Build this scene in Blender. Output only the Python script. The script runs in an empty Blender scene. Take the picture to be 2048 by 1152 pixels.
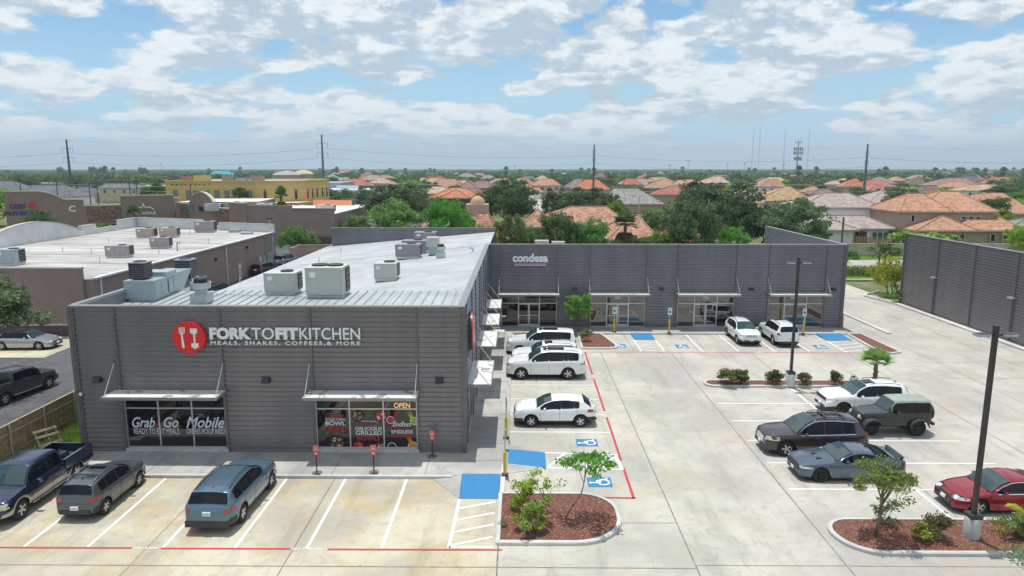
import bpy, math, random
import numpy as np
from mathutils import Vector, Matrix
R = math.radians
PI = math.pi
random.seed(7)
SC = bpy.context.scene
C = SC.collection

# ------------------------------------------------------------------ camera
F = 1390.0
PITCH = math.atan(239 / F)
YAW = R(0.55)
CAMH = 14.0
cam = bpy.data.cameras.new('camera')
cam.sensor_width = 36.0
cam.lens = 36.0 * F / 2048
cam.clip_start = 0.5
cam.clip_end = 40000
camo = bpy.data.objects.new('camera', cam)
C.objects.link(camo)
camo.location = (0, 0, CAMH)
camo.rotation_euler = (R(90) - PITCH, 0, YAW)
SC.camera = camo

# ------------------------------------------------------------------ view
SC.view_settings.view_transform = 'Standard'
SC.view_settings.look = 'None'
SC.view_settings.exposure = 0.08
SC.view_settings.gamma = 1.0
SC.cycles.max_bounces = 6
SC.cycles.transparent_max_bounces = 8
SC.cycles.volume_bounces = 0

# ------------------------------------------------------------------ sun
SUND = Vector((-0.07, 0.155, 1.0)).normalized()      # direction towards the sun
sun = bpy.data.lights.new('sun', 'SUN')
sun.energy = 3.9
sun.angle = R(0.55)
sun.color = (1.0, 0.965, 0.91)
suno = bpy.data.objects.new('sun', sun)
C.objects.link(suno)
suno.rotation_euler = SUND.to_track_quat('Z', 'Y').to_euler()
suno.location = (0, 0, 60)
ELEV = math.asin(SUND.z)
AZ = math.atan2(SUND.x, SUND.y)

# ------------------------------------------------------------------ node helper
class NT:
    def __init__(s, tree):
        s.t = tree
        s.n = tree.nodes
        s.l = tree.links
    def N(s, typ, **kw):
        n = s.n.new(typ)
        for k, v in kw.items():
            if k.startswith('i_'):
                k2 = k[2:]
                k2 = int(k2) if k2.isdigit() else k2.replace('_', ' ')
                s.put(n.inputs[k2], v)
            else:
                setattr(n, k, v)
        return n
    def put(s, inp, v):
        if isinstance(v, bpy.types.NodeSocket):
            s.l.new(v, inp)
        else:
            inp.default_value = v
    def M(s, op, a, b=0.0, c=0.0, clamp=False):
        n = s.n.new('ShaderNodeMath')
        n.operation = op
        n.use_clamp = clamp
        s.put(n.inputs[0], a); s.put(n.inputs[1], b); s.put(n.inputs[2], c)
        return n.outputs[0]
    def mix(s, fac, a, b, mode='MIX'):
        n = s.n.new('ShaderNodeMix')
        n.data_type = 'RGBA'
        n.blend_type = mode
        s.put(n.inputs[0], fac)
        s.put(n.inputs[6], a if not isinstance(a, tuple) else (*a, 1)[:4])
        s.put(n.inputs[7], b if not isinstance(b, tuple) else (*b, 1)[:4])
        return n.outputs[2]
    def ramp(s, fac, lo, hi, ease=True):
        n = s.n.new('ShaderNodeMapRange')
        n.interpolation_type = 'SMOOTHSTEP' if ease else 'LINEAR'
        s.put(n.inputs[0], fac); s.put(n.inputs[1], lo); s.put(n.inputs[2], hi)
        return n.outputs[0]
    def noise(s, vec, scale, detail=4, rough=0.55, dist=0.0):
        n = s.n.new('ShaderNodeTexNoise')
        if vec is not None: s.l.new(vec, n.inputs['Vector'])
        n.inputs['Scale'].default_value = scale
        n.inputs['Detail'].default_value = detail
        n.inputs['Roughness'].default_value = rough
        n.inputs['Distortion'].default_value = dist
        return n.outputs[0]

# ------------------------------------------------------------------ world: Nishita sky with cloud deck
W = bpy.data.worlds.new('World')
SC.world = W
W.use_nodes = True
w = NT(W.node_tree)
w.n.clear()
sky = w.N('ShaderNodeTexSky', sky_type='NISHITA', sun_disc=False, sun_elevation=ELEV, sun_rotation=AZ,
          air_density=1.0, dust_density=0.6, ozone_density=2.2)
tc = w.N('ShaderNodeTexCoord').outputs['Generated']
sp = w.N('ShaderNodeSeparateXYZ', i_0=tc)
x, y, z = sp.outputs
az = w.M('ARCTAN2', x, y)
ez = w.M('MAXIMUM', z, 0.0)
# perspective of a flat cloud deck, softened so the clouds keep height near the horizon
ev = w.M('DIVIDE', ez, w.M('ADD', ez, 0.42))
def cvec(dv, du=0.0, sx=5.6, sy=10.5):
    return w.N('ShaderNodeCombineXYZ', i_0=w.M('MULTIPLY', w.M('ADD', az, du), sx),
               i_1=w.M('MULTIPLY', w.M('ADD', ev, dv), sy), i_2=3.7).outputs[0]
def dens(dv, du=0.0):
    v = cvec(dv, du)
    big = w.noise(v, 1.25, 2, 0.5)
    bil = w.noise(v, 2.7, 12, 0.60, 0.0)
    return w.M('ADD', w.M('MULTIPLY', big, 0.66), w.M('MULTIPLY', bil, 0.36))
d0 = dens(0.0)
d1 = dens(0.030, -0.010)
d2 = dens(0.075, -0.020)
cover = w.ramp(d0, 0.432, 0.490)
thick = w.ramp(d2, 0.48, 0.60)                             # cloud above: grey base
edge = w.ramp(w.M('SUBTRACT', d0, d1), -0.05, 0.045)      # lit tops
fine = w.noise(cvec(0), 4.6, 8, 0.60)
fin2 = w.noise(cvec(0.030, -0.016), 4.6, 8, 0.60)
rel = w.ramp(w.M('SUBTRACT', fine, fin2), -0.14, 0.14, False)
shade = w.M('ADD', w.M('MULTIPLY', edge, 0.50), w.M('MULTIPLY', rel, 0.72))
shade = w.M('SUBTRACT', w.M('ADD', shade, 0.0), w.M('MULTIPLY', thick, 0.42), clamp=True)
ccol = w.mix(w.ramp(shade, 0.05, 0.95), (4.3, 5.2, 6.0), (8.1, 8.35, 8.45))
skyc = w.mix(1.0, sky.outputs[0], (0.78, 1.04, 1.14), 'MULTIPLY')
skyc = w.mix(w.ramp(z, 0.20, 0.02), skyc, (3.9, 6.2, 7.9))
hz = w.ramp(z, 0.060, 0.0)
cv = w.M('MULTIPLY', cover, w.M('SUBTRACT', 1.0, w.M('MULTIPLY', hz, 0.88)))
cv = w.M('MULTIPLY', cv, 0.92)
col = w.mix(cv, skyc, ccol)
col = w.mix(w.M('MULTIPLY', w.ramp(z, 0.070, 0.0), 0.7), col, (4.25, 6.1, 7.35))
col = w.mix(w.ramp(z, 0.0, -0.02), col, (3.0, 3.3, 3.0))
bg = w.N('ShaderNodeBackground', i_0=col, i_1=0.113)
wo = w.N('ShaderNodeOutputWorld')
w.l.new(bg.outputs[0], wo.inputs[0])

# ------------------------------------------------------------------ pixel -> world (photograph is 2048 wide)
def ray(px, py):
    u = (px - 1024) / F; v = (py - 576) / F
    fy = math.cos(PITCH) - v * math.sin(PITCH)
    dz = -(math.sin(PITCH) + v * math.cos(PITCH))
    c, s = math.cos(YAW), math.sin(YAW)
    return (u * c - fy * s, u * s + fy * c, dz)
def G(px, py, z=0.0):
    r = ray(px, py); t = (z - CAMH) / r[2]
    return (r[0] * t, r[1] * t)
def atY(px, py, Y):
    r = ray(px, py); t = Y / r[1]
    return (r[0] * t, CAMH + r[2] * t)

# ------------------------------------------------------------------ materials
MATS = {}
def base_mat(name):
    m = bpy.data.materials.new(name)
    m.use_nodes = True
    t = NT(m.node_tree)
    b = m.node_tree.nodes['Principled BSDF']
    MATS[name] = m
    return m, t, b
def mat(name, col, rough=0.6, metal=0.0, var=0.12, scale=3.0, bump=0.0, bscale=40, spec=0.5, ior=None, coat=0.0, emit=None):
    """plain surface with a little procedural colour variation"""
    if name in MATS: return MATS[name]
    m, t, b = base_mat(name)
    if var > 0:
        co = t.N('ShaderNodeTexCoord').outputs['Object']
        n = t.noise(co, scale, 5, 0.6)
        k = t.ramp(n, 0.3, 0.7)
        lo = tuple(c * (1 - var) for c in col); hi = tuple(min(1, c * (1 + var)) for c in col)
        t.put(b.inputs['Base Color'], t.mix(k, lo, hi))
    else:
        b.inputs['Base Color'].default_value = (*col, 1)
    b.inputs['Roughness'].default_value = rough
    b.inputs['Metallic'].default_value = metal
    b.inputs['Specular IOR Level'].default_value = spec
    if ior: b.inputs['IOR'].default_value = ior
    if coat:
        b.inputs['Coat Weight'].default_value = coat
        b.inputs['Coat Roughness'].default_value = 0.06
    if bump:
        co = t.N('ShaderNodeTexCoord').outputs['Object']
        bn = t.N('ShaderNodeBump', i_Strength=bump, i_Distance=0.02, i_Height=t.noise(co, bscale, 4, 0.6))
        t.l.new(bn.outputs[0], b.inputs['Normal'])
    if emit:
        b.inputs['Emission Color'].default_value = (*emit[0], 1)
        b.inputs['Emission Strength'].default_value = emit[1]
    return m

def concrete(name, light, dark, warm, warm_amt, rough=0.85):
    if name in MATS: return MATS[name]
    m, t, b = base_mat(name)
    P = t.N('ShaderNodeNewGeometry').outputs['Position']
    n1 = t.noise(P, 0.16, 6, 0.62, 0.4)
    n2 = t.noise(P, 0.42, 7, 0.66, 0.6)
    st = t.N('ShaderNodeMapping', i_Vector=P, i_Scale=(1.1, 0.13, 1)).outputs[0]
    n3 = t.noise(st, 1.1, 6, 0.65)
    n4 = t.noise(P, 14, 3, 0.7)
    n5 = t.noise(P, 1.5, 6, 0.7, 0.8)
    c = t.mix(t.ramp(n1, 0.38, 0.60), dark, light)
    c = t.mix(t.M('MULTIPLY', t.ramp(n2, 0.46, 0.66), warm_amt), c, warm)
    c = t.mix(t.M('MULTIPLY', t.ramp(n3, 0.50, 0.70), 0.38), c, tuple(k * 0.66 for k in dark))
    c = t.mix(t.M('MULTIPLY', t.ramp(n5, 0.50, 0.70), 0.45), c, tuple(k * 0.70 for k in dark))
    c = t.mix(t.M('MULTIPLY', t.ramp(n4, 0.42, 0.72), 0.16), c, tuple(k * 0.6 for k in dark))
    sp_ = t.N('ShaderNodeTexVoronoi', feature='F1', i_Vector=P, i_Scale=0.9).outputs[0]
    c = t.mix(t.M('MULTIPLY', t.ramp(sp_, 0.055, 0.02), 0.55), c, (0.12, 0.11, 0.10))
    t.put(b.inputs['Base Color'], c)
    b.inputs['Roughness'].default_value = rough
    b.inputs['Specular IOR Level'].default_value = 0.25
    bn = t.N('ShaderNodeBump', i_Strength=0.25, i_Distance=0.01, i_Height=t.noise(P, 35, 4, 0.7))
    t.l.new(bn.outputs[0], b.inputs['Normal'])
    return m

def ground_mat(name, cols, scale, rough=0.95, fine=6.0):
    if name in MATS: return MATS[name]
    m, t, b = base_mat(name)
    P = t.N('ShaderNodeNewGeometry').outputs['Position']
    a = t.mix(t.ramp(t.noise(P, scale, 6, 0.65), 0.38, 0.6), cols[0], cols[1])
    a = t.mix(t.ramp(t.noise(P, scale * 4.3, 5, 0.65), 0.48, 0.7), a, cols[2])
    a = t.mix(t.M('MULTIPLY', t.ramp(t.noise(P, fine, 4, 0.7), 0.4, 0.7), 0.45), a, tuple(k * 0.55 for k in cols[0]))
    t.put(b.inputs['Base Color'], a)
    b.inputs['Roughness'].default_value = rough
    b.inputs['Specular IOR Level'].default_value = 0.1
    bn = t.N('ShaderNodeBump', i_Strength=0.6, i_Distance=0.04, i_Height=t.noise(P, fine * 2, 4, 0.7))
    t.l.new(bn.outputs[0], b.inputs['Normal'])
    return m

def tile_mat(name, c1, c2, c3, rib=0.30, course=0.34, depth=0.5):
    """clay tile roof: courses down the slope, barrels across it, tile-to-tile colour changes"""
    if name in MATS: return MATS[name]
    m, t, b = base_mat(name)
    g = t.N('ShaderNodeNewGeometry')
    P = g.outputs['Position']; Nn = g.outputs['True Normal']
    cr = t.N('ShaderNodeVectorMath', operation='CROSS_PRODUCT', i_0=(0, 0, 1), i_1=Nn)
    un = t.N('ShaderNodeVectorMath', operation='NORMALIZE', i_0=cr.outputs[0])
    u = t.N('ShaderNodeVectorMath', operation='DOT_PRODUCT', i_0=P, i_1=un.outputs[0]).outputs['Value']
    dn = t.N('ShaderNodeVectorMath', operation='CROSS_PRODUCT', i_0=Nn, i_1=un.outputs[0])
    v = t.N('ShaderNodeVectorMath', operation='DOT_PRODUCT', i_0=P, i_1=dn.outputs[0]).outputs['Value']
    uu = t.M('DIVIDE', u, rib); vv = t.M('DIVIDE', v, course)
    fu = t.M('FRACT', uu); fv = t.M('FRACT', vv)
    cell = t.N('ShaderNodeCombineXYZ', i_0=t.M('FLOOR', uu), i_1=t.M('FLOOR', vv))
    wn = t.N('ShaderNodeTexWhiteNoise', noise_dimensions='2D', i_Vector=cell.outputs[0]).outputs[0]
    c = t.mix(t.ramp(wn, 0.2, 0.8), c1, c2)
    c = t.mix(t.M('GREATER_THAN', wn, 0.70), c, c3)
    c = t.mix(t.M('MULTIPLY', t.ramp(t.noise(P, 0.6, 5, 0.6), 0.45, 0.75), 0.35), c, tuple(k * 0.6 for k in c1))
    arch = t.M('SINE', t.M('MULTIPLY', fu, PI))
    hgt = t.M('ADD', arch, t.M('MULTIPLY', fv, 0.6))
    bn = t.N('ShaderNodeBump', i_Strength=depth, i_Distance=0.08, i_Height=hgt)
    t.l.new(bn.outputs[0], b.inputs['Normal'])
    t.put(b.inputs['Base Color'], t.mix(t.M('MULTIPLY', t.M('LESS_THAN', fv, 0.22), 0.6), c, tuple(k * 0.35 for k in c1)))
    b.inputs['Roughness'].default_value = 0.85
    b.inputs['Specular IOR Level'].default_value = 0.2
    return m

def leaf_mat(name, dark, light, scale=0.5, trans=0.32):
    if name in MATS: return MATS[name]
    m, t, b = base_mat(name)
    P = t.N('ShaderNodeNewGeometry').outputs['Position']
    k = t.ramp(t.noise(P, scale, 4, 0.6), 0.36, 0.66)
    k2 = t.ramp(t.noise(P, scale * 9, 2, 0.6), 0.35, 0.7)
    oi = t.N('ShaderNodeObjectInfo').outputs['Random']
    c = t.mix(t.M('ADD', t.M('MULTIPLY', k, 0.55), t.M('MULTIPLY', k2, 0.45)), dark, light)
    hs = t.N('ShaderNodeHueSaturation', i_Hue=t.M('ADD', 0.485, t.M('MULTIPLY', oi, 0.03)), i_Saturation=t.M('ADD', 0.85, t.M('MULTIPLY', oi, 0.25)),
             i_Value=t.M('ADD', 0.78, t.M('MULTIPLY', t.M('FRACT', t.M('MULTIPLY', oi, 7.3)), 0.5)), i_Color=c)
    t.put(b.inputs['Base Color'], hs.outputs[0])
    b.inputs['Roughness'].default_value = 0.62
    b.inputs['Specular IOR Level'].default_value = 0.25
    tr = t.N('ShaderNodeBsdfTranslucent', i_0=hs.outputs[0])
    mx = t.N('ShaderNodeMixShader', i_0=trans, i_1=b.outputs[0], i_2=tr.outputs[0])
    out = t.n['Material Output']
    t.l.new(mx.outputs[0], out.inputs[0])
    return m

def glass_mat(name, col, ior=1.9, rough=0.03):
    return mat(name, col, rough, 0.0, 0.0, ior=ior, spec=0.5)

# ------------------------------------------------------------------ object helpers
def tag(o, label=None, cat=None, group=None, kind=None):
    if label: o['label'] = label
    if cat: o['category'] = cat
    if group: o['group'] = group
    if kind: o['kind'] = kind
    return o
def thing(name, label, cat, loc=(0, 0, 0), rz=0.0, group=None, kind=None):
    o = bpy.data.objects.new(name, None)
    o.empty_display_size = 0.3
    C.objects.link(o)
    o.location = loc
    o.rotation_euler = (0, 0, rz)
    return tag(o, label, cat, group, kind)
def dup(root, loc, rz=None, label=None, scale=None, group=None):
    r = root.copy(); C.objects.link(r); r.location = loc
    if rz is not None: r.rotation_euler = (0, 0, rz)
    if scale: r.scale = scale if isinstance(scale, tuple) else (scale,) * 3
    if label: r['label'] = label
    if group: r['group'] = group
    for ch in list(root.children):
        c = ch.copy(); C.objects.link(c); c.parent = r
        for g in ch.children:
            d = g.copy(); C.objects.link(d); d.parent = c
    return r

class MB:
    def __init__(s):
        s.v = []; s.f = []; s.m = []; s.mats = []
    def mi(s, m):
        if m is None: return 0
        if m not in s.mats: s.mats.append(m)
        return s.mats.index(m)
    def poly(s, pts, m=None):
        k = len(s.v); s.v += [tuple(p) for p in pts]
        s.f.append(tuple(range(k, k + len(pts)))); s.m.append(s.mi(m))
    def mesh(s, vs, fs, m=None):
        k = len(s.v); s.v += [tuple(p) for p in vs]; q = s.mi(m)
        for f in fs:
            s.f.append(tuple(i + k for i in f)); s.m.append(q)
    def box(s, x0, x1, y0, y1, z0, z1, m=None):
        if x0 > x1: x0, x1 = x1, x0
        if y0 > y1: y0, y1 = y1, y0
        if z0 > z1: z0, z1 = z1, z0
        s.mesh([(x0, y0, z0), (x1, y0, z0), (x1, y1, z0), (x0, y1, z0), (x0, y0, z1), (x1, y0, z1), (x1, y1, z1), (x0, y1, z1)],
               [(0, 3, 2, 1), (4, 5, 6, 7), (0, 1, 5, 4), (1, 2, 6, 5), (2, 3, 7, 6), (3, 0, 4, 7)], m)
    def cbox(s, c, h, m=None, rz=0.0):
        """box centred at c with half sizes h, turned rz"""
        cs, sn = math.cos(rz), math.sin(rz)
        vs = []
        for dz in (-1, 1):
            for dx, dy in ((-1, -1), (1, -1), (1, 1), (-1, 1)):
                X, Y = dx * h[0], dy * h[1]
                vs.append((c[0] + X * cs - Y * sn, c[1] + X * sn + Y * cs, c[2] + dz * h[2]))
        s.mesh(vs, [(0, 3, 2, 1), (4, 5, 6, 7), (0, 1, 5, 4), (1, 2, 6, 5), (2, 3, 7, 6), (3, 0, 4, 7)], m)
    def prism(s, pts, z0, z1, m=None, top=None):
        """vertical prism over a plan polygon (counter-clockwise)"""
        n = len(pts)
        vs = [(p[0], p[1], z0) for p in pts] + [(p[0], p[1], z1) for p in pts]
        s.mesh(vs, [(i, (i + 1) % n, n + (i + 1) % n, n + i) for i in range(n)], m)
        s.mesh(vs[n:], [tuple(range(n))], top or m)
        s.mesh(vs[:n], [tuple(reversed(range(n)))], m)
    def cyl(s, p0, p1, r0, r1=None, n=12, m=None, caps=True):
        r1 = r0 if r1 is None else r1
        a = Vector(p0); b = Vector(p1); d = (b - a)
        q = d.to_track_quat('Z', 'Y')
        vs = []
        for p, r in ((a, r0), (b, r1)):
            for i in range(n):
                t = 2 * PI * i / n
                vs.append(tuple(p + q @ Vector((r * math.cos(t), r * math.sin(t), 0))))
        fs = [(i, (i + 1) % n, n + (i + 1) % n, n + i) for i in range(n)]
        if caps: fs += [tuple(reversed(range(n))), tuple(range(n, 2 * n))]
        s.mesh(vs, fs, m)
    def tube(s, pts, r, n=6, m=None):
        for i in range(len(pts) - 1):
            ra = r[i] if isinstance(r, (list, tuple)) else r
            rb = r[i + 1] if isinstance(r, (list, tuple)) else r
            s.cyl(pts[i], pts[i + 1], ra, rb, n, m)
    def lathe(s, prof, n=16, m=None, c=(0, 0, 0), axis='z'):
        vs = []; k = len(prof)
        for i in range(n):
            t = 2 * PI * i / n
            for r, h in prof:
                if axis == 'z': vs.append((c[0] + r * math.cos(t), c[1] + r * math.sin(t), c[2] + h))
                else: vs.append((c[0] + r * math.cos(t), c[1] + h, c[2] + r * math.sin(t)))
        fs = []
        for i in range(n):
            j = (i + 1) % n
            for a in range(k - 1):
                f = (i * k + a, j * k + a, j * k + a + 1, i * k + a + 1)
                fs.append(f if axis == 'z' else tuple(reversed(f)))
        s.mesh(vs, fs, m)
    def build(s, name, parent=None, m=None, org=None, smooth=False, label=None, cat=None, group=None, kind=None, local=False):
        if not s.v: return None
        me = bpy.data.meshes.new(name)
        v = np.array(s.v, dtype=np.float64)
        if parent is not None and not local:
            o_ = parent; off = Vector((0, 0, 0))
            while o_ is not None:
                off += o_.location; o_ = o_.parent
            org = tuple(off)
        if parent is None and org is None:
            org = (float((v[:, 0].min() + v[:, 0].max()) / 2), float((v[:, 1].min() + v[:, 1].max()) / 2), float(v[:, 2].min()))
        if org is not None and not local:
            v = v - np.array(org)
        me.from_pydata([tuple(p) for p in v], [], s.f)
        ms = s.mats if s.mats else [m]
        for q in ms: me.materials.append(q)
        if len(ms) > 1:
            me.polygons.foreach_set('material_index', s.m)
        if smooth:
            me.polygons.foreach_set('use_smooth', [True] * len(me.polygons))
            if smooth != 'all':
                me.set_sharp_from_angle(angle=R(38))
        me.update()
        o = bpy.data.objects.new(name, me)
        C.objects.link(o)
        if parent is not None: o.parent = parent
        elif org is not None and not local: o.location = org
        return tag(o, label, cat, group, kind)

def text_geo(txt, size, extrude=0.02, off=0.0, shear=0.0, sx=1.0, align='CENTER', spacing=1.0):
    cu = bpy.data.curves.new('t', 'FONT')
    cu.body = txt; cu.size = size; cu.extrude = extrude; cu.offset = off; cu.shear = shear
    cu.align_x = align; cu.align_y = 'CENTER'; cu.space_character = spacing
    cu.resolution_u = 3
    ob = bpy.data.objects.new('t', cu)
    C.objects.link(ob)
    dg = bpy.context.evaluated_depsgraph_get()
    me = bpy.data.meshes.new_from_object(ob.evaluated_get(dg))
    vs = [(v.co.x * sx, v.co.y, v.co.z) for v in me.vertices]
    fs = [tuple(p.vertices) for p in me.polygons]
    bpy.data.objects.remove(ob); bpy.data.curves.remove(cu); bpy.data.meshes.remove(me)
    return vs, fs
def fit_text(txt, width, height, ext, **kw):
    """text scaled so its ink fills width x height, centred on 0"""
    vs, fs = text_geo(txt, 1.0, extrude=0.5, **kw)
    xs = [v[0] for v in vs]; ys = [v[1] for v in vs]
    cx, cy = (min(xs) + max(xs)) / 2, (min(ys) + max(ys)) / 2
    ax = width / (max(xs) - min(xs)); ay = height / (max(ys) - min(ys))
    return [((v[0] - cx) * ax, (v[1] - cy) * ay, v[2] * ext) for v in vs], fs
def wall_text(mb, geo, x, z, Y, m):
    """put text geometry on a wall that faces -Y, its back at Y"""
    vs, fs = geo
    h = max(v[2] for v in vs)
    mb.mesh([(x + v[0], Y - h - v[2], z + v[1]) for v in vs], fs, m)
# ================================================================== ground, pavements, paint
M_terr = ground_mat('terrain', ((0.10, 0.13, 0.045), (0.17, 0.19, 0.08), (0.26, 0.23, 0.15)), 0.02, fine=0.5)
M_grass = ground_mat('lawn', ((0.10, 0.20, 0.03), (0.17, 0.29, 0.05), (0.22, 0.26, 0.09)), 0.5, fine=5)
M_asph = ground_mat('asphalt', ((0.095, 0.097, 0.105), (0.125, 0.127, 0.135), (0.15, 0.15, 0.15)), 0.3, rough=0.9, fine=9)
M_conA = concrete('concrete_warm', (0.54, 0.50, 0.385), (0.385, 0.36, 0.295), (0.46, 0.35, 0.185), 0.68)
M_conB = concrete('concrete_grey', (0.50, 0.485, 0.42), (0.375, 0.37, 0.335), (0.43, 0.365, 0.255), 0.5)
M_conC = concrete('concrete_drive', (0.485, 0.465, 0.42), (0.375, 0.36, 0.335), (0.41, 0.345, 0.265), 0.45)
M_walk = concrete('concrete_walk', (0.49, 0.475, 0.44), (0.33, 0.325, 0.31), (0.36, 0.34, 0.30), 0.3)
M_kerb = concrete('concrete_kerb', (0.60, 0.60, 0.57), (0.48, 0.48, 0.47), (0.5, 0.46, 0.38), 0.2)
M_joint = mat('joint', (0.19, 0.18, 0.165), 0.9, var=0.3)
def paint_mat(name, col, wear):
    m, t, b = base_mat(name)
    P = t.N('ShaderNodeNewGeometry').outputs['Position']
    k = t.ramp(t.noise(P, 5.0, 6, 0.7), 0.58, 0.75)
    t.put(b.inputs['Base Color'], t.mix(t.M('MULTIPLY', k, wear), col, (0.42, 0.40, 0.36)))
    b.inputs['Roughness'].default_value = 0.7
    b.inputs['Specular IOR Level'].default_value = 0.3
    return m
M_white = paint_mat('paint_white', (0.76, 0.76, 0.74), 0.7)
M_red = paint_mat('paint_red', (0.44, 0.055, 0.07), 0.7)
M_blue = paint_mat('paint_blue', (0.035, 0.195, 0.41), 0.5)
def mulch_mat():
    m, t, b = base_mat('mulch')
    P = t.N('ShaderNodeNewGeometry').outputs['Position']
    vo = t.N('ShaderNodeTexVoronoi', feature='F1', i_Vector=P, i_Scale=24.0)
    n = t.N('ShaderNodeSeparateColor', i_0=vo.outputs['Color']).outputs[0]
    c = t.mix(n, (0.12, 0.045, 0.033), (0.28, 0.105, 0.072))
    c = t.mix(t.M('GREATER_THAN', n, 0.93), c, (0.40, 0.28, 0.20))
    c = t.mix(t.M('MULTIPLY', t.ramp(t.noise(P, 1.4, 4, 0.6), 0.52, 0.7), 0.5), c, (0.20, 0.17, 0.09))
    t.put(b.inputs['Base Color'], c)
    b.inputs['Roughness'].default_value = 0.95
    bn = t.N('ShaderNodeBump', i_Strength=1.0, i_Distance=0.05, i_Height=vo.outputs['Distance'])
    t.l.new(bn.outputs[0], b.inputs['Normal'])
    return m
M_mulch = mulch_mat()

def sheet(name, polys, z, m, kind='structure'):
    mb = MB()
    for p in polys:
        if len(p) == 4 and not isinstance(p[0], tuple):
            x0, x1, y0, y1 = p
            p = [(x0, y0), (x1, y0), (x1, y1), (x0, y1)]
        mb.poly([(a, b, z) for a, b in p], m)
    return mb.build(name, kind=kind)

# terrain sheet to the horizon, denser grid near the middle
mb = MB()
e = [-16000, -4000, -1200, -300, 0, 300, 1200, 4000, 16000]
for i in range(8):
    for j in range(8):
        mb.poly([(e[i], e[j], -0.12), (e[i + 1], e[j], -0.12), (e[i + 1], e[j + 1], -0.12), (e[i], e[j + 1], -0.12)], M_terr)
mb.build('ground', kind='structure')

sheet('asphalt_road', [(-75, -24.6, 5, 50.2), (-35.6, -24.6, 50.2, 112), (-75, -35.6, 112, 128)], -0.03, M_asph)
sheet('car_park', [(-24.6, -0.75, 8, 30.2)], 0.0, M_conA)
sheet('concrete_pavement', [(-0.75, 8.9, 8, 60.3)], 0.0, M_conB).name = 'car_park'
sheet('concrete_pavement', [(8.9, 70, 8, 60.3), (28.4, 40.2, 60.3, 87.4)], 0.0, M_conC).name = 'car_park'
sheet('pavement', [(-75, -35.6, 50.2, 57.3)], 0.0, M_conA)
sheet('car_park', [(-21.7, 70, 87.4, 90)], -0.05, M_conC)

# pavement slabs round the building, real 0.13 m step
mb = MB()
mb.box(-21.6, -2.62, 29.95, 32.7, 0, 0.13, M_walk)
mb.box(-2.62, -0.66, 30.1, 60.5, 0, 0.13, M_walk)
mb.box(-0.66, 28.4, 58.15, 60.5, 0, 0.13, M_walk)
mb.build('sidewalk', kind='structure')
# kerb lip along the walk, slightly proud
mb = MB()
mb.box(-21.62, -3.0, 29.80, 29.96, 0, 0.134, M_kerb)
mb.box(-0.66, -0.50, 32.95, 58.0, 0, 0.134, M_walk)
mb.box(-0.80, -0.60, 28.3, 31.2, 0, 0.134, M_kerb)
mb.box(4.9, 28.0, 58.0, 58.16, 0, 0.134, M_kerb)
mb.build('kerb', kind='structure')

# joints
mb = MB()
def strip(mb, pts, wd, z, m):
    for (x0, y0), (x1, y1) in zip(pts[:-1], pts[1:]):
        d = math.hypot(x1 - x0, y1 - y0); nx, ny = -(y1 - y0) / d * wd / 2, (x1 - x0) / d * wd / 2
        mb.poly([(x0 + nx, y0 + ny, z), (x0 - nx, y0 - ny, z), (x1 - nx, y1 - ny, z), (x1 + nx, y1 + ny, z)], m)
for xx in (6.35, 11.75, 17.9, 25.2, 30.6, 36.0): strip(mb, [(xx, 9), (xx, 52.0 if xx < 28 else 86)], 0.05, 0.004, M_joint)
for yy in (22.7, 16.0): strip(mb, [(-24, yy), (6.3, yy)], 0.05, 0.005, M_joint)
strip(mb, [(6.4, 22.9), (40, 22.9)], 0.04, 0.005, M_joint)
strip(mb, [(-0.75, 9), (-0.75, 24.1)], 0.06, 0.006, M_joint)
strip(mb, [(4.15, 25.9), (6.3, 25.9)], 0.04, 0.005, M_joint)
strip(mb, [(-13.9, 9), (-13.9, 29.8)], 0.035, 0.004, M_joint)
strip(mb, [(-8.4, 9), (-8.4, 29.8)], 0.045, 0.004, M_joint)
for yy in (49.5, 45.6, 66.5, 75.0): strip(mb, [(28.6, yy), (39.6, yy)], 0.04, 0.005, M_joint)
strip(mb, [(-3.9, 29.8), (-2.55, 27.95)], 0.035, 0.005, M_joint)
strip(mb, [(-0.5, 31.0), (1.35, 31.0)], 0.03, 0.005, M_joint)
for xx in (9.0, 14.0, 20.3): strip(mb, [(xx, 52.6), (xx, 58)], 0.04, 0.004, M_joint)
for k in range(5): strip(mb, [(-21.5 + k * 4.3, 29.97), (-21.5 + k * 4.3, 32.5)], 0.03, 0.136, M_joint)
for k in range(14): strip(mb, [(-2.55, 31.6 + k * 2.1), (-0.7, 31.6 + k * 2.1)], 0.03, 0.136, M_joint)
for k in range(12): strip(mb, [(1 + k * 2.3, 58.2), (1 + k * 2.3, 60.3)], 0.03, 0.136, M_joint)
strip(mb, [(-0.9, 30.1), (-2.6, 30.1)], 0.03, 0.136, M_joint)
mb.build('pavement_joints', kind='structure')

# painted bay lines
mb = MB(); ZP = 0.009
for xx, y0 in ((-18.55, 23.9), (-16.15, 23.9), (-13.3, 23.9), (-10.6, 23.9), (-7.9, 23.9), (-5.1, 23.9)):
    strip(mb, [(xx, y0), (xx, 29.75)], 0.12, ZP, M_white)
strip(mb, [(-2.6, 23.95), (-2.52, 27.85)], 0.13, ZP, M_white)
strip(mb, [(-2.6, 24.02), (-0.95, 24.02)], 0.13, ZP, M_white)
for k in range(4):
    y0 = 24.15 + k * 0.95
    strip(mb, [(-2.5, y0), (-0.98, y0 + 0.62)], 0.12, ZP + 0.001, M_white)
for yy in (35.6, 38.3, 41.05, 43.85, 46.6, 49.3):
    strip(mb, [(-0.45, yy), (4.95, yy)], 0.10, ZP, M_white)
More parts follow.
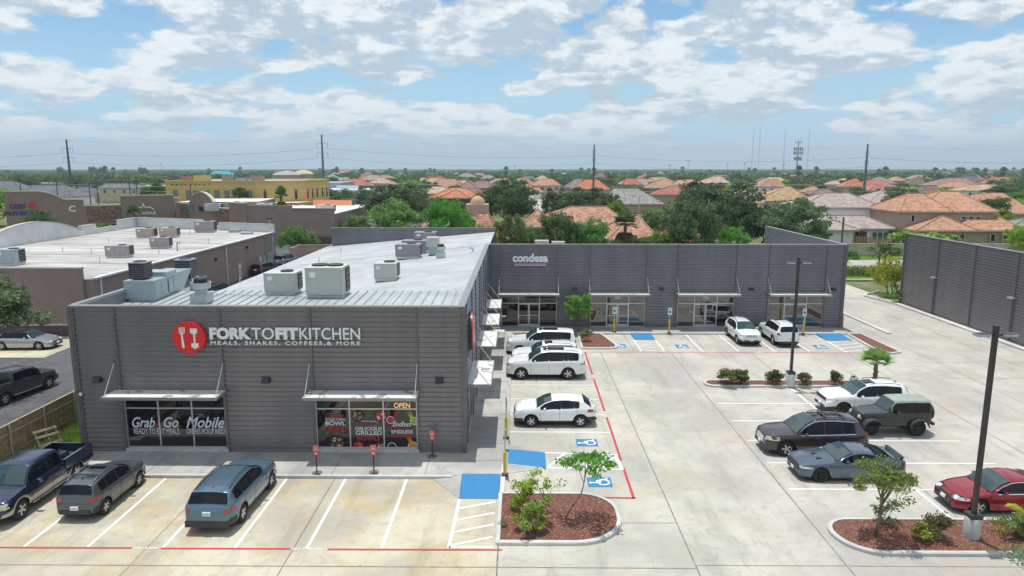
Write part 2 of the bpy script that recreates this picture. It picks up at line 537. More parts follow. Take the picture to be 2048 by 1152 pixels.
# hatched aisle on the east side
strip(mb, [(1.35, 32.85), (4.95, 32.62)], 0.11, ZP, M_white)
strip(mb, [(1.35, 31.08), (4.95, 30.88)], 0.11, ZP, M_white)
strip(mb, [(4.78, 32.6), (4.9, 30.9)], 0.16, ZP + 0.002, M_white)
for k in range(4):
    strip(mb, [(1.4 + k * 0.88, 31.12), (2.28 + k * 0.86, 32.7)], 0.12, ZP + 0.001, M_white)
# wing bays
for xx in (14.3, 17.1, 19.9, 22.6): strip(mb, [(xx, 52.5), (xx, 57.95)], 0.10, ZP, M_white)
for xx in (9.55, 11.35): strip(mb, [(xx, 52.5), (xx, 56.1)], 0.11, ZP, M_white)
for xx in (25.35,): strip(mb, [(xx, 52.3), (xx, 55.9)], 0.11, ZP, M_white)
for k in range(4):
    strip(mb, [(9.6, 55.7 - k * 0.9), (11.3, 55.1 - k * 0.9)], 0.10, ZP + 0.001, M_white)
    strip(mb, [(25.4, 52.5 + k * 0.95), (27.5, 53.2 + k * 0.95)], 0.10, ZP + 0.001, M_white)
# right block
for yy in (40.35, 37.4, 34.55, 31.75, 28.95):
    strip(mb, [(12.0, yy), (23.0, yy)], 0.10, ZP, M_white)
strip(mb, [(17.58, 26.35), (17.58, 43.3)], 0.11, ZP + 0.001, M_white)
mb.build('bay_lines', kind='structure')

# red fire lane with its lettering
mb = MB()
for a, b in ((-24.4, -14.45), (-13.35, -8.5), (-7.1, -0.6)): strip(mb, [(a, 23.82), (b, 23.84)], 0.11, ZP, M_red)
for a, b in ((52.2, 46.2), (45.3, 38.9), (37.9, 31.9), (31.1, 28.0)): strip(mb, [(5.14 - (52.1 - a) * .007, a), (5.14 - (52.1 - b) * .007, b)], 0.12, ZP, M_red)
strip(mb, [(3.35, 28.07), (5.05, 28.02)], 0.14, ZP, M_red)
strip(mb, [(5.3, 52.2), (18.3, 52.25)], 0.10, ZP, M_red)
strip(mb, [(18.9, 52.25), (27.2, 52.1)], 0.10, ZP, M_red)
for txt, cx, cy, rz, wd in (('FIRE LANE', -13.9, 23.84, 0, 0.95), ('NO PARKING', -7.8, 23.84, 0, 1.25), ('FIRE LANE', 4.95, 38.4, PI / 2, .9), ('NO PARKING', 4.9, 31.5, PI / 2, .9), ('NO PARKING', 5.05, 45.75, PI / 2, .9)):
    vs, fs = fit_text(txt, wd, 0.13, 0.004, off=0.01)
    c, s = math.cos(rz), math.sin(rz)
    mb.mesh([(cx + v[0] * c - v[1] * s, cy + v[0] * s + v[1] * c, ZP + 0.003 + v[2]) for v in vs], fs, M_white)
mb.build('fire_lane_line', kind='structure')

# blue access ramps
M_ramp = paint_mat('ramp_concrete', (0.50, 0.49, 0.45), 0.3)
mb = MB()
def ramp(pts, z0s):
    mb.poly([(p[0], p[1], z) for p, z in zip(pts, z0s)], M_blue)
ramp([(-2.55, 27.9), (-0.86, 27.9), (-0.80, 30.08), (-2.6, 30.08)], (0.014, 0.014, 0.14, 0.14))
ramp([(-0.50, 31.25), (1.33, 31.05), (1.33, 32.88), (-0.50, 33.0)], (0.14, 0.014, 0.014, 0.14))
ramp([(9.6, 56.15), (11.35, 56.15), (11.3, 58.1), (9.6, 58.1)], (0.014, 0.014, 0.14, 0.14))
ramp([(25.4, 55.95), (27.55, 55.95), (27.5, 58.1), (25.4, 58.1)], (0.014, 0.014, 0.14, 0.14))
mb.build('access_ramp', kind='structure')
mb = MB()
for pts, zs in (([(-0.5, 33.0), (1.33, 32.88), (-0.5, 33.9)], (.138, .012, .012)), ([(-0.5, 30.4), (1.33, 31.05), (-0.5, 31.25)], (.012, .012, .138)),
                ([(-3.9, 29.8), (-2.55, 27.9), (-2.6, 30.08)], (.012, .012, .138))):
    mb.poly([(p[0], p[1], q) for p, q in zip(pts, zs)], M_walk)
mb.build('ramp_flare', kind='structure')

# wheelchair symbols: blue panel with the white figure
def access_symbol(cx, cy, rz, label):
    mb = MB(); c, s = math.cos(rz), math.sin(rz)
    def T(x, y): return (cx + x * c - y * s, cy + x * s + y * c)
    def q(pts, z, m): mb.poly([(*T(*p), z) for p in pts], m)
    q([(-0.48, -0.55), (0.48, -0.55), (0.48, 0.55), (-0.48, 0.55)], 0.012, M_blue)
    def ring(x, y, r0, r1, a0, a1, n=16):
        for i in range(n):
            a = R(a0 + (a1 - a0) * i / n); b = R(a0 + (a1 - a0) * (i + 1) / n)
            q([(x + r0 * math.cos(a), y + r0 * math.sin(a)), (x + r1 * math.cos(a), y + r1 * math.sin(a)), (x + r1 * math.cos(b), y + r1 * math.sin(b)), (x + r0 * math.cos(b), y + r0 * math.sin(b))], 0.016, M_white)
    ring(-0.06, 0.40, 0, 0.085, 0, 360, 12)
    q([(-0.10, 0.30), (-0.02, 0.30), (0.01, -0.02), (-0.09, -0.02)], 0.0165, M_white)
    q([(-0.03, 0.14), (0.20, 0.14), (0.20, 0.07), (-0.03, 0.07)], 0.017, M_white)
    q([(-0.05, 0.03), (0.20, 0.03), (0.20, -0.06), (-0.05, -0.06)], 0.0175, M_white)
    q([(0.13, -0.02), (0.22, 0.02), (0.34, -0.36), (0.26, -0.38)], 0.018, M_white)
    q([(0.28, -0.34), (0.42, -0.30), (0.42, -0.37), (0.27, -0.42)], 0.0185, M_white)
    ring(-0.02, -0.18, 0.21, 0.29, 110, 350)
    return mb.build('disabled_parking_symbol', label=label, cat='parking symbol', group='blue wheelchair symbols painted on the bays')
access_symbol(3.55, 34.15, PI / 2, 'blue wheelchair symbol painted in the bay between the white crossover and the striped aisle')
access_symbol(3.68, 29.55, PI / 2, 'blue wheelchair symbol half hidden behind the sapling by the rounded planting bed')
access_symbol(8.1, 54.1, 0, 'blue wheelchair symbol beside the mulch bed with the round green tree')
access_symbol(13.05, 54.0, 0, 'blue wheelchair symbol in the bay in front of the third storefront')
access_symbol(24.05, 54.0, 0, 'blue wheelchair symbol to the right of the white off-roader seen from behind')

# planting beds: kerb ring and mulch
def round_rect(x0, x1, y0, y1, rl, rr, n=8):
    """rounded plan outline, rl/rr = corner radius left/right"""
    pts = []
    for cx, cy, a0, r in ((x1 - rr[0], y0 + rr[0], -90, rr[0]), (x1 - rr[1], y1 - rr[1], 0, rr[1]), (x0 + rl[1], y1 - rl[1], 90, rl[1]), (x0 + rl[0], y0 + rl[0], 180, rl[0])):
        for i in range(n + 1):
            a = R(a0 + 90 * i / n)
            pts.append((cx + r * math.cos(a), cy + r * math.sin(a)))
    return pts
def inset(pts, d):
    n = len(pts); out = []
    for i in range(n):
        p0, p1, p2 = Vector(pts[i - 1]), Vector(pts[i]), Vector(pts[(i + 1) % n])
        a = (p1 - p0); b = (p2 - p1)
        if a.length < 1e-6: a = b
        if b.length < 1e-6: b = a
        t = (a.normalized() + b.normalized()); t.normalize()
        nrm = Vector((-t.y, t.x))
        k = d / max(0.5, abs(nrm.dot(Vector((-a.normalized().y, a.normalized().x)))))
        out.append(tuple(p1 + nrm * k))
    return out
def bed(outline, label):
    t = thing('planting_bed', label, 'planting bed', (sum(p[0] for p in outline) / len(outline), sum(p[1] for p in outline) / len(outline), 0), group='mulched planting beds in the car park')
    mb = MB(); inn = inset(outline, 0.17); n = len(outline)
    o2 = inset(outline, 0.035)
    for i in range(n):
        j = (i + 1) % n
        mb.poly([(*outline[i], 0), (*outline[j], 0), (*outline[j], 0.11), (*outline[i], 0.11)], M_kerb)
        mb.poly([(*outline[i], 0.11), (*outline[j], 0.11), (*o2[j], 0.145), (*o2[i], 0.145)], M_kerb)
        mb.poly([(*o2[i], 0.145), (*o2[j], 0.145), (*inn[j], 0.145), (*inn[i], 0.145)], M_kerb)
        mb.poly([(*inn[i], 0.145), (*inn[j], 0.145), (*inn[j], 0.05), (*inn[i], 0.05)], M_kerb)
    mb.build('kerb_ring', t)
    mb = MB()
    mb.poly([(*p, 0.10) for p in inn], M_mulch)
    mb.build('mulch', t)
    return t
bed(round_rect(-0.86, 4.15, 24.15, 28.32, (0.12, 0.12), (2.0, 1.6)), 'rounded mulch bed with saplings beside the front blue ramp')
bed(round_rect(12.1, 24.0, 23.55, 26.2, (1.5, 1.1), (0.3, 0.3)), 'mulch bed at the near right with the lamp post and crooked tree')
bed(round_rect(12.2, 24.6, 43.45, 44.75, (0.6, 0.6), (0.6, 0.6)), 'long thin mulch bed with the palm and dry shrubs around the lamp base')
bed([(5.3, 53.0), (7.1, 53.0), (7.75, 53.25), (7.9, 53.9), (7.1, 58.0), (5.0, 58.0), (4.9, 53.1)], 'mulch bed with the round green tree beside the parked white vehicles')
bed([(27.75, 52.2), (28.6, 51.7), (29.45, 52.1), (29.3, 58.1), (28.0, 58.1)], 'narrow empty mulch bed beyond the last blue ramp by the wing corner')
mb = MB(); mb.poly([(-0.4, 57.2, 0.012), (4.8, 57.2, 0.012), (4.8, 57.95, 0.012), (-0.4, 57.95, 0.012)], M_mulch)
mb.build('mulch_strip', kind='structure')

# right-hand drive: kerb piece, planting corner, grass, road behind
mb = MB()
mb.box(31.6, 32.0, 58.4, 67.6, 0, 0.12, M_kerb)
mb.box(39.25, 39.85, 45, 72.0, 0, 0.14, M_kerb)
pts = [(39.3, 72.0), (38.4, 76.2), (39.2, 77.4), (41.5, 79.2)]
for a, b in zip(pts[:-1], pts[1:]):
    d = Vector(b) - Vector(a)
    mb.cbox(((a[0] + b[0]) / 2, (a[1] + b[1]) / 2, 0.07), (d.length / 2, 0.1, 0.075), M_kerb, math.atan2(d.y, d.x))
mb.box(28, 47, 87.4, 87.65, 0, 0.13, M_kerb)
mb.build('kerb', kind='structure')
sheet('lawn', [(20, 75, 87.65, 100.0), (20, 75, 107.6, 112.2), [(39.5, 72.0), (50, 72.0), (50, 80), (41.5, 79.2), (39.2, 77.4), (38.5, 76.2)]], -0.008, M_grass)
sheet('road', [(-30, 90, 100.0, 107.6)], -0.02, M_conC)
sheet('lawn', [(-24.6, -21.75, 31.0, 60)], 0.02, M_grass)
# ================================================================== dark corrugated retail building
def panel_mat(name, col, rough=0.36, metal=0.4):
    m, t, b = base_mat(name)
    P = t.N('ShaderNodeNewGeometry').outputs['Position']
    st = t.N('ShaderNodeMapping', i_Vector=P, i_Scale=(0.9, 0.9, 0.10)).outputs[0]
    k = t.ramp(t.noise(st, 1.2, 4, 0.6), 0.35, 0.68)
    t.put(b.inputs['Base Color'], t.mix(k, tuple(c * 0.93 for c in col), tuple(c * 1.06 for c in col)))
    b.inputs['Roughness'].default_value = rough
    b.inputs['Metallic'].default_value = metal
    return m
M_pan = panel_mat('dark_panel', (0.225, 0.213, 0.226))
M_panB = panel_mat('dark_panel_wing', (0.205, 0.205, 0.235))
M_trim = mat('dark_trim', (0.15, 0.142, 0.148), 0.4, 0.3)
M_cap = mat('cap_metal', (0.30, 0.30, 0.31), 0.38, 0.5)
M_capin = mat('parapet_inside', (0.21, 0.23, 0.25), 0.55, 0.2)
M_alu = mat('aluminium', (0.62, 0.63, 0.64), 0.35, 0.6, var=0.05)
M_glass = glass_mat('tinted_glass', (0.010, 0.011, 0.014), 1.75)
M_glassG = glass_mat('tinted_glass_green', (0.014, 0.020, 0.021), 2.25)
M_canopy = None
def canopy_mat():
    m, t, b = base_mat('canopy_metal')
    P = t.N('ShaderNodeNewGeometry').outputs['Position']
    k = t.ramp(t.noise(P, 1.3, 3, 0.5, 1.2), 0.60, 0.63)
    c = t.mix(k, (0.72, 0.73, 0.70), (0.36, 0.32, 0.28))
    t.put(b.inputs['Base Color'], c)
    b.inputs['Roughness'].default_value = 0.45
    b.inputs['Metallic'].default_value = 0.15
    return m
M_canopy = canopy_mat()

def ribbed(mb, p0, p1, z0, z1, m, pitch=0.25, out=0.066, seams=(), seam_m=None):
    """box-rib panel with horizontal ribs; wall line p0->p1 (outside is to the right of the direction)"""
    a = Vector(p0); b = Vector(p1); d = (b - a); L = d.length; d.normalize()
    n = Vector((d.y, -d.x))
    prof = []
    z = z0
    while z < z1 - 0.02:
        for dz, o in ((0.0, 0.0), (0.105, 0.0), (0.13, out), (0.165, out), (0.205, 0.0)):
            zz = z + dz * pitch / 0.208
            if zz <= z1: prof.append((o, zz))
        z += pitch
    prof = [p for i, p in enumerate(prof) if i == 0 or p[1] - prof[i - 1][1] > 1e-4]
    if prof[-1][1] < z1: prof.append((0.0, z1))
    vs = []
    for q in (a, b):
        for o, zz in prof: vs.append((q.x + n.x * o, q.y + n.y * o, zz))
    k = len(prof)
    mb.mesh(vs, [(i, k + i, k + i + 1, i + 1) for i in range(k - 1)], m)
    for s in seams:                                   # vertical cover trims
        c = a + d * s
        mb.cbox((c.x + n.x * out / 2, c.y + n.y * out / 2, (z0 + z1) / 2), (0.06, out / 2 + 0.022, (z1 - z0) / 2 - 0.003), seam_m or m, math.atan2(d.y, d.x))
ZB = 0.0; ZT = 7.45
shop = thing('retail_building', 'L-shaped dark grey corrugated metal retail building with pale flat roofs', 'building', (-2.65, 60.4, 0))

def wall_with_openings(mb, x0, x1, Y, openings, m, ztop, zopen, seams, sill=0.0):
    """front (-Y facing) wall as ribbed pieces around openings"""
    xs = [x0]
    for a, b in openings: xs += [a, b]
    xs.append(x1)
    for i in range(0, len(xs), 2):
        ss = [s - xs[i] for s in seams if xs[i] <= s <= xs[i + 1]]
        ribbed(mb, (xs[i], Y), (xs[i + 1], Y), ZB, zopen, m, seams=ss, seam_m=M_trim)
    ribbed(mb, (x0, Y), (x1, Y), zopen, ztop, m, seams=[s - x0 for s in seams], seam_m=M_trim)
FW = ((-19.45, -14.45), (-10.0, -4.97))
WW = ((-1.55, 3.38), (6.33, 11.2), (14.02, 19.03), (21.98, 26.85))
ZO = 3.0
mb = MB()
wall_with_openings(mb, -21.6, -2.65, 32.6, FW, M_pan, ZT, ZO, [-21.5, -19.5, -14.4, -10.05, -4.92, -2.75])
mb.build('front_wall', shop)
mb = MB()
wall_with_openings(mb, -2.65, 28.5, 60.4, WW, M_panB, ZT, ZO, [-2.4, -1.6, 3.43, 6.28, 11.25, 13.97, 19.08, 21.93, 26.9, 28.4])
mb.build('wing_wall', shop)
mb = MB()
ES = (33.4, 38.0, 41.5, 46.0, 47.5, 51.0, 52.5, 56.0, 57.3, 60.0)
# east side wall: openings 33.6-37.6, 42-46, 48-51.3, 53-56.5
EO = ((33.8, 37.9), (41.4, 45.2), (47.4, 50.8), (53.2, 56.6))
ys = [32.6]
for a, b in EO: ys += [a, b]
ys.append(60.36)
for i in range(0, len(ys), 2): ribbed(mb, (-2.65, ys[i]), (-2.65, ys[i + 1]), ZB, ZO, M_panB)
ribbed(mb, (-2.65, 32.6), (-2.65, 60.36), ZO, ZT, M_panB, seams=[s - 32.6 for s in (33.75, 37.95, 41.35, 45.25, 47.35, 50.85, 53.15, 56.65)], seam_m=M_trim)
mb.build('side_wall', shop)
mb = MB()
ribbed(mb, (28.5, 60.4), (28.5, 80.0), 0, ZT, M_panB)
ribbed(mb, (28.5, 80.0), (-2.65, 80.0), 0, 5.3, M_panB)
ribbed(mb, (-2.65, 80.1), (-21.6, 80.1), 0, 7.2, M_panB)
ribbed(mb, (-21.6, 80.1), (-21.6, 32.6), 0, 5.1, M_pan)
ribbed(mb, (-21.6, 40), (-21.6, 32.6), 5.16, ZT, M_pan)
mb.build('rear_wall', shop)

# roofs
def roof_mat(name, col, rib_dir, freq, dirt):
    m, t, b = base_mat(name)
    P = t.N('ShaderNodeNewGeometry').outputs['Position']
    s = t.N('ShaderNodeSeparateXYZ', i_0=P)
    u = s.outputs[rib_dir]
    fr = t.M('FRACT', t.M('MULTIPLY', u, freq))
    line = t.M('LESS_THAN', fr, 0.15)
    n = t.noise(P, 0.35, 6, 0.65, 0.5)
    n2 = t.noise(t.N('ShaderNodeMapping', i_Vector=P, i_Rotation=(0, 0, 0.6), i_Scale=(0.25, 1.6, 1)).outputs[0], 1.0, 5, 0.6)
    c = t.mix(t.ramp(n, 0.38, 0.60), tuple(k * 0.80 for k in col), col)
    c = t.mix(t.M('MULTIPLY', t.ramp(n2, 0.5, 0.72), dirt), c, tuple(k * 0.66 for k in col))
    c = t.mix(t.M('MULTIPLY', line, 0.45), c, tuple(k * 0.55 for k in col))
    t.put(b.inputs['Base Color'], c)
    b.inputs['Roughness'].default_value = 0.55
    return m
M_roofW = roof_mat('coated_roof', (0.455, 0.465, 0.475), 1, 1.35, 0.55)
M_roofS = roof_mat('seam_roof', (0.44, 0.475, 0.48), 0, 1.7, 0.15)
M_roofS.node_tree.nodes['Principled BSDF'].inputs['Metallic'].default_value = 0.35
def rz_(X): return 5.15 + (X + 21.6) * 0.0893
mb = MB()
mb.poly([(-21.6, 32.7, 6.72), (-2.8, 32.7, 6.72), (-2.8, 39.95, 6.92), (-21.6, 39.95, 6.92)], M_roofS)
mb.poly([(-21.6, 39.95, 5.0), (-21.6, 39.95, 6.92), (-2.8, 39.95, 6.92), (-2.8, 39.95, 5.0)], M_capin)
for i in range(36):                                  # standing seams
    xx = -21.3 + i * 0.52
    mb.poly([(xx - .012, 32.7, 6.735), (xx + .012, 32.7, 6.735), (xx + .012, 39.97, 6.965), (xx - .012, 39.97, 6.965)], M_roofS)
    mb.box(xx - .012, xx + .012, 39.9, 39.99, 6.9, 6.97, M_capin)
    mb.poly([(xx - .013, 32.7, 6.72), (xx - .013, 32.7, 6.765), (xx - .013, 39.97, 6.965), (xx - .013, 39.97, 6.92)], M_roofS)
mb.build('seam_roof', shop)
mb = MB()
nx = 8
for i in range(nx):
    xa = -21.9 + (19.15) * i / nx; xb = -21.9 + 19.15 * (i + 1) / nx
    ya = yb = 79.9
    mb.poly([(xa, 39.96, rz_(xa)), (xb, 39.96, rz_(xb)), (xb, yb, rz_(xb)), (xa, ya, rz_(xa))], M_roofW)
mb.poly([(-2.75, 60.5, 6.5), (28.4, 60.5, 6.3), (28.4, 80, 5.2), (-2.75, 80, 5.2)], M_roofW)
mb.build('coated_roof', shop)

# parapet caps, inner faces
def cap(p0, p1, z, wd=0.34, h=0.06, dz=0.0):
    mb = MB()
    a = Vector(p0); b = Vector(p1); d = b - a
    mb.cbox(((a.x + b.x) / 2, (a.y + b.y) / 2, z + h / 2), (d.length / 2 + 0.001, wd / 2, h / 2), M_cap, math.atan2(d.y, d.x))
    mb.build('parapet_cap', shop)
cap((-21.68, 32.69), (-2.57, 32.69), ZT)
cap((-2.74, 32.88), (-2.74, 60.2), ZT + 0.001)
cap((-21.6, 32.88), (-21.6, 40.1), ZT + 0.001)
cap((-2.9, 60.47), (28.58, 60.47), ZT)
cap((28.42, 60.66), (28.42, 80.0), ZT + 0.001)
cap((-21.7, 80.0), (-2.6, 80.0), 7.22, 0.3)
mb = MB()
mb.box(-21.45, -21.35, 32.85, 40.0, 6.6, ZT - .002, M_capin)
mb.box(-2.95, -2.88, 32.85, 60.3, 5.5, ZT - .002, M_capin)
mb.box(-21.4, -2.95, 32.78, 32.83, 6.6, ZT - .002, M_capin)
mb.build('parapet_lining', shop); mb = MB()
mb.box(-2.6, 28.3, 60.55, 60.6, 5.5, ZT - .002, M_capin)
ribbed(mb, (28.3, 80.0), (28.3, 60.65), 4.9, ZT - .003, M_panB)
mb.build('parapet_lining', shop); mb = MB()
ribbed(mb, (-21.6, 79.88), (-2.65, 79.88), 4.9, 7.2, M_panB, pitch=.3)
mb.build('parapet_lining', shop)
# folded corner trims
for cx_, cy_ in ((-2.62, 32.57), (-21.63, 32.57), (28.54, 60.37)):
    mb = MB(); mb.box(cx_ - .085, cx_ + .085, cy_ - .085, cy_ + .085, .135, ZT - .004, M_trim); mb.build('corner_trim', shop)
# eave gutter
mb = MB(); mb.box(-22.05, -21.88, 40.0, 80, 4.98, 5.12, M_alu); mb.build('gutter', shop)

# storefront windows and doors
def window(x0, x1, Y, z0, z1, mulls, trans, gm, lab=None, doors=None, name='shop_window'):
    f = MB(); t = 0.06
    f.box(x0, x1, Y + .02, Y + .12, z1 - t, z1, M_alu)
    f.box(x0, x1, Y + .02, Y + .12, z0, z0 + t, M_alu)
    xs = [x0] + list(mulls) + [x1]
    for i, xx in enumerate(xs):
        a = xx if i == 0 else (xx - t if i == len(xs) - 1 else xx - t / 2)
        f.box(a, a + t, Y + .018, Y + .122, z0 + t, z1 - t, M_alu)
    f.box(x0 + t, x1 - t, Y + .022, Y + .118, trans - t / 2, trans + t / 2, M_alu)
    # dark reveal round the opening
    f.box(x0 - .06, x0, Y - .03, Y + .30, z0, z1 + .05, M_trim)
    f.box(x1, x1 + .06, Y - .03, Y + .30, z0, z1 + .05, M_trim)
    f.box(x0 - .055, x1 + .055, Y - .03, Y + .30, z1 + .001, z1 + .06, M_trim)
    f.box(x0 - .055, x1 + .055, Y - .09, Y + .14, ZB, z0 - .002, M_kerb)
    fr = f.build(name, shop, label=lab)
    g = MB()
    g.poly([(x0 + .03, Y + .07, z0 + .03), (x1 - .03, Y + .07, z0 + .03), (x1 - .03, Y + .07, z1 - .03), (x0 + .03, Y + .07, z1 - .03)], gm)
    g.build('glass_pane', fr)
    if doors:
        a, b = doors; mid = (a + b) / 2; zt = trans - .03
        for p, q, hx in ((a, mid - .01, mid - .09), (mid + .01, b, mid + .09)):
            d = MB()
            d.box(p, q, Y - .005, Y + .06, z0 - .01, z0 + .24, M_alu)
            d.box(p, q, Y - .005, Y + .06, zt - .09, zt, M_alu)
            d.box(p, p + .07, Y - .004, Y + .059, z0 + .24, zt - .09, M_alu)
            d.box(q - .07, q, Y - .004, Y + .059, z0 + .24, zt - .09, M_alu)
            d.box(p + .07, q - .07, Y + .0, Y + .055, z0 + .98, z0 + 1.03, M_alu)
            dd = d.build('door', shop)
            h = MB(); h.tube([(hx, Y - .01, .85), (hx, Y - .08, .88), (hx, Y - .08, 1.25), (hx, Y - .01, 1.28)], .016, 6, M_alu)
            h.build('handle', dd)
    return fr
for (a, b), lab in zip(FW, ('window lettered Grab & Go and Mobile orders', 'window with bowl posters and an open sign')):
    window(a, b, 32.6, 0.30, ZO, [a + (b - a) / 3, a + (b - a) * 2 / 3], 2.34, M_glass, lab)
for i, (a, b) in enumerate(WW):
    w_ = b - a
    dx = (a + w_ * .30, a + w_ * .70) if i else (a + w_ * .31, a + w_ * .69)
    window(a, b, 60.4, 0.14, ZO, [dx[0], dx[1]], 2.25, M_glass if i == 0 else M_glassG, None, dx, 'storefront')
# side windows of the east wall (seen edge on)
for a, b in EO:
    f = MB()
    for yy in (a, (a + b) / 2, b - .06): f.box(-2.68, -2.60, yy, yy + .06, .14, ZO, M_alu)
    for zz in (.14, 2.3, ZO - .06): f.box(-2.675, -2.605, a + .06, b - .06, zz, zz + .06, M_alu)
    f.box(-2.70, -2.55, a - .08, a, .1, ZO, M_trim); f.box(-2.70, -2.55, b, b + .08, .1, ZO, M_trim)
    fr = f.build('storefront', shop)
    g = MB(); g.poly([(-2.64, a, .14), (-2.64, b, .14), (-2.64, b, ZO), (-2.64, a, ZO)], M_glass); g.build('glass_pane', fr)

# canopies with tie rods
def canopy(a, b, Y, z=3.28, proj=1.22, side=False, rods=None):
    mb = MB(); h = .09
    def B(x0, x1, y0, y1, z0, z1, m):
        if side: mb.box(-2.65 - (y0 - Y) + 0, -2.65 - (y1 - Y), x0, x1, z0, z1, m)
        else: mb.box(x0, x1, y0, y1, z0, z1, m)
    B(a, b, Y - proj, Y - .06, z, z + .035, M_canopy)
    B(a - .004, b + .004, Y - proj - .05, Y - proj, z - .10, z + .045, M_cap)
    B(a - .05, a - .004, Y - proj - .046, Y - .06, z - .10, z + .042, M_cap)
    B(b + .004, b + .05, Y - proj - .046, Y - .06, z - .10, z + .042, M_cap)
    k = MB.build(mb, 'canopy', shop)
    for xx in rods or (a + .06, b - .06):
        r = MB()
        p0 = (xx, Y - proj + .1, z + .04); p1 = (xx, Y - .05, z + 1.42)
        if side:
            p0 = (-2.65 + proj - .1, xx, z + .04); p1 = (-2.6, xx, z + 1.42)
        r.cyl(p0, p1, .022, .022, 6, M_alu)
        r.cbox((p1[0], p1[1], p1[2]), (.05, .05, .06), M_trim)
        r.build('tie_rod', k)
canopy(-19.75, -14.3, 32.6); canopy(-10.2, -4.85, 32.6)
for a, b in WW: canopy(a - .2, b + .15, 60.4, z=3.22, proj=1.3)
for a, b in EO: canopy(a - .15, b + .15, 60.4, side=True, z=3.25, proj=1.25)

# wall lights and small fixtures
def wall_pack(x, Y, z, lab):
    t = thing('wall_light', lab, 'light', (x, Y, z), group='black wall pack lights on the dark cladding')
    mb = MB()
    vs = [(-.2, 0, -.12), (.2, 0, -.12), (.2, 0, .14), (-.2, 0, .14), (-.17, -.28, -.12), (.17, -.28, -.12), (.17, -.12, .12), (-.17, -.12, .12)]
    vs = [(x + a, Y - .055 + b, z + c) for a, b, c in vs]
    mb.mesh(vs, [(0, 3, 2, 1), (4, 5, 6, 7), (0, 1, 5, 4), (1, 2, 6, 5), (2, 3, 7, 6), (3, 0, 4, 7)], mat('lamp_black', (0.04, 0.04, 0.05), 0.4, 0.3))
    mb.build('housing', t)
    l = MB(); l.poly([(x - .14, Y - .30, z - .123), (x - .14, Y - .08, z - .123), (x + .14, Y - .08, z - .123), (x + .14, Y - .30, z - .123)], mat('lens', (.8, .8, .75), .3))
    l.build('lens', t)
wall_pack(-20.55, 32.6, 3.85, 'black wall light between the far left corner and the Grab & Go canopy')
wall_pack(-12.3, 32.6, 3.85, 'black wall light between the two canopies of the restaurant front')
wall_pack(-3.85, 32.6, 3.85, 'black wall light right of the poster window canopy')
for xx, s in ((4.95, 'first and second'), (12.6, 'second and third'), (20.45, 'third and fourth')):
    wall_pack(xx, 60.4, 3.55, 'black wall light between the %s storefront canopies of the wing' % s)
wall_pack(27.65, 60.4, 3.55, 'black wall light at the wing corner beyond its last canopy')
mb = MB(); mb.lathe([(0, -.09), (.06, -.07), (.085, 0), (.06, .07), (0, .09)], 10, mat('cam_white', (.75, .75, .75), .4), c=(-21.45, 32.48, 3.1)); mb.cyl((-21.45, 32.62, 3.2), (-21.45, 32.48, 3.1), .03, m=M_alu)
mb.build('security_camera', label='small white security camera on the left corner of the restaurant front', cat='camera')

# ---------------------------------------------------------------- restaurant sign
M_sign = mat('sign_white', (0.80, 0.81, 0.82), 0.45, var=0.03)
M_signred = mat('sign_red', (0.72, 0.02, 0.025), 0.45, var=0.03)
M_ray = mat('raceway', (0.16, 0.18, 0.19), 0.5)
t = thing('restaurant_sign', 'round red fork and dumbbell sign with raised FORK TO FIT KITCHEN lettering', 'sign', (-13, 32.5, 5.4))
Yf = 32.545
def wpos(px, py): return atY(px, py, 32.45)
cx, cz = wpos(379.5, 674.5)
rd = (wpos(412, 674.5)[0] - wpos(347, 674.5)[0]) / 2
mb = MB(); mb.cyl((cx, Yf, cz), (cx, Yf - .20, cz), rd, rd, 40, M_signred)
mb.build('red_disc', t)
mb = MB()
def pl(pts, y=Yf - .203, d=.02, m=None):
    n = len(pts)
    vs = [(cx + p[0] * rd, y, cz + p[1] * rd) for p in pts] + [(cx + p[0] * rd, y - d, cz + p[1] * rd) for p in pts]
    mb.mesh(vs, [tuple(range(n, 2 * n))] + [(i, (i + 1) % n, n + (i + 1) % n, n + i) for i in range(n)], m or M_sign)
for k in range(4): pl([(-.56 + k * .10, .30), (-.51 + k * .10, .30), (-.50 + k * .10, .66), (-.55 + k * .10, .66)])
pl([(-.56, .32), (-.40, .14), (-.24, .32)], y=Yf - .2035)
pl([(-.45, .24), (-.36, .24), (-.28, -.58), (-.36, -.66), (-.44, -.58)], y=Yf - .204)
pl([(.12, .30), (.55, .30), (.55, .58), (.12, .58)]); pl([(.20, .24), (.48, .24), (.48, .31), (.20, .31)], y=Yf - .2035)
pl([(.30, -.40), (.40, -.40), (.40, .28), (.30, .28)], y=Yf - .204)
pl([(.14, -.60), (.58, -.60), (.58, -.34), (.14, -.34)]); pl([(.26, -.68), (.46, -.68), (.46, -.59), (.26, -.59)], y=Yf - .2035)
mb.build('fork_and_dumbbell', t)
mb = MB()
x0, zt = wpos(419, 655); x1, zb = wpos(720, 679.5)
_, zs0 = wpos(420, 682); _, zs1 = wpos(420, 691)
H1 = zt - zb
segs = (('FORK', 419, 502, .055, ), ('TO', 503, 548, 0.0), ('FIT', 551, 597, .055), ('KITCHEN', 599, 720, 0.0))
for s, a, b, off in segs:
    xa = wpos(a, 667)[0]; xb = wpos(b, 667)[0]
    wall_text(mb, fit_text(s, xb - xa, H1, .06, off=off if off else .006), (xa + xb) / 2, (zt + zb) / 2, Yf - .055, M_sign)
wall_text(mb, fit_text('MEALS, SHAKES, COFFEES,& MORE', x1 - x0, (zs0 - zs1), .05, off=.016, spacing=1.35), (x0 + x1) / 2, (zs0 + zs1) / 2, Yf - .05, M_sign)
mb.build('lettering', t)
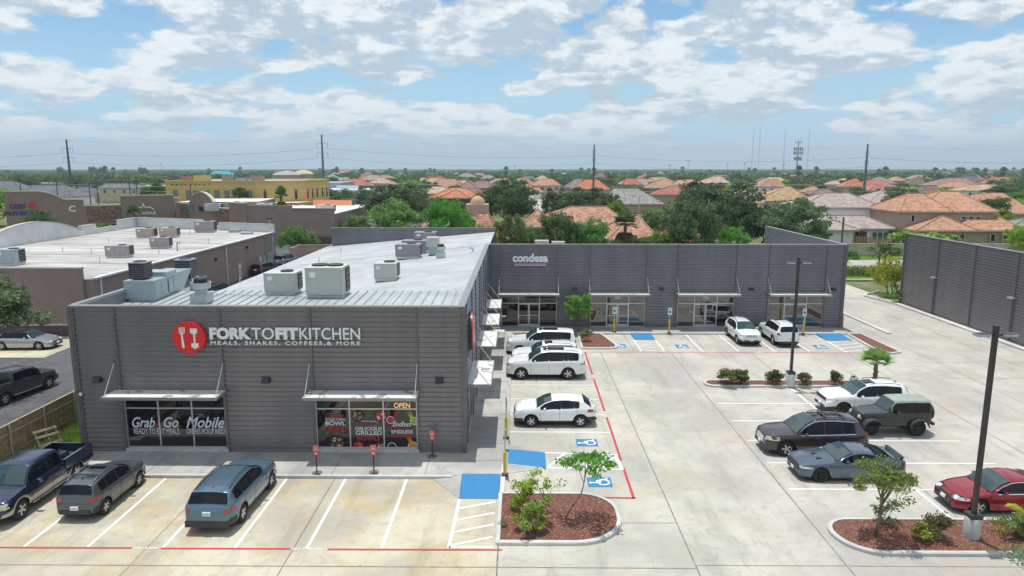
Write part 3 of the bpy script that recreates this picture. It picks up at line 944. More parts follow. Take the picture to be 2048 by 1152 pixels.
mb = MB(); mb.box(wpos(500, 667)[0], wpos(722, 667)[0], Yf - .05, Yf - .004, zb + .12, zt - .1, M_ray); mb.box(x0, x1, Yf - .045, Yf - .005, zs1 + .04, zs0 - .04, M_ray)
mb.build('raceway', t)

# condesa sign
t = thing('studio_sign', 'white condesa lettering above a lilac tagline bar on the wing', 'sign', (1, 60.3, 5.5))
Yc = 60.345
def cpos(px, py): return atY(px, py, 60.3)
mb = MB()
a = cpos(1025, 509.5); b = cpos(1096, 524.5)
vs, fs = fit_text('condesa', b[0] - a[0], (cpos(1060, 507)[1] - b[1]), .06, off=.05)
wall_text(mb, (vs, fs), (a[0] + b[0]) / 2, (cpos(1060, 507)[1] + b[1]) / 2, Yc - .05, M_sign)
mb.build('lettering', t)
mb = MB(); a = cpos(1029, 527); b = cpos(1092, 531.5)
mb.box(a[0], b[0], Yc - .1, Yc - .01, b[1], a[1], mat('lilac', (.62, .42, .60), .5, var=.02))
wall_text(mb, fit_text('the heated pilates studio', (b[0] - a[0]) * .94, (a[1] - b[1]) * .5, .01, off=.01), (a[0] + b[0]) / 2, (a[1] + b[1]) / 2, Yc - .101, mat('ink', (.12, .09, .12), .5))
mb.build('tagline_bar', t)
# round projecting sign on the side wall
t = thing('blade_sign', 'oval red and white restaurant sign seen edge-on on the side wall', 'sign', (-2.3, 35.5, 5.4))
mb = MB(); mb.cyl((-2.58, 35.9, 5.55), (-2.40, 35.9, 5.55), 1.05, 1.05, 36, mat('sign_edge', (.05, .05, .055), .4)); mb.build('disc_edge', t)
mb = MB(); mb.cyl((-2.40, 35.9, 5.55), (-2.37, 35.9, 5.55), .98, .98, 36, M_signred)
mb.box(-2.369, -2.35, 35.3, 35.42, 4.9, 6.2, M_sign); mb.box(-2.369, -2.35, 36.1, 36.5, 5.9, 6.2, M_sign); mb.box(-2.369, -2.35, 36.1, 36.5, 4.9, 5.2, M_sign); mb.box(-2.369, -2.35, 36.25, 36.35, 5.2, 5.9, M_sign)
mb.build('disc_face', t)

# ---------------------------------------------------------------- window lettering
def decal(name, label, Y, items, cat='window lettering'):
    mb = MB()
    for it in items:
        s, px0, px1, py0, py1, m = it[:6]
        kw = it[6] if len(it) > 6 else {}
        xa, za = atY(px0, py1, Y); xb, zb_ = atY(px1, py0, Y)
        wall_text(mb, fit_text(s, xb - xa, zb_ - za, .002, **kw), (xa + xb) / 2, (za + zb_) / 2, Y, m)
    return mb.build(name, label=label, cat=cat)
M_vin = mat('vinyl_white', (.66, .70, .78), .5, var=.02); M_vred = mat('vinyl_red', (.48, .03, .03), .5, var=.02)
script = dict(off=.012, shear=.38)
decal('window_lettering', 'white Grab & Go ready to eat meals lettering on the left window', 32.645, [
    ('Grab', 265, 309, 834, 855, M_vin, script), ('&', 312, 322, 840, 851, M_vred, script), ('Go', 328, 356, 834, 855, M_vin, script),
    ('READY TO EAT MEALS', 268.5, 358, 857, 868, M_vin, dict(off=.004))])
decal('window_lettering', 'white Mobile orders pickup inside lettering on the left window', 32.645, [
    ('Mobile', 373, 448, 834, 855.5, M_vin, script), ('ORDERS PICKUP INSIDE', 374, 452, 857, 868, M_vin, dict(off=.002))])
decal('open_sign', 'glowing amber OPEN sign in the top right pane', 32.645, [
    ('OPEN', 788, 820, 805.5, 816, mat('neon', (.9, .55, .25), .5, var=0, emit=((1.0, .55, .22), .55)), dict(off=.012))], 'open sign')
M_vw = M_vin
decal('window_poster', 'poster reading create your own bowl in the left pane of the poster window', 32.645, [
    ('Create', 651, 687, 826, 836, M_vred, script), ('YOUR OWN', 650, 690, 836.5, 841.5, M_vw, dict(off=.012)), ('BOWL', 651, 691, 842.5, 851, M_vw, dict(off=.025)),
    ('WATCH IT', 650, 694, 852, 857.5, M_vred, dict(off=.018)), ('BE GRILLED', 648, 696, 858, 864, M_vred, dict(off=.018))], 'poster')
decal('window_poster', 'poster reading hot and ready delicious grilled bowls in the middle pane', 32.645, [
    ('FORK ON THE GRILL', 722, 752, 841.3, 844, M_vw, dict(off=.02)), ('Hot & Ready', 714, 761, 845, 852, M_vred, script), ('DELICIOUS', 711, 764, 853.5, 860.5, M_vw, dict(off=.025)),
    ('GRILLED', 711.5, 764, 861.5, 870, M_vw, dict(off=.025)), ('BOWLS', 714.5, 761, 871, 881, M_vred, dict(off=.025))], 'poster')
decal('window_poster', 'poster reading endless combinations endless flavor in the right pane', 32.645, [
    ('Endless', 785, 823, 843, 853, M_vw, dict(off=.015, shear=.35)), ('COMBINATIONS', 783.5, 825, 854.5, 858.5, M_vred, dict(off=.012)), ('ENDLESS', 783, 825.5, 860, 867, M_vw, dict(off=.025)),
    ('FLAVOR', 783.5, 826, 868, 874.5, M_vred, dict(off=.025))], 'poster')
# printed food pictures on the glass (flat discs with food-coloured lumps)
def food(px, py, r, label, rim, cols, seed, half=None):
    rnd = random.Random(seed); x, z = atY(px, py, 32.645); mb = MB()
    def disc(cx, cz, rr, y, m, n=20, sz=1.0):
        mb.poly([(cx + rr * math.cos(2 * PI * i / n), y, cz + rr * sz * math.sin(2 * PI * i / n)) for i in range(n)], m)
    disc(x, z, r, 32.642, rim)
    disc(x, z, r * .84, 32.639, cols[0])
    for k in range(26):
        a = rnd.random() * 2 * PI; d = r * .72 * math.sqrt(rnd.random())
        disc(x + d * math.cos(a), z + d * math.sin(a), r * rnd.uniform(.08, .2), 32.636 - k * .0003, rnd.choice(cols[1:]), 6, rnd.uniform(.6, 1))
    mb.build('food_picture', label=label, cat='poster', group='food pictures stuck on the poster window')
F1 = mat('food_brown', (.20, .10, .04), .6); F2 = mat('food_tan', (.50, .33, .15), .6); F3 = mat('food_red', (.45, .06, .04), .6); F4 = mat('food_green', (.12, .28, .04), .6)
FD = mat('food_dark', (.02, .02, .022), .5); FW_ = mat('food_rice', (.66, .68, .75), .6); FO = mat('food_orange', (.75, .22, .02), .6); FL = mat('food_lime', (.40, .55, .04), .6)
food(674, 887, .44, 'pan of rice and chopped meat pictured low in the left pane', FD, [FD, F1, F2, F2, F3, FW_, F4], 1)
food(716, 832, .30, 'bowl of noodles pictured at the top left of the middle pane', FD, [FD, F1, F2, F2, F3, F4], 2)
food(762, 831, .30, 'red lidded bowl pictured at the top right of the middle pane', FD, [M_vred, M_vred, FW_, M_vred], 3)
food(717, 893, .30, 'red lidded bowl pictured at the bottom left of the middle pane', FD, [M_vred, M_vred, FW_, M_vred], 4)
food(761, 894, .32, 'bowl with a white rice ball pictured at the bottom of the middle pane', FD, [FD, F2, F1, FW_, F2], 5)
food(781, 840, .20, 'red sauce cup pictured at the top left of the right pane', FW_, [M_vred, F3, M_vred], 6)
food(829, 842, .22, 'lime green sauce cup pictured at the top of the right pane', FW_, [FL, FL, F4], 7)
food(784, 893, .22, 'dark sauce cup pictured at the bottom left of the right pane', FW_, [FD, FD, F1], 8)
food(826, 893, .26, 'orange sauce cup pictured at the bottom of the right pane', FW_, [FO, FO, F2], 9)
# splashes
for px, py, m, s, nm in ((786, 830, M_vred, 1, 'red'), (823, 830, FL, -1, 'lime green'), (822, 880, FO, -1, 'orange')):
    mb = MB(); x, z = atY(px, py, 32.634)
    for k in range(4):
        a = .5 + k * .28; mb.poly([(x - .04 + k * .03, 32.634 - k * .0004, z - .25), (x + .03 + k * .03, 32.634 - k * .0004, z - .25), (x + s * .3 * math.cos(a), 32.634 - k * .0004, z + .25 * math.sin(a) + .1)], m)
    mb.build('splash_picture', label='%s juice splash printed in the right poster pane' % nm, cat='poster')
mb = MB()
x, z = atY(672, 870, 32.634)
rr = random.Random(3)
for k in range(22):
    px_ = x + rr.uniform(-.5, .5); pz = z + rr.uniform(-.12, .18); s = rr.uniform(.025, .06)
    mb.poly([(px_ - s, 32.634, pz), (px_, 32.634, pz - s), (px_ + s, 32.634, pz), (px_, 32.634, pz + s * .7)], rr.choice([F4, F2, F3, F1]))
mb.build('food_picture', label='printed flying ingredients above the pan in the left poster pane', cat='poster')
for i, px in enumerate((1235, 1411, 1587)):
    x, z = atY(px, 595, 60.44); mb = MB()
    mb.box(x - .3, x + .3, 60.425, 60.45, z - .16, z + .18, mat('pale_green', (.42, .58, .50), .6))
    mb.box(x - .1, x + .1, 60.42, 60.424, z + .02, z + .1, M_sign)
    mb.build('notice', label='pale green notice on the transom of the %s storefront' % ('second', 'third', 'fourth')[i], cat='notice')

# ---------------------------------------------------------------- rooftop machines
M_hvac = mat('hvac_beige', (.50, .51, .46), .5, .1, var=.05); M_hvacb = mat('hvac_steel', (.36, .44, .46), .42, .35, var=.06)
M_hvacg = mat('hvac_grey', (.27, .265, .30), .5, .15, var=.06); M_grille = mat('hvac_grille', (.035, .035, .045), .5, .2); M_galv = mat('galvanised', (.52, .56, .58), .32, .6, var=.1)
M_hvact = mat('hvac_tan', (.42, .37, .29), .55, var=.08); M_hvacp = mat('hvac_pinkgrey', (.36, .32, .32), .6, var=.14)
def rooftop_unit(px, py, z, w_, d_, h_, m, label, fans=1, group='rooftop air conditioners', at=None, kerbm=None, rzz=0.0):
    X, Y = at if at else G(px, py, z)
    t = thing('air_conditioner', label, 'air conditioner', (X, Y, z), rzz, group)
    b = MB(); b.box(-w_ / 2, w_ / 2, 0, d_, .22, .22 + h_, m)
    b.box(-w_ / 2 - .02, w_ / 2 + .02, -.02, d_ + .02, .19 + h_, .25 + h_, m)
    for sx in (-.48, .1):                                                     # service panels with shadow gaps
        b.box(w_ * sx + .04, w_ * sx + w_ * .36, -.022, -.002, .34, .22 + h_ * .62, m)
    b.box(-w_ * .38, -w_ * .22, -.03, -.003, .2 + h_ * .66, .2 + h_ * .88, M_sign)
    b.build('casing', t, local=True)
    b = MB(); b.box(-w_ / 2 + .06, w_ / 2 - .06, .05, d_ - .05, 0, .2, kerbm or M_galv); b.build('curb', t, local=True)
    g = MB(); g.box(w_ / 2 + .001, w_ / 2 + .05, d_ * .45, d_ * .97, .3, .12 + h_, M_grille)
    for k in range(4): g.box(w_ / 2 + .05, w_ / 2 + .06, d_ * .46, d_ * .96, .4 + k * (h_ - .3) / 4, .42 + k * (h_ - .3) / 4, m)
    g.build('coil_grille', t, local=True)
    for k in range(fans):
        f = MB(); cxx = (-w_ * .22 + k * w_ * .42) if fans > 1 else w_ * .12
        f.lathe([(min(w_, d_) * .27, .252 + h_), (min(w_, d_) * .27, .33 + h_), (min(w_, d_) * .22, .34 + h_), (0, .30 + h_)], 16, M_grille, c=(cxx, d_ * .6, 0))
        f.build('fan_cowl', t, local=True)
    return t
rooftop_unit(560, 592, 6.86, 1.75, 1.35, 1.05, M_hvac, 'beige air conditioner left of the biggest beige unit on the front roof')
rooftop_unit(649, 598, 6.84, 2.05, 1.7, 1.5, M_hvac, 'biggest beige air conditioner with two fans on the front roof', 2)
rooftop_unit(770, 563, 6.27, 1.5, 1.6, 1.0, M_hvac, 'beige air conditioner alone on the white roof coating')
rooftop_unit(815, 518, 6.25, 2.1, 1.5, 1.0, M_hvacg, 'nearest purple-grey air conditioner on the white roof')
rooftop_unit(828, 509, 6.25, 2.2, 1.5, 1.0, M_hvacg, 'middle purple-grey air conditioner on the white roof')
rooftop_unit(850, 489, 6.25, 2.2, 1.5, 1.0, M_hvacg, 'farthest purple-grey air conditioner below the rear parapet')
# make-up air unit
X, Y = G(283, 606, 6.78)
t = thing('makeup_air_unit', 'long blue-grey kitchen air unit with intake hood at the front left roof corner', 'air handler', (X, Y, 6.8))
b = MB(); b.box(X - .9, X + .75, Y + .0, Y + 1.5, 7.0, 8.0, M_hvacb); b.box(X - .85, X + .7, Y + 1.5, Y + 2.7, 7.0, 8.25, M_hvacb)
b.box(X - .85, X + .7, Y + 2.7, Y + 3.5, 7.0, 8.05, M_hvacb)
for yy in (.08, .8, 1.6, 2.2): b.box(X + .752, X + .765, Y + yy, Y + yy + .55, 7.1, 7.88, M_hvacb)
b.build('casing', t)
b = MB(); x0, x1 = X - .85, X + .7; y0 = Y + 3.5
b.mesh([(x0, y0, 7.1), (x1, y0, 7.1), (x1, y0, 8.05), (x0, y0, 8.05), (x1, y0 + 1.1, 8.05), (x0, y0 + 1.1, 8.05)], [(0, 1, 2, 3), (0, 5, 4, 1), (3, 2, 4, 5), (1, 4, 2), (0, 3, 5)], M_hvacb)
b.build('intake_hood', t)
b = MB(); b.box(X - .75, X + .7, Y + .1, Y + 4.2, 6.6, 6.99, M_galv); b.build('curb', t)
def condenser(x, y, z, label, s=.85, h=.9):
    t = thing('condenser', label, 'condenser', (x, y, z), group='square black condensers on the roof')
    b = MB(); b.box(x - s / 2, x + s / 2, y - s / 2, y + s / 2, z + .05, z + h, M_grille)
    for k in range(7): b.box(x - s / 2 - .008, x + s / 2 + .008, y - s / 2 - .008, y + s / 2 + .008, z + .12 + k * h * .12, z + .135 + k * h * .12, M_hvacg)
    b.build('coil_grille', t)
    b = MB(); b.box(x - s / 2 - .02, x + s / 2 + .02, y - s / 2 - .02, y + s / 2 + .02, z + h, z + h + .06, M_hvacb); b.lathe([(s * .4, h + .06), (s * .38, h + .1), (.1, h + .14), (0, h + .12)], 14, M_grille, c=(x, y, z))
    b.build('top_panel', t)
    return t
condenser(X - .3, Y + .75, 8.0, 'black condenser on top of the blue-grey kitchen air unit')
condenser(X + .15, Y + 4.6 + .4, 7.4, 'black and blue condenser behind the kitchen air unit', .9, 1.1)
b = MB(); b.box(X - .35, X + .7, Y + 4.5, Y + 5.5, 6.85, 7.42, M_galv); b.build('equipment_stand', label='low galvanised stand under the rear condenser', cat='stand')
# exhaust fan
def exhaust(px, py, z, s, label):
    X, Y = G(px, py, z)
    t = thing('exhaust_fan', label, 'exhaust fan', (X, Y, z), group='mushroom exhaust fans on the roof')
    b = MB(); b.box(X - .42 * s, X + .42 * s, Y, Y + .84 * s, z, z + .55 * s, M_galv); b.build('curb', t)
    c = (X, Y + .42 * s, z)
    b = MB(); b.lathe([(.30 * s, .55 * s), (.30 * s, .72 * s), (.46 * s, .80 * s), (.50 * s, 1.12 * s), (.47 * s, 1.12 * s), (.40 * s, .85 * s), (0, .85 * s)], 20, M_galv, c=c); b.build('wind_band', t, smooth=True)
    b = MB(); b.lathe([(.33 * s, .85 * s), (.33 * s, 1.30 * s), (.28 * s, 1.36 * s), (0, 1.38 * s)], 18, M_grille, c=c); b.build('motor_cap', t)
exhaust(397, 610, 6.8, 1.05, 'big galvanised mushroom fan beside the kitchen air unit')
exhaust(881, 516, 6.5, .85, 'small mushroom fan at the foot of the tall vent on the white roof')
X, Y = G(866, 510, 6.45)
t = thing('roof_vent', 'tall pale green box vent beside the small mushroom fan', 'vent', (X, Y, 6.45))
b = MB(); b.box(X - .4, X + .45, Y, Y + .9, 6.45, 7.15, M_hvacb); b.build('curb', t)
b = MB(); b.box(X - .55, X + .5, Y - .08, Y + .95, 7.15, 8.0, M_hvac); b.build('cap', t)
# vent pipes
def vent_pipe(px, py, z, h, label, curl=False, r=.05):
    X, Y = G(px, py, z); b = MB()
    if curl: b.tube([(X, Y, z), (X, Y, z + h), (X - .08, Y, z + h + .12), (X - .22, Y, z + h + .12), (X - .28, Y, z + h - .02)], r, 8, M_galv)
    else: b.cyl((X, Y, z), (X, Y, z + h), r, r, 8, M_galv); b.cyl((X, Y, z - .02), (X, Y, z + .1), r * 2.2, r * 1.2, 8, M_galv)
    b.build('vent_pipe', label=label, cat='pipe', group='small pipes standing on the roofs')
for px, py in ((638, 523), (682, 503), (912, 506), (955, 499), (963, 485), (480, 565)):
    vent_pipe(px, py, 6.1 if px > 700 else 5.6, .45, 'short grey vent pipe standing on the white coated roof', r=.04)
vent_pipe(946, 506, 6.6, .35, 'curled gooseneck vent near the side parapet of the white roof', True, .07)
b = MB(); a0 = G(418, 588, 6.95); a1 = G(690, 596, 6.92)
b.tube([(a0[0], a0[1], 6.98), ((a0[0] + a1[0]) / 2, (a0[1] + a1[1]) / 2 - .3, 6.97), (a1[0], a1[1], 6.97)], .025, 6, M_galv)
b.build('roof_conduit', label='thin conduit running along the seam roof past the beige units', cat='conduit')
b = MB(); a0 = G(600, 532, 5.7); a1 = G(960, 492, 6.7)
b.tube([(a0[0], a0[1], 5.75 + .03), (a1[0], a1[1], 6.75)], .025, 6, M_alu)
b.build('roof_conduit', label='long thin conduit crossing the white coated roof', cat='conduit')
for px0, px1 in ((1070, 1098), (1104, 1130)):
    x0 = atY(px0, 487, 66)[0]; x1 = atY(px1, 487, 66)[0]; b = MB(); b.box(x0, x1, 66, 67.2, 6.2, atY(px0, 482 if px0 < 1100 else 484.5, 66)[1], M_hvacp)
    b.build('roof_hatch', label='pale unit top just showing over the wing parapet %s' % ('nearer the studio sign' if px0 < 1100 else 'right of the other one'), cat='air conditioner')

# ---------------------------------------------------------------- second dark building on the right
rb = thing('retail_building', 'dark corrugated building side wall along the drive at the right edge', 'building', (40.1, 60, 0))
mb = MB(); ribbed(mb, (40.1, 72.1), (40.1, 30), 0, 7.35, M_pan, seams=[72.1 - y for y in (72.0, 66.3, 60.9, 55.6, 50.3, 45)], seam_m=M_trim)
mb.poly([(52, 72.1, 0), (40.1, 72.1, 0), (40.1, 72.1, 7.3), (52, 72.1, 3.9)], M_pan)
mb.build('side_wall', rb)
mb = MB(); mb.box(39.98, 40.15, 72.05, 72.2, .01, 7.34, M_trim); mb.build('corner_trim', rb)
mb = MB(); mb.box(40.02, 40.4, 30, 72.2, 7.35, 7.42, M_cap); mb.build('parapet_cap', rb)
mb = MB(); mb.poly([(40.3, 30, 6.9), (52, 30, 3.8), (52, 72, 3.8), (40.3, 72, 6.9)], M_roofW); mb.build('roof', rb)
for yy, zz, wh in ((66.4, 3.6, 'nearer the flowering shrub'), (55.7, 3.6, 'closer to the right edge')):
    mb = MB(); mb.box(39.72, 40.04, yy - .28, yy + .28, zz, zz + .14, M_alu); mb.cyl((40.0, yy, 0.1), (40.0, yy, zz), .03, .03, 6, M_trim)
    mb.box(39.95, 40.06, yy - .1, yy + .1, zz - .12, zz, M_trim)
    mb.build('wall_light', label='pale flat wall light on the right-hand building, %s' % wh, cat='light')
# ================================================================== vehicles
M_tyre = mat('tyre', (.022, .022, .024), .85, var=.1)
M_rimS = mat('rim_silver', (.55, .55, .56), .28, .8, var=.03); M_rimK = mat('rim_black', (.02, .02, .022), .35, .4, var=0)
M_clad = mat('cladding', (.035, .037, .040), .6, var=.05)
M_carg = glass_mat('car_glass', (.006, .008, .012), 1.38, .05)
M_carw = glass_mat('windscreen', (.026, .055, .058), 1.75, .03)
M_tail = mat('tail_lamp', (.36, .012, .016), .15, var=0, coat=1); M_head = mat('head_lamp', (.62, .64, .66), .12, .2, var=.05, coat=1)
M_headO = mat('amber_lamp', (.75, .25, .02), .2, var=0); M_headY = mat('aged_lamp', (.55, .52, .36), .3, var=.05)
M_chrome = mat('chrome', (.72, .73, .74), .15, .95, var=0); M_plate = mat('number_plate', (.72, .75, .80), .4, var=.03); M_ink2 = mat('plate_ink', (.05, .06, .15), .5, var=0)
M_under = mat('underbody', (.012, .012, .012), .9, var=0)
def paint(name, c, metal=.35, rough=.28): return mat(name, c, rough, metal, var=.03, scale=1.5, coat=.8)

def interp(pts, x):
    if x <= pts[0][0]: return pts[0][1]
    for (a, b), (c, d) in zip(pts[:-1], pts[1:]):
        if x <= c:
            t = (x - a) / max(1e-6, c - a); return b + (d - b) * t
    return pts[-1][1]

class Body:
    def __init__(s, sp):
        s.__dict__.update(sp)
        s.hw = s.W / 2
    def T(s, x): return interp(s.top, x)
    def B(s, x): return min(interp(s.belt, x), s.T(x) - .012)
    def plan(s, x):
        f, r = s.nose; L = s.L
        k = 1.0
        if x < f[0]: k -= f[1] * ((f[0] - x) / f[0]) ** 2.2
        if x > L - r[0]: k -= r[1] * ((x - L + r[0]) / r[0]) ** 2.2
        for d_ in (x, L - x):
            if d_ < .20: k -= .09 * ((.20 - d_) / .20) ** 2
        return k
    def b(s, x):
        z = s.sill
        if x < .55: z = s.sill + .06 * (1 - x / .55)
        if x > s.L - .5: z = s.sill + .10 * (x - s.L + .5) / .5
        for xw in s.wheels:
            ra = s.R + s.gap
            if abs(x - xw) < ra: z = max(z, s.R + math.sqrt(max(0, ra * ra - (x - xw) ** 2)))
        return min(z, s.B(x) - .03)
    def wb(s, x): return s.hw * s.plan(x)
    def side(s, x, z):
        """outer half width at height z"""
        w = s.wb(x); B = s.B(x); b0 = s.sill
        if z <= B:
            t = max(0., min(1., (z - b0) / max(.05, B - b0)))
            return w * interp(((0, .945), (.15, .985), (.4, 1.0), (.68, .995), (.92, .975), (1, .945)), t)
        return w * .945 - .02 - s.tum * (z - B) * s.plan(x)
    def ring(s, x):
        b, B, T = s.b(x), s.B(x), s.T(x)
        h = T - B
        r = []
        for t in (0, .12, .38, .65, .9, 1.0):
            z = b + (B - b) * t; r.append((s.side(x, z), z))
        e = min(.10, h * .35)
        zs = T - e
        for t in (.35, .8, 1.0):
            z = B + (zs - B) * t; r.append((s.side(x, z) if h > .18 else s.wb(x) * .955 - .03 * t - s.tum * .5 * (z - B), z))
        y8 = r[-1][0]
        cr = s.crown
        r += [(y8 - e * .75, T - cr * .9), (y8 * .55, T - cr * .25), (0, T)]
        return r

def build_car(name, label, loc, heading, sp, mats, group='vehicles parked round the retail building', lite=False):
    """heading: direction the nose points, degrees from +X"""
    B = Body(sp); L = B.L
    t = thing(name, label, sp.get('cat', 'car'), (loc[0], loc[1], loc[2] if len(loc) > 2 else 0), R(heading), group)
    P = mats['paint']; LX = lambda x: L / 2 - x
    xs = {0.0, .015, .05, .10, .16, L, L - .015, L - .05, L - .10, L - .16}
    for (x, _) in B.top: xs.add(x)
    for (x, _) in B.belt: xs.add(min(max(x, 0), L))
    k = 0.0
    while k < L: xs.add(round(k, 3)); k += .30 if lite else .16
    for xw in B.wheels:
        for a in range(0, 181, 20): xs.add(xw + (B.R + B.gap) * math.cos(R(a)) * .999)
    xs = sorted(x for x in xs if 0 <= x <= L)
    xs = [x for i, x in enumerate(xs) if i == 0 or x - xs[i - 1] > .012]
    rings = [B.ring(x) for x in xs]; n = len(rings[0])
    mb = MB(); vs = []
    for x, r in zip(xs, rings):
        for y, z in r: vs.append((LX(x), -y, z))
        for y, z in reversed(r[:-1]): vs.append((LX(x), y, z))
    w = 2 * n - 1
    low = mats.get('low', P); cladz = sp.get('cladz', 0)
    for i in range(len(xs) - 1):
        for j in range(w - 1):
            jj = j if j < n - 1 else w - 2 - j
            m = P
            xm = (xs[i] + xs[i + 1]) / 2
            if jj == 0: m = low
            elif jj == 1 and (sp.get('clad2') or xm < .5 or xm > L - .5): m = low
            if mats.get('roof') and jj >= 6 and B.T(xm) - B.B(xm) > .33: m = mats['roof']
            if mats.get('two') and jj <= 1: m = mats['two']
            mb.mesh([vs[i * w + j], vs[(i + 1) * w + j], vs[(i + 1) * w + j + 1], vs[i * w + j + 1]], [(0, 1, 2, 3)], m)
    mb.poly([vs[j] for j in range(w)], low)
    mb.poly([vs[(len(xs) - 1) * w + j] for j in reversed(range(w))], mats.get('tailm', P))
    # weld through from_pydata merge afterwards
    bo = mb.build('body', t, local=True)
    import bmesh
    bm = bmesh.new(); bm.from_mesh(bo.data); bmesh.ops.remove_doubles(bm, verts=bm.verts, dist=.0005)
    bmesh.ops.recalc_face_normals(bm, faces=bm.faces)
    bm.to_mesh(bo.data); bm.free()
    bo.data.polygons.foreach_set('use_smooth', [True] * len(bo.data.polygons)); bo.data.set_sharp_from_angle(angle=R(42))
    # dark chassis filling the arches
    mb = MB(); mb.box(LX(.25), LX(L - .3), -B.hw * .80, B.hw * .80, B.sill + .02, B.R * 2 + .02, M_under); mb.box(LX(.3), LX(L - .3), -B.hw * .9, B.hw * .9, B.sill - .06, B.sill + .04, M_under)
    mb.build('chassis', t, local=True)
    # wheels
    for xw in B.wheels:
        for sy in (-1, 1):
            yo = B.hw * .985 * B.plan(xw) * sy; r = B.R; wd = sp.get('tw', .23)
            mb = MB(); mb.lathe([(r * .60, 0), (r * .93, 0), (r, .03), (r, wd - .03), (r * .93, wd), (r * .60, wd)], 22, M_tyre, c=(0, -wd, 0), axis='y')
            ty = mb.build('wheel', t, local=True, smooth=True); ty.location = (LX(xw), yo, r); ty.rotation_euler = (0, 0, 0 if sy > 0 else PI)
            mb = MB(); rm = mats['rim']; rr = r * .64
            mb.lathe([(rr, 0.002), (rr, -.03), (rr * .92, -.04), (rr * .88, -.12), (0, -.13)], 20, rm if rm is M_rimS else M_rimK, c=(0, 0, 0), axis='y')
            if not lite:
                mb.lathe([(rr * .88, -.035), (0.01, -.115)], 20, M_rimK, axis='y')
                ns = sp.get('spokes', 5)
                for q in range(ns):
                    a = 2 * PI * q / ns; c, s = math.cos(a), math.sin(a); hw1, hw2 = rr * .13, rr * .2
                    pts = [(rr * .1 * c - hw1 * s, -.028, rr * .1 * s + hw1 * c), (rr * .1 * c + hw1 * s, -.028, rr * .1 * s - hw1 * c), (rr * .9 * c + hw2 * s, -.018, rr * .9 * s - hw2 * c), (rr * .9 * c - hw2 * s, -.018, rr * .9 * s + hw2 * c)]
                    mb.poly(pts, rm)
                    mb.poly(list(reversed([(p[0], p[1] - .03, p[2]) for p in pts])), rm)
                mb.cyl((0, -.05, 0), (0, -.012, 0), rr * .17, rr * .15, 10, rm)
            ri = mb.build('rim', ty, local=True, smooth=True); ri.location = (0, 0, 0)
    eps = .016
    def skin(mbx, x0, x1, zlo, zhi, sy, m, nx=6, nz=4, e=eps):
        g = []
        for i in range(nx + 1):
            x = x0 + (x1 - x0) * i / nx; a, b_ = zlo(x), zhi(x)
            g.append([(LX(x), sy * (B.side(x, a + (b_ - a) * k / nz) + e), a + (b_ - a) * k / nz) for k in range(nz + 1)])
        for i in range(nx):
            for k in range(nz):
                q = [g[i][k], g[i + 1][k], g[i + 1][k + 1], g[i][k + 1]]
                mbx.poly(q if sy < 0 else list(reversed(q)), m)
    # side windows
    a0, a1 = sp['glass']; zl = lambda x: B.B(x) + .025
    zh = lambda x: max(zl(x), min(B.T(x) - sp.get('header', .105), 9))
    pil = [a0] + list(sp['pillars']) + [a1]
    for sy in (-1, 1):
        mb = MB(); skin(mb, a0 - .02, a1 + .03, lambda x: zl(x) - .02, lambda x: zh(x) + .015, sy, M_clad, 18, 5, .009); mb.build('window_surround', t, local=True, smooth='all')
        if mats.get('trimline'):
            mb = MB(); skin(mb, a0, a1, lambda x: zl(x) - .03, lambda x: zl(x) - .005, sy, M_chrome, 10, 1); skin(mb, a0, a1, lambda x: zh(x) + .005, lambda x: zh(x) + .03, sy, M_chrome, 12, 1); mb.build('window_trim', t, local=True, smooth='all')
        for p, q in zip(pil[:-1], pil[1:]):
            if q - p < .15: continue
            mb = MB(); skin(mb, p + .018, q - .018, zl, zh, sy, M_carg, 12, 5); mb.build('side_window', t, local=True, smooth='all')
    # windscreen and rear window following the top surface
    def topglass(nm, x0, x1, m, e=.012, marg=.055, zmin=0):
        mb = MB(); g = []; nx = 8
        sg = 1
        for i in range(nx + 1):
            x = x0 + (x1 - x0) * i / nx; T = B.T(x)
            h = T - B.B(x); ymax = B.side(x, T - min(.10, h * .35)) - marg
            dx = .5 * (B.T(x + .03) - B.T(x - .03)) / .03; nl = math.hypot(dx, 1)
            row = []
            for k in range(-4, 5):
                y = ymax * k / 4
                cr = B.crown * (.25 * min(1, abs(y) / (ymax * .55)) + .3 * max(0, abs(y) / ymax - .5))
                row.append((LX(x) + e * (-(-dx)) / nl * 1.0, y, T - cr + e / nl))
            g.append(row)
        for i in range(nx):
            for k in range(8): mb.poly([g[i][k], g[i][k + 1], g[i + 1][k + 1], g[i + 1][k]], m)
        o = mb.build(nm, t, local=True, smooth='all')
        return o
    ws = sp['screen']; topglass('windscreen', ws[0], ws[1], M_carw)
    if sp.get('rear'): topglass('rear_window', sp['rear'][0], sp['rear'][1], M_carg)
    if sp.get('sunroof'): topglass('sunroof', sp['sunroof'][0], sp['sunroof'][1], M_carg, .008, sp.get('srm', .28))
    # lights wrapped round the corners
    def Tinv(z, rear=False):
        N = 60
        for i in range(N):
            x = i * .7 / N
            if B.T(L - x if rear else x) >= z: return x
        return .3
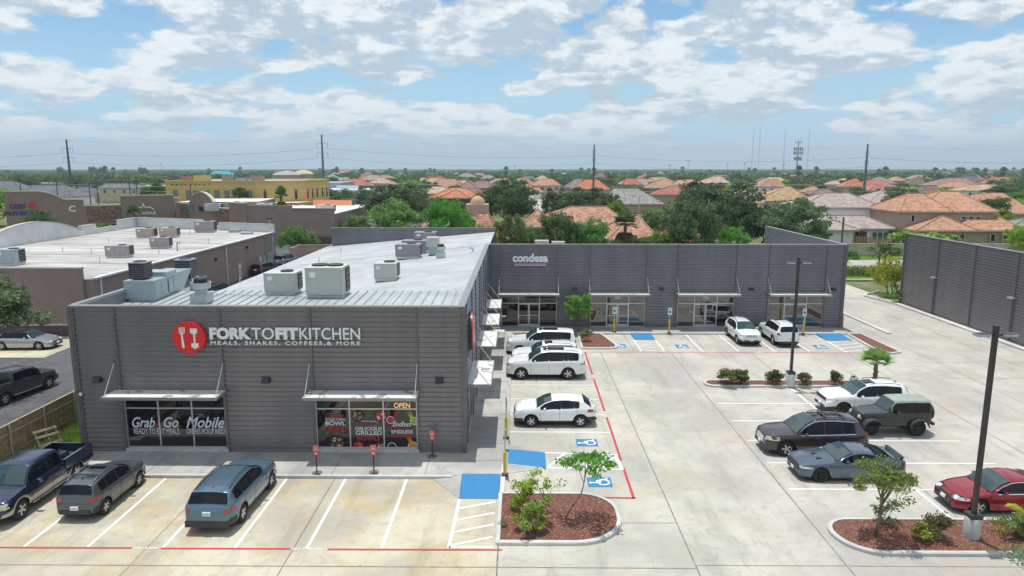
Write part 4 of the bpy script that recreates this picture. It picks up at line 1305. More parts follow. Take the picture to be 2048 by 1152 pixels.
    def wrap(nm, rear, z0, z1, xlen, yin, m, z0b=None, z1b=None, e=.012):
        z0b = z0 if z0b is None else z0b; z1b = z1 if z1b is None else z1b
        for sy in (-1, 1):
            mb = MB(); pts = []
            xc = max(Tinv((z0 + z1) / 2, rear) , 0.0)
            for i in range(5):
                x = xlen + (xc + .03 - xlen) * i / 4; X_ = L - x if rear else x
                f = i / 4
                pts.append((X_, [(z0b + (z0 - z0b) * f), (z1b + (z1 - z1b) * f)], None))
            cols = []
            for X_, (za, zb_), _ in pts:
                cols.append(((LX(X_), sy * (B.side(X_, za) + e), za), (LX(X_), sy * (B.side(X_, zb_) + e), zb_)))
            yc = B.side(pts[-1][0], z0)
            for f in (.25, .6, 1.0):
                y = yc + (yin - yc) * f
                xa = Tinv(z0, rear) - e * (1 + f * .6); xb = Tinv(z1, rear) - e * (1 + f * .6)
                xa = L - xa if rear else xa; xb = L - xb if rear else xb
                cols.append(((LX(xa), sy * y, z0), (LX(xb), sy * y, z1)))
            for c0, c1 in zip(cols[:-1], cols[1:]): mb.poly([c0[0], c1[0], c1[1], c0[1]], m)
            mb.build(nm, t, local=True)
    hl = sp['head']; wrap('headlight', False, hl[0], hl[1], hl[2], hl[3], mats.get('headm', M_head))
    tl = sp['tail']; wrap('taillight', True, tl[0], tl[1], tl[2], tl[3], M_tail)
    def face(nm, rear, y0, y1, z0, z1, m, e=.02, both=False, dep=None):
        mb = MB()
        for s_ in ((1, -1) if both else (1,)):
            a, b_ = Tinv(z0, rear) - e, Tinv(z1, rear) - e
            if rear: a, b_ = L - a, L - b_
            pts = [(LX(a), s_ * y0, z0), (LX(a), s_ * y1, z0), (LX(b_), s_ * y1, z1), (LX(b_), s_ * y0, z1)]
            back = [(p[0] + (.05 if rear else -.05), p[1], p[2]) for p in pts]
            mb.mesh(pts + back, [(0, 1, 2, 3), (0, 1, 5, 4), (1, 2, 6, 5), (2, 3, 7, 6), (3, 0, 4, 7)], m)
        return mb.build(nm, t, local=True)
    g = sp['grille']; face('grille', False, -g[0], g[0], g[1], g[2], mats.get('grillem', M_clad), .028)
    if sp.get('slots'):
        mb = MB()
        for q in range(7):
            y = -g[0] * .85 + q * g[0] * 1.7 / 6
            a = Tinv(g[1]) - .034; b_ = Tinv(g[2]) - .034
            mb.poly([(LX(a), y - .035, g[1] + .01), (LX(a), y + .035, g[1] + .01), (LX(b_), y + .035, g[2] - .01), (LX(b_), y - .035, g[2] - .01)], M_clad)
        mb.build('grille_slots', t, local=True)
    if sp.get('intake'):
        q = sp['intake']; face('bumper_intake', False, -q[0], q[0], q[1], q[2], M_clad, .022)
    if sp.get('rbump'): q = sp['rbump']; face('rear_bumper', True, -q[0], q[0], q[1], q[2], mats.get('rbm', M_clad), .03)
    pz = sp.get('plate', (.62, .40))
    if pz[0]:
        pm = face('number_plate', True, -.16, .16, pz[0], pz[0] + .15, M_plate, .045)
        mb = MB(); xx = LX(L - Tinv(pz[0] + .07, True) + .05)
        [mb.poly([(xx, y - .009, pz[0] + .05), (xx, y + .009, pz[0] + .05), (xx, y + .009, pz[0] + .09), (xx, y - .009, pz[0] + .09)], M_ink2) for y in (-.10, -.06, -.02, .03, .07, .11)]; mb.build('plate_digits', pm, local=True)
    if pz[1]: face('number_plate', False, -.15, .15, pz[1], pz[1] + .13, M_plate, .05)
    # mirrors, handles, seams
    mx = a0 + .22; mz = B.B(mx) + .10
    for sy in (-1, 1):
        mb = MB(); y = B.side(mx, B.B(mx)) * sy; k = sp.get('mir', 1.0)
        for (cx_, cy_, cz_, hx, hy, hz_) in ((LX(mx), y + sy * .14 * k, mz, .06 * k, .11 * k, .075 * k),):
            vv = []
            for i in range(8):
                a = 2 * PI * i / 8
                vv.append((cx_ - hx * .6, cy_ + hy * math.cos(a), cz_ + hz_ * math.sin(a)))
            for i in range(8):
                a = 2 * PI * i / 8
                vv.append((cx_ + hx, cy_ + hy * .75 * math.cos(a), cz_ + hz_ * .75 * math.sin(a)))
            mb.mesh(vv, [(i, (i + 1) % 8, 8 + (i + 1) % 8, 8 + i) for i in range(8)] + [tuple(range(8, 16)), tuple(reversed(range(8)))], mats.get('mirm', P))
        mb.cbox((LX(mx), y + sy * .03, mz - .05), (.03, .06, .02), M_clad)
        mb.build('mirror', t, local=True)
    if not lite:
        for sy in (-1, 1):
            for xd in sp['doors']:
                mb = MB(); skin(mb, xd - .007, xd + .007, lambda x: max(B.b(x), B.sill + .1), lambda x: B.B(x), sy, M_clad, 1, 5, .004); mb.build('door_seam', t, local=True)
            for xh in sp['handles']:
                z = B.B(xh) - .13; y = sy * (B.side(xh, z) + .02)
                mh = MB(); mh.cbox((LX(xh), y, z), (.10, .02, .018), mats.get('handm', P)); mh.build('door_handle', t, local=True)
        # bonnet and tailgate shut lines
        mb = MB(); x = ws[0] - .04
        mb.box(LX(x) - .006, LX(x) + .006, -B.hw * .74, B.hw * .74, B.T(x) - .02, B.T(x) + .004, M_clad)
        mb.build('bonnet_seam', t, local=True)
    if sp.get('rails'):
        xa, xb = sp['rails']
        for sy in (-1, 1):
            mb = MB(); pts = []
            for i in range(7):
                x = xa + (xb - xa) * i / 6; h = B.T(x) - B.B(x)
                y = B.side(x, B.T(x) - .07) - .09
                pts.append((LX(x), sy * y, B.T(x) + (.045 if 0 < i < 6 else .0)))
            mb.tube(pts, .02, 6, mats.get('railm', M_clad)); mb.build('roof_rail', t, local=True)
        if sp.get('bars'):
            for x in sp['bars']:
                mb = MB(); y = B.side(x, B.T(x) - .07) - .10; mb.cbox((LX(x), 0, B.T(x) + .06), (.035, y, .018), M_clad)
                mb.build('roof_bar', t, local=True)
    if sp.get('roofribs'):
        mb = MB()
        for k in range(-3, 4):
            if k == 0: continue
            pts = []
            for i in range(7):
                x = ws[1] + .12 + (sp['rear'][0] - ws[1] - .25) * i / 6
                pts.append((LX(x), k * .16, B.T(x) + .002 - B.crown * .25 * min(1, abs(k) / 3.3)))
            for p, q in zip(pts[:-1], pts[1:]): mb.poly([(p[0], p[1] - .02, p[2] + .004), (p[0], p[1] + .02, p[2] + .004), (q[0], q[1] + .02, q[2] + .004), (q[0], q[1] - .02, q[2] + .004)], P)
        mb.build('roof_ribs', t, local=True)
    if sp.get('fin'):
        x = sp['fin']; mb = MB(); mb.mesh([(LX(x) + .09, -.02, B.T(x)), (LX(x) + .09, .02, B.T(x)), (LX(x) - .07, .025, B.T(x) - .02), (LX(x) - .07, -.025, B.T(x) - .02), (LX(x) - .06, 0, B.T(x) + .07)], [(0, 1, 4), (1, 2, 4), (2, 3, 4), (3, 0, 4)], mats.get('finm', P)); mb.build('antenna_fin', t, local=True)
    return t, B

def S(**k): return k
def suv(L, W, H, R_, wf, wr, hood=1.05, belt=1.02, cowl=1.28, roofx=2.0, rearx=.25, sill=.30, **k):
    """two-box body: cowl = x where the screen starts, roofx = x where the roof starts"""
    d = dict(L=L, W=W, R=R_, gap=.06, wheels=(wf, wr), sill=sill, tum=.42, crown=.05,
             top=((0, .50), (.03, .72), (.07, hood - .16), (.20, hood - .07), (.6, hood - .01), (cowl - .25, hood + .03), (cowl, hood + .06), ((cowl + roofx) / 2, hood + .06 + (H - hood - .06) * .60), (roofx, H - .05), (roofx + .4, H - .005), (roofx + 1.0, H), (L - rearx - .9, H - .01), (L - rearx - .35, H - .045), (L - rearx, H - .10), (L - rearx * .40, belt + .12), (L - .10, belt + .0), (L - .04, belt - .14), (L - .01, .66), (L, .50)),
             belt=((0, .70), (.5, hood - .12), (cowl, belt - .03), (roofx + .5, belt), (L - .8, belt + .05), (L, belt + .06)),
             nose=((.95, .15), (.95, .135)), glass=(cowl + .22, L - rearx - .25), pillars=(roofx + .62, roofx + 1.62), doors=(cowl + .30, roofx + .62, roofx + 1.62), handles=(roofx + .42, roofx + 1.42),
             screen=(cowl + .02, roofx - .02), rear=(L - rearx + .01, L - rearx * .40 - .005), head=(hood - .30, hood - .16, .50, W / 2 - .45), tail=(belt - .20, belt - .04, .42, W / 2 - .40), grille=(W / 2 - .42, .62, hood - .18), intake=(W / 2 - .35, .36, .52), rbump=(W / 2 - .28, .36, .47), plate=(.80, .46), clad2=False)
    d.update(k)
    return d
def sedan(L, W, H, R_, wf, wr, hood=.88, belt=.90, cowl=1.42, roofx=2.25, roofe=3.35, deckx=4.25, deck=1.0, sill=.20, **k):
    d = dict(L=L, W=W, R=R_, gap=.045, wheels=(wf, wr), sill=sill, tum=.36, crown=.05,
             top=((0, .42), (.03, .56), (.08, hood - .26), (.25, hood - .17), (.7, hood - .06), (cowl - .2, hood + .03), (cowl, hood + .06), ((cowl + roofx) / 2, hood + .06 + (H - hood - .06) * .62), (roofx, H - .04), (roofx + .35, H), (roofe - .3, H - .01), (roofe, H - .06), ((roofe + deckx) / 2, (H + deck) / 2 + .02), (deckx, deck + .01), (L - .22, deck - .01), (L - .06, deck - .05), (L - .02, deck - .25), (L, .55)),
             belt=((0, .55), (.6, hood - .12), (cowl, belt - .01), (3.2, belt + .03), (L - .5, belt + .03), (L, belt)),
             nose=((1.1, .20), (1.0, .14)), glass=(cowl + .25, deckx - .45), pillars=(roofx + .55, roofx + 1.38), doors=(cowl + .22, roofx + .55, roofx + 1.42), handles=(roofx + .38, roofx + 1.22),
             screen=(cowl + .02, roofx - .02), rear=(roofe + .03, deckx - .03), head=(hood - .28, hood - .17, .55, W / 2 - .48), tail=(deck - .24, deck - .08, .35, .3), grille=(W / 2 - .38, .50, .63), intake=(W / 2 - .40, .26, .40), rbump=(W / 2 - .35, .26, .36), plate=(.60, .40), header=.11)
    d.update(k)
    return d
P_white = paint('paint_car_white', (.80, .82, .82), 0.0, .25); P_white2 = paint('paint_car_pearl', (.74, .78, .78), 0.0, .25)
# --- front row
venue = suv(4.04, 1.77, 1.58, .335, .82, 3.34, hood=1.03, belt=1.0, cowl=1.15, roofx=1.85, rearx=.30, sill=.28, sunroof=(2.0, 2.45), rails=(2.0, 3.5), bars=(2.3, 3.1), fin=3.35, pillars=(2.25, 3.05), doors=(1.3, 2.25, 3.05), handles=(2.05, 2.85), clad2=False, tail=(.86, 1.0, .42, .50), rbump=(.62, .34, .50), plate=(.52, .46))
P_grey = paint('paint_car_grey', (.085, .105, .115), .45, .3)
build_car('parked_car', 'small dark grey crossover with silver roof rails seen from behind', (-17.75, 27.75), 90, venue, dict(paint=P_grey, low=M_clad, rim=M_rimS, railm=M_chrome))
P_blue = paint('paint_car_blue', (.10, .18, .25), .45, .26)
expl = suv(5.05, 2.0, 1.71, .38, .93, 3.95, hood=1.14, belt=1.10, cowl=1.50, roofx=2.3, rearx=.42, sill=.32, rails=(2.2, 4.4), fin=4.35, pillars=(2.75, 3.75), doors=(1.55, 2.75, 3.75), handles=(2.5, 3.5), roofribs=True, tail=(.90, 1.07, .42, .68), rbump=(.86, .34, .58), plate=(.80, .5), clad2=False)
build_car('parked_car', 'light blue sport utility vehicle seen from behind in the front row', (-11.95, 27.3), 88.5, expl, dict(paint=P_blue, low=M_clad, rim=M_rimS))

# --- pickups
def pickup(L, W, H, R_, wf, wr, cabx, hood=1.12, belt=1.22, cowl=1.35, roofx=1.95, railz=1.30, **k):
    fl = .86
    d = dict(L=L, W=W, R=R_, gap=.07, wheels=(wf, wr), sill=.42, tum=.26, crown=.035,
             top=((0, .60), (.03, .75), (.06, hood - .12), (.2, hood - .04), (.7, hood + .02), (cowl - .15, hood + .08), (cowl, hood + .11), ((cowl + roofx) / 2, hood + .11 + (H - hood - .11) * .6), (roofx, H - .05), (roofx + .4, H), (cabx - .35, H), (cabx - .1, H - .04), (cabx - .02, belt + .08), (cabx, fl), (L, fl)),
             belt=((0, .80), (.5, hood - .10), (cowl, belt - .10), (roofx + .5, belt - .04), (cabx, belt - .02), (cabx + .02, fl - .02), (L, fl - .02)),
             nose=((.6, .10), (.2, .02)), glass=(cowl + .22, cabx - .12), pillars=((cowl + cabx) / 2 + .30,), doors=(cowl + .25, (cowl + cabx) / 2 + .3, cabx - .1), handles=((cowl + cabx) / 2 + .1, cabx - .3),
             screen=(cowl + .02, roofx - .02), rear=None, head=(hood - .34, hood - .12, .30, W / 2 - .50), tail=(.6, .62, .1, W / 2 - .02), grille=(W / 2 - .52, .72, hood - .16), intake=(W / 2 - .2, .44, .60), rbump=None, plate=(0, 0), mir=1.5, spokes=5, cat='pickup truck')
    d.update(k); d['railz'] = railz; d['cabx'] = cabx
    return d
def truck(name, label, loc, heading, sp, mats, group):
    t, B = build_car(name, label, loc, heading, sp, mats, group)
    L = B.L; LX = lambda x: L / 2 - x; P = mats['paint']; rz = sp['railz']; xa = sp['cabx'] + .03; xb = L - .06
    mb = MB(); hw = B.hw
    for sy in (-1, 1):
        n = 12
        for i in range(n):
            x0 = xa + (xb - xa) * i / n; x1 = xa + (xb - xa) * (i + 1) / n
            o = hw * .985; 
            for (y0, z0, y1, z1) in ((o + .004, .84, o + .008, rz - .05), (o + .008, rz - .05, o - .02, rz), (o - .02, rz, o - .13, rz), (o - .13, rz, o - .15, .865)):
                q = [(LX(x0), sy * y0, z0), (LX(x1), sy * y0, z0), (LX(x1), sy * y1, z1), (LX(x0), sy * y1, z1)]
                mb.poly(q if sy < 0 else list(reversed(q)), P if z1 > 1.0 else mats.get('bedm', M_clad))
    mb.box(LX(xa), LX(xa + .06), -hw * .97, hw * .97, .865, rz - .01, P)
    mb.box(LX(xa + .06), LX(xb), -hw * .84, hw * .84, .862, .875, M_clad)
    mb.build('truck_bed', t, local=True)
    mb = MB(); mb.box(LX(xb), LX(L), -hw * .97, hw * .97, .62, rz - .015, P); mb.build('tailgate', t, local=True)
    for sy in (-1, 1):
        mb = MB(); mb.box(LX(L - .02), LX(L + .02), sy * hw * .80, sy * hw * .985, .82, 1.15, M_tail); mb.build('taillight', t, local=True)
    mb = MB(); mb.box(LX(L - .02), LX(L + .16), -hw * .93, hw * .93, .46, .63, M_chrome); mb.build('rear_bumper', t, local=True)
    for sy in (-1, 1):
        mb = MB(); mb.cyl((LX(B.wheels[0] + .6), sy * (hw - .03), .40), (LX(B.wheels[1] - .6), sy * (hw - .03), .40), .045, n=8, m=M_clad if mats.get('sbk') else M_chrome); mb.build('side_step', t, local=True)
    return t, B
P_navy = paint('paint_truck_navy', (.018, .030, .075), .5, .25); P_gold = paint('paint_truck_beige', (.42, .40, .34), .4, .35)
f150 = pickup(5.75, 2.0, 1.90, .40, .95, 4.50, 3.75)
ft, FB = truck('pickup_truck', 'navy and beige pickup truck with rubbish bags in its open bed', (-21.05, 27.95), -90, f150, dict(paint=P_navy, low=P_gold, two=P_gold, rim=M_rimS, headm=M_headY, bedm=P_navy, grillem=M_clad), 'pickup trucks')
P_dark = paint('paint_truck_charcoal', (.035, .036, .040), .4, .35)
tund = pickup(5.6, 1.95, 1.80, .39, .95, 4.25, 3.55)
truck('pickup_truck', 'charcoal pickup truck driving on the asphalt lane past the wooden fence', (-31.55, 41.3, -.03), 82, tund, dict(paint=P_dark, low=P_dark, rim=M_rimS), 'pickup trucks')
# rubbish in the bed
def lump(name, label, cat, c, r, m, seed, group=None):
    rnd = random.Random(seed); mb = MB(); n1, n2 = 12, 8
    vs = []
    for j in range(n2 + 1):
        for i in range(n1):
            a = 2 * PI * i / n1; b = -PI / 2 + PI * j / n2; k = 1 + rnd.uniform(-.16, .16)
            vs.append((c[0] + r[0] * k * math.cos(a) * math.cos(b), c[1] + r[1] * k * math.sin(a) * math.cos(b), max(c[2] - r[2] * .6, c[2] + r[2] * k * math.sin(b))))
    mb.mesh(vs, [(j * n1 + i, j * n1 + (i + 1) % n1, (j + 1) * n1 + (i + 1) % n1, (j + 1) * n1 + i) for j in range(n2) for i in range(n1)], m)
    return mb.build(name, label=label, cat=cat, group=group)
M_bag = mat('bin_bag', (.012, .012, .014), .25, var=0); M_card = mat('cardboard', (.35, .22, .11), .8)
lump('rubbish_bag', 'shiny black rubbish bag in the truck bed', 'rubbish bag', (-20.9, 29.55, 1.12), (.48, .42, .28), M_bag, 5)
lump('rubbish_bag', 'crumpled brown paper bag beside the black rubbish bag', 'rubbish bag', (-21.5, 29.4, 1.08), (.22, .2, .24), M_card, 6)
mb = MB(); mb.cbox((-20.65, 28.85, .93), (.4, .22, .03), M_card, .3); mb.cbox((-20.7, 28.9, .98), (.2, .15, .015), mat('paper', (.7, .7, .72), .7), -.2)
mb.build('cardboard_sheet', label='flattened cardboard lying in the truck bed behind the cab', cat='cardboard')

# --- east row
trax = suv(4.53, 1.83, 1.56, .345, .95, 3.65, hood=1.02, belt=1.0, cowl=1.25, roofx=2.1, rearx=.72, sill=.30, clad2=False, fin=3.6, pillars=(2.6, 3.3), doors=(1.45, 2.5, 3.45), handles=(2.3, 3.15), tail=(.86, 1.02, .5, .55), head=(.80, .90, .6, .4))
build_car('parked_car', 'white crossover alone in the bay next to the yellow sign posts', (2.02, 37.2), 180, trax, dict(paint=P_white, low=M_clad, rim=M_rimS))
exped = suv(5.33, 2.03, 1.93, .42, 1.0, 4.15, hood=1.22, belt=1.22, cowl=1.50, roofx=2.35, rearx=.25, sill=.36, rails=(2.6, 4.8), sunroof=(2.5, 3.9), srm=.30, pillars=(2.85, 3.85, 4.15), doors=(1.65, 2.85, 3.85), handles=(2.55, 3.55), tail=(1.05, 1.32, .35, .7), head=(.92, 1.12, .45, .6))
build_car('parked_car', 'large white sport utility vehicle with twin sunroof, nearest of the three side by side', (1.85, 46.0), 180, exped, dict(paint=P_white, low=P_white2, rim=M_rimS, handm=M_chrome))
mid = suv(4.95, 1.95, 1.74, .38, .95, 3.85, hood=1.12, belt=1.08, cowl=1.45, roofx=2.25, rearx=.35, sill=.32, rails=(2.4, 4.4), sunroof=(2.4, 2.95), pillars=(2.75, 3.7), doors=(1.55, 2.75, 3.7), handles=(2.5, 3.45))
build_car('parked_car', 'white sport utility vehicle squeezed in the middle of the three side by side', (1.95, 48.6), 180, mid, dict(paint=P_white, low=P_white2, rim=M_rimS))
tahoe = dict(exped); tahoe.update(rails=None)
build_car('parked_car', 'tall white sport utility vehicle farthest of the three, beside the round green tree', (1.75, 51.9), 180, tahoe, dict(paint=P_white2, low=P_white2, rim=M_rimS, handm=M_chrome))
# --- wing row
cher = suv(4.62, 1.86, 1.67, .36, .93, 3.63, hood=1.08, belt=1.04, cowl=1.35, roofx=2.1, rearx=.50, sill=.33, rails=(2.2, 3.9), fin=3.9, pillars=(2.65, 3.55), doors=(1.5, 2.6, 3.5), handles=(2.4, 3.3), slots=True, grille=(.45, .74, .94), head=(.82, .94, .5, .50))
build_car('parked_car', 'white crossover facing the camera with a seven-slot grille by the third storefront', (18.55, 56.3), -90, cher, dict(paint=P_white2, low=M_clad, rim=M_rimS, grillem=P_white2))
runr = suv(4.82, 1.93, 1.80, .40, .95, 3.75, hood=1.18, belt=1.14, cowl=1.50, roofx=2.15, rearx=.26, sill=.42, rails=(2.3, 4.2), sunroof=(2.2, 2.75), pillars=(2.70, 3.60, 3.78), doors=(1.55, 2.7, 3.6), handles=(2.45, 3.35), tail=(1.0, 1.18, .3, .74), cat='car', plate=(.72, .5))
build_car('parked_car', 'white off-roader seen from behind, beside the fourth storefront', (21.4, 56.0), 90, runr, dict(paint=P_white2, low=P_white2, rim=M_rimS))
# --- right block
gc = suv(4.95, 1.97, 1.80, .39, .95, 3.92, hood=1.15, belt=1.10, cowl=1.50, roofx=2.35, rearx=.45, sill=.32, rails=(2.6, 4.3), sunroof=(2.35, 2.95), fin=4.25, pillars=(2.85, 3.75), doors=(1.55, 2.8, 3.75), handles=(2.55, 3.5), head=(.90, .98, .6, .55), grille=(.62, .80, .98))
build_car('parked_car', 'white sport utility vehicle with dark sunroof behind the green off-roader', (20.15, 39.2), 180, gc, dict(paint=P_white, low=M_clad, rim=M_rimK, finm=M_carg))
encl = suv(5.1, 2.0, 1.83, .39, 1.0, 4.0, hood=1.10, belt=1.10, cowl=1.45, roofx=2.4, rearx=.50, sill=.26, rails=(2.5, 4.4), bars=(3.0, 3.9), sunroof=(2.5, 4.1), srm=.35, pillars=(2.85, 3.75), doors=(1.5, 2.8, 3.75), handles=(2.5, 3.45), tail=(1.0, 1.25, .3, .78), nose=((1.3, .20), (.9, .12)), head=(.80, .98, .65, .62), crown=.06, grille=(.42, .55, .86))
P_brown = paint('paint_car_brown', (.065, .052, .060), .5, .28)
build_car('parked_car', 'brown sport utility vehicle with chrome window trim and two roof bars', (14.75, 33.45), 180, encl, dict(paint=P_brown, low=P_brown, rim=M_rimS, headm=M_headY, trimline=True, handm=M_chrome, grillem=M_chrome))
must = dict(L=4.79, W=1.92, R=.345, gap=.045, wheels=(.92, 3.64), sill=.20, tum=.42, crown=.05,
            top=((0, .40), (.03, .60), (.08, .72), (.3, .80), (1.0, .90), (1.5, .96), (1.65, .99), (2.0, 1.20), (2.35, 1.34), (2.7, 1.38), (3.0, 1.375), (3.3, 1.33), (3.8, 1.19), (4.25, 1.06), (4.6, 1.04), (4.72, 1.0), (4.76, .85), (4.79, .55)),
            belt=((0, .6), (.6, .80), (1.5, .90), (2.6, .92), (3.4, .98), (4.79, .95)), nose=((1.1, .18), (.9, .10)), glass=(1.80, 3.70), pillars=(3.05,), doors=(1.75, 3.1), handles=(2.85,), screen=(1.68, 2.38), rear=(3.35, 4.2), header=.10,
            head=(.62, .70, .55, .6), tail=(.74, .92, .15, .35), grille=(.62, .45, .68), intake=(.6, .24, .34), rbump=(.8, .26, .42), plate=(.55, .32), fin=3.25)
P_steel = paint('paint_car_bluegrey', (.10, .135, .18), .55, .25)
mt, MBd = build_car('parked_car', 'blue-grey coupe with black wheels and rear wing behind the crooked tree', (15.15, 30.55), 180, must, dict(paint=P_steel, low=P_steel, rim=M_rimK, mirm=M_clad, finm=M_clad))
mb = MB(); xx = 4.79 / 2 - 4.62
mb.cbox((xx, 0, 1.125), (.09, .72, .014), M_clad)
for sy in (-1, 1): mb.cbox((xx, sy * .66, 1.07), (.06, .02, .045), M_clad)
mb.build('rear_wing', mt, local=True)
mb = MB()
for sy in (-1, 1): mb.cbox((4.79 / 2 - 1.05, sy * .28, .915), (.12, .07, .012), M_clad)
mb.build('bonnet_vent', mt, local=True)
kia = sedan(4.9, 1.86, 1.45, .345, .95, 3.80, cowl=1.42, roofx=2.25, roofe=3.3, deckx=4.35)
P_red = paint('paint_car_red', (.30, .012, .025), .45, .22)
build_car('parked_car', 'red sedan cut by the right edge behind the near lamp post', (20.35, 27.55), 180, kia, dict(paint=P_red, low=P_red, rim=M_rimS, trimline=True))
sona = sedan(4.9, 1.86, 1.45, .345, .95, 3.80, cowl=1.42, roofx=2.25, roofe=3.3, deckx=4.4, fin=None)
P_silver = paint('paint_car_silver', (.42, .47, .50), .6, .25)
build_car('parked_car', 'silver-blue sedan with black roof by the brown wall at the left', (-39.0, 53.2, .0), 2, sona, dict(paint=P_silver, low=P_silver, rim=M_rimS, roof=M_carg))

# --- green off-roader: boxy body on big tyres
jeep = dict(L=3.95, W=1.56, R=.44, gap=.10, wheels=(.55, 3.0), sill=.58, tum=.10, crown=.02,
            top=((0, .92), (.02, 1.16), (.05, 1.22), (1.2, 1.29), (1.32, 1.32), (1.55, 1.62), (1.72, 1.86), (1.8, 1.90), (2.6, 1.93), (3.55, 1.92), (3.63, 1.89), (3.67, 1.2), (3.70, .9)),
            belt=((0, 1.08), (1.3, 1.22), (3.7, 1.24)), nose=((1.4, .22), (.05, .01)), glass=(1.62, 3.60), pillars=(2.45, 2.62), doors=(1.55, 2.5), handles=(2.35,), screen=(1.36, 1.72), rear=None,
            head=(.9, .901, .05, .75), tail=(.90, .905, .05, .7), grille=(.42, .80, 1.14), intake=None, rbump=None, plate=(0, 0), header=.12, spokes=5, tw=.30, cat='off-roader')
jeep['L'] = 3.70
P_green = paint('paint_green', (.014, .019, .016), .15, .5); M_top = mat('hardtop', (.27, .31, .27), .6)
jt, JB = build_car('off_road_car', 'dark green boxy off-roader with grey-green hardtop and huge tyres', (20.0, 35.95), 180, jeep, dict(paint=P_green, low=P_green, rim=M_rimK, roof=M_top, mirm=M_clad), 'vehicles parked round the retail building')
LJ = 3.70 / 2
for xw in (.55, 3.0):
    for sy in (-1, 1):
        mb = MB(); n = 8
        for i in range(n):
            a = R(12 + 156 * i / n); b = R(12 + 156 * (i + 1) / n); r0 = .56
            for (y0, y1, ra, rb_) in ((.66, .98, r0, r0 - .02), (.98, .985, r0 - .02, r0 - .09)):
                q = [(LJ - xw + ra * math.cos(a), sy * y0, .44 + ra * math.sin(a)), (LJ - xw + ra * math.cos(b), sy * y0, .44 + ra * math.sin(b)), (LJ - xw + rb_ * math.cos(b), sy * y1, .44 + rb_ * math.sin(b)), (LJ - xw + rb_ * math.cos(a), sy * y1, .44 + rb_ * math.sin(a))]
                mb.poly(q, M_clad)
        mb.build('fender_flare', jt, local=True)
mb = MB(); mb.cyl((-LJ - .04, 0, 1.12), (-LJ - .30, 0, 1.12), .42, .42, 20, M_tyre); sw = mb.build('spare_wheel', jt, local=True, smooth=True)
mb = MB(); mb.box(LJ + .02, LJ + .2, -.75, .75, .62, .78, M_clad); mb.build('front_bumper', jt, local=True)
mb = MB(); mb.box(-LJ - .16, -LJ - .02, -.75, .75, .62, .76, M_clad); mb.build('rear_bumper', jt, local=True)
for sy in (-1, 1):
    mb = MB(); mb.cyl((LJ - .02, sy * .46, 1.0), (LJ + .05, sy * .46, 1.0), .10, .09, 14, M_head); mb.build('headlight', jt, local=True)
    mb = MB(); mb.cyl((LJ - .04, sy * .60, .93), (LJ + .03, sy * .60, .93), .04, .04, 8, M_headO); mb.build('indicator', jt, local=True)

# --- cars far off: behind the alley, under the shades, in the cul-de-sac
far = suv(4.7, 1.86, 1.7, .36, .93, 3.65, pillars=(2.65, 3.6))
fc0, _ = build_car('parked_car', 'dark vehicle roof showing beside the brown wall in the alley, nearer one', (*G(530, 548), 0), 80, far, dict(paint=P_dark, low=P_dark, rim=M_rimS), 'cars in the back alley', True)
fc1, _ = build_car('parked_car', 'blue-silver car near the blue cabinets at the end of the alley', (*G(572, 530), 0), 80, far, dict(paint=P_silver, low=P_silver, rim=M_rimS, roof=M_carg), 'cars in the back alley', True)
dup(fc1, (*G(436, 596), 0), R(80), 'car of which only the windscreen shows at the left edge of the white roof')
fw, _ = build_car('parked_car', 'white car at the street end beside the beige two-storey house', (*G(1057, 400), 0), 175, far, dict(paint=P_white, low=P_white2, rim=M_rimS), 'cars in the cul-de-sac', True)
dup(fw, (*G(1112, 404), 0), R(160), 'second white car in the cul-de-sac, right of the driveway')
fd, _ = build_car('parked_car', 'blue-grey car coming down the cul-de-sac', (*G(1089, 412), 0), -95, far, dict(paint=P_blue, low=P_blue, rim=M_rimS), 'cars in the cul-de-sac', True)
cp = [(690, 433, fw, 'white car nearest the camera under the shade roof'), (672, 437, fc0, 'dark car at the left end under the shade roof'), (708, 429, fc0, 'dark car second in line under the shade roof'),
      (718, 426, fw, 'white car third in line under the shade roof'), (733, 424, fw, 'white car at the far end under the shade roof'), (700, 431, fc1, 'silver car half under the shade roof'), (680, 452, fw, 'white van-like car below the grass verge behind the parapet')]
for px, py, src, lab in cp:
    dup(src, (*G(px, py), 0), R(20), lab, group='cars by the shade roofs')
# ================================================================== neighbours, houses, poles
M_stucco = mat('stucco_brown', (.28, .21, .19), .9, var=.07, scale=.6, bump=.2)
M_stucco2 = mat('stucco_lightbrown', (.27, .195, .165), .9, var=.07, scale=.6)
M_base = mat('dark_base', (.10, .075, .075), .9)
M_cornice = mat('cornice', (.47, .42, .38), .8)
M_stone = tile_mat('stone_veneer', (.24, .16, .12), (.36, .26, .20), (.17, .11, .09), .45, .22, .6)
M_whitep = mat('parapet_white', (.60, .62, .62), .8, var=.1, scale=.4)
M_oldroof = None
def old_roof():
    m, t, b = base_mat('weathered_roof')
    P = t.N('ShaderNodeNewGeometry').outputs['Position']
    st = t.N('ShaderNodeMapping', i_Vector=P, i_Rotation=(0, 0, .08), i_Scale=(.12, 1.0, 1)).outputs[0]
    c = t.mix(t.ramp(t.noise(st, .7, 8, .72, 1.2), .40, .60), (.25, .24, .225), (.50, .49, .475))
    c = t.mix(t.M('MULTIPLY', t.ramp(t.noise(st, 2.6, 5, .7), .52, .72), .55), c, (.20, .19, .18))
    t.put(b.inputs['Base Color'], c); b.inputs['Roughness'].default_value = .8
    return m
M_oldroof = old_roof()
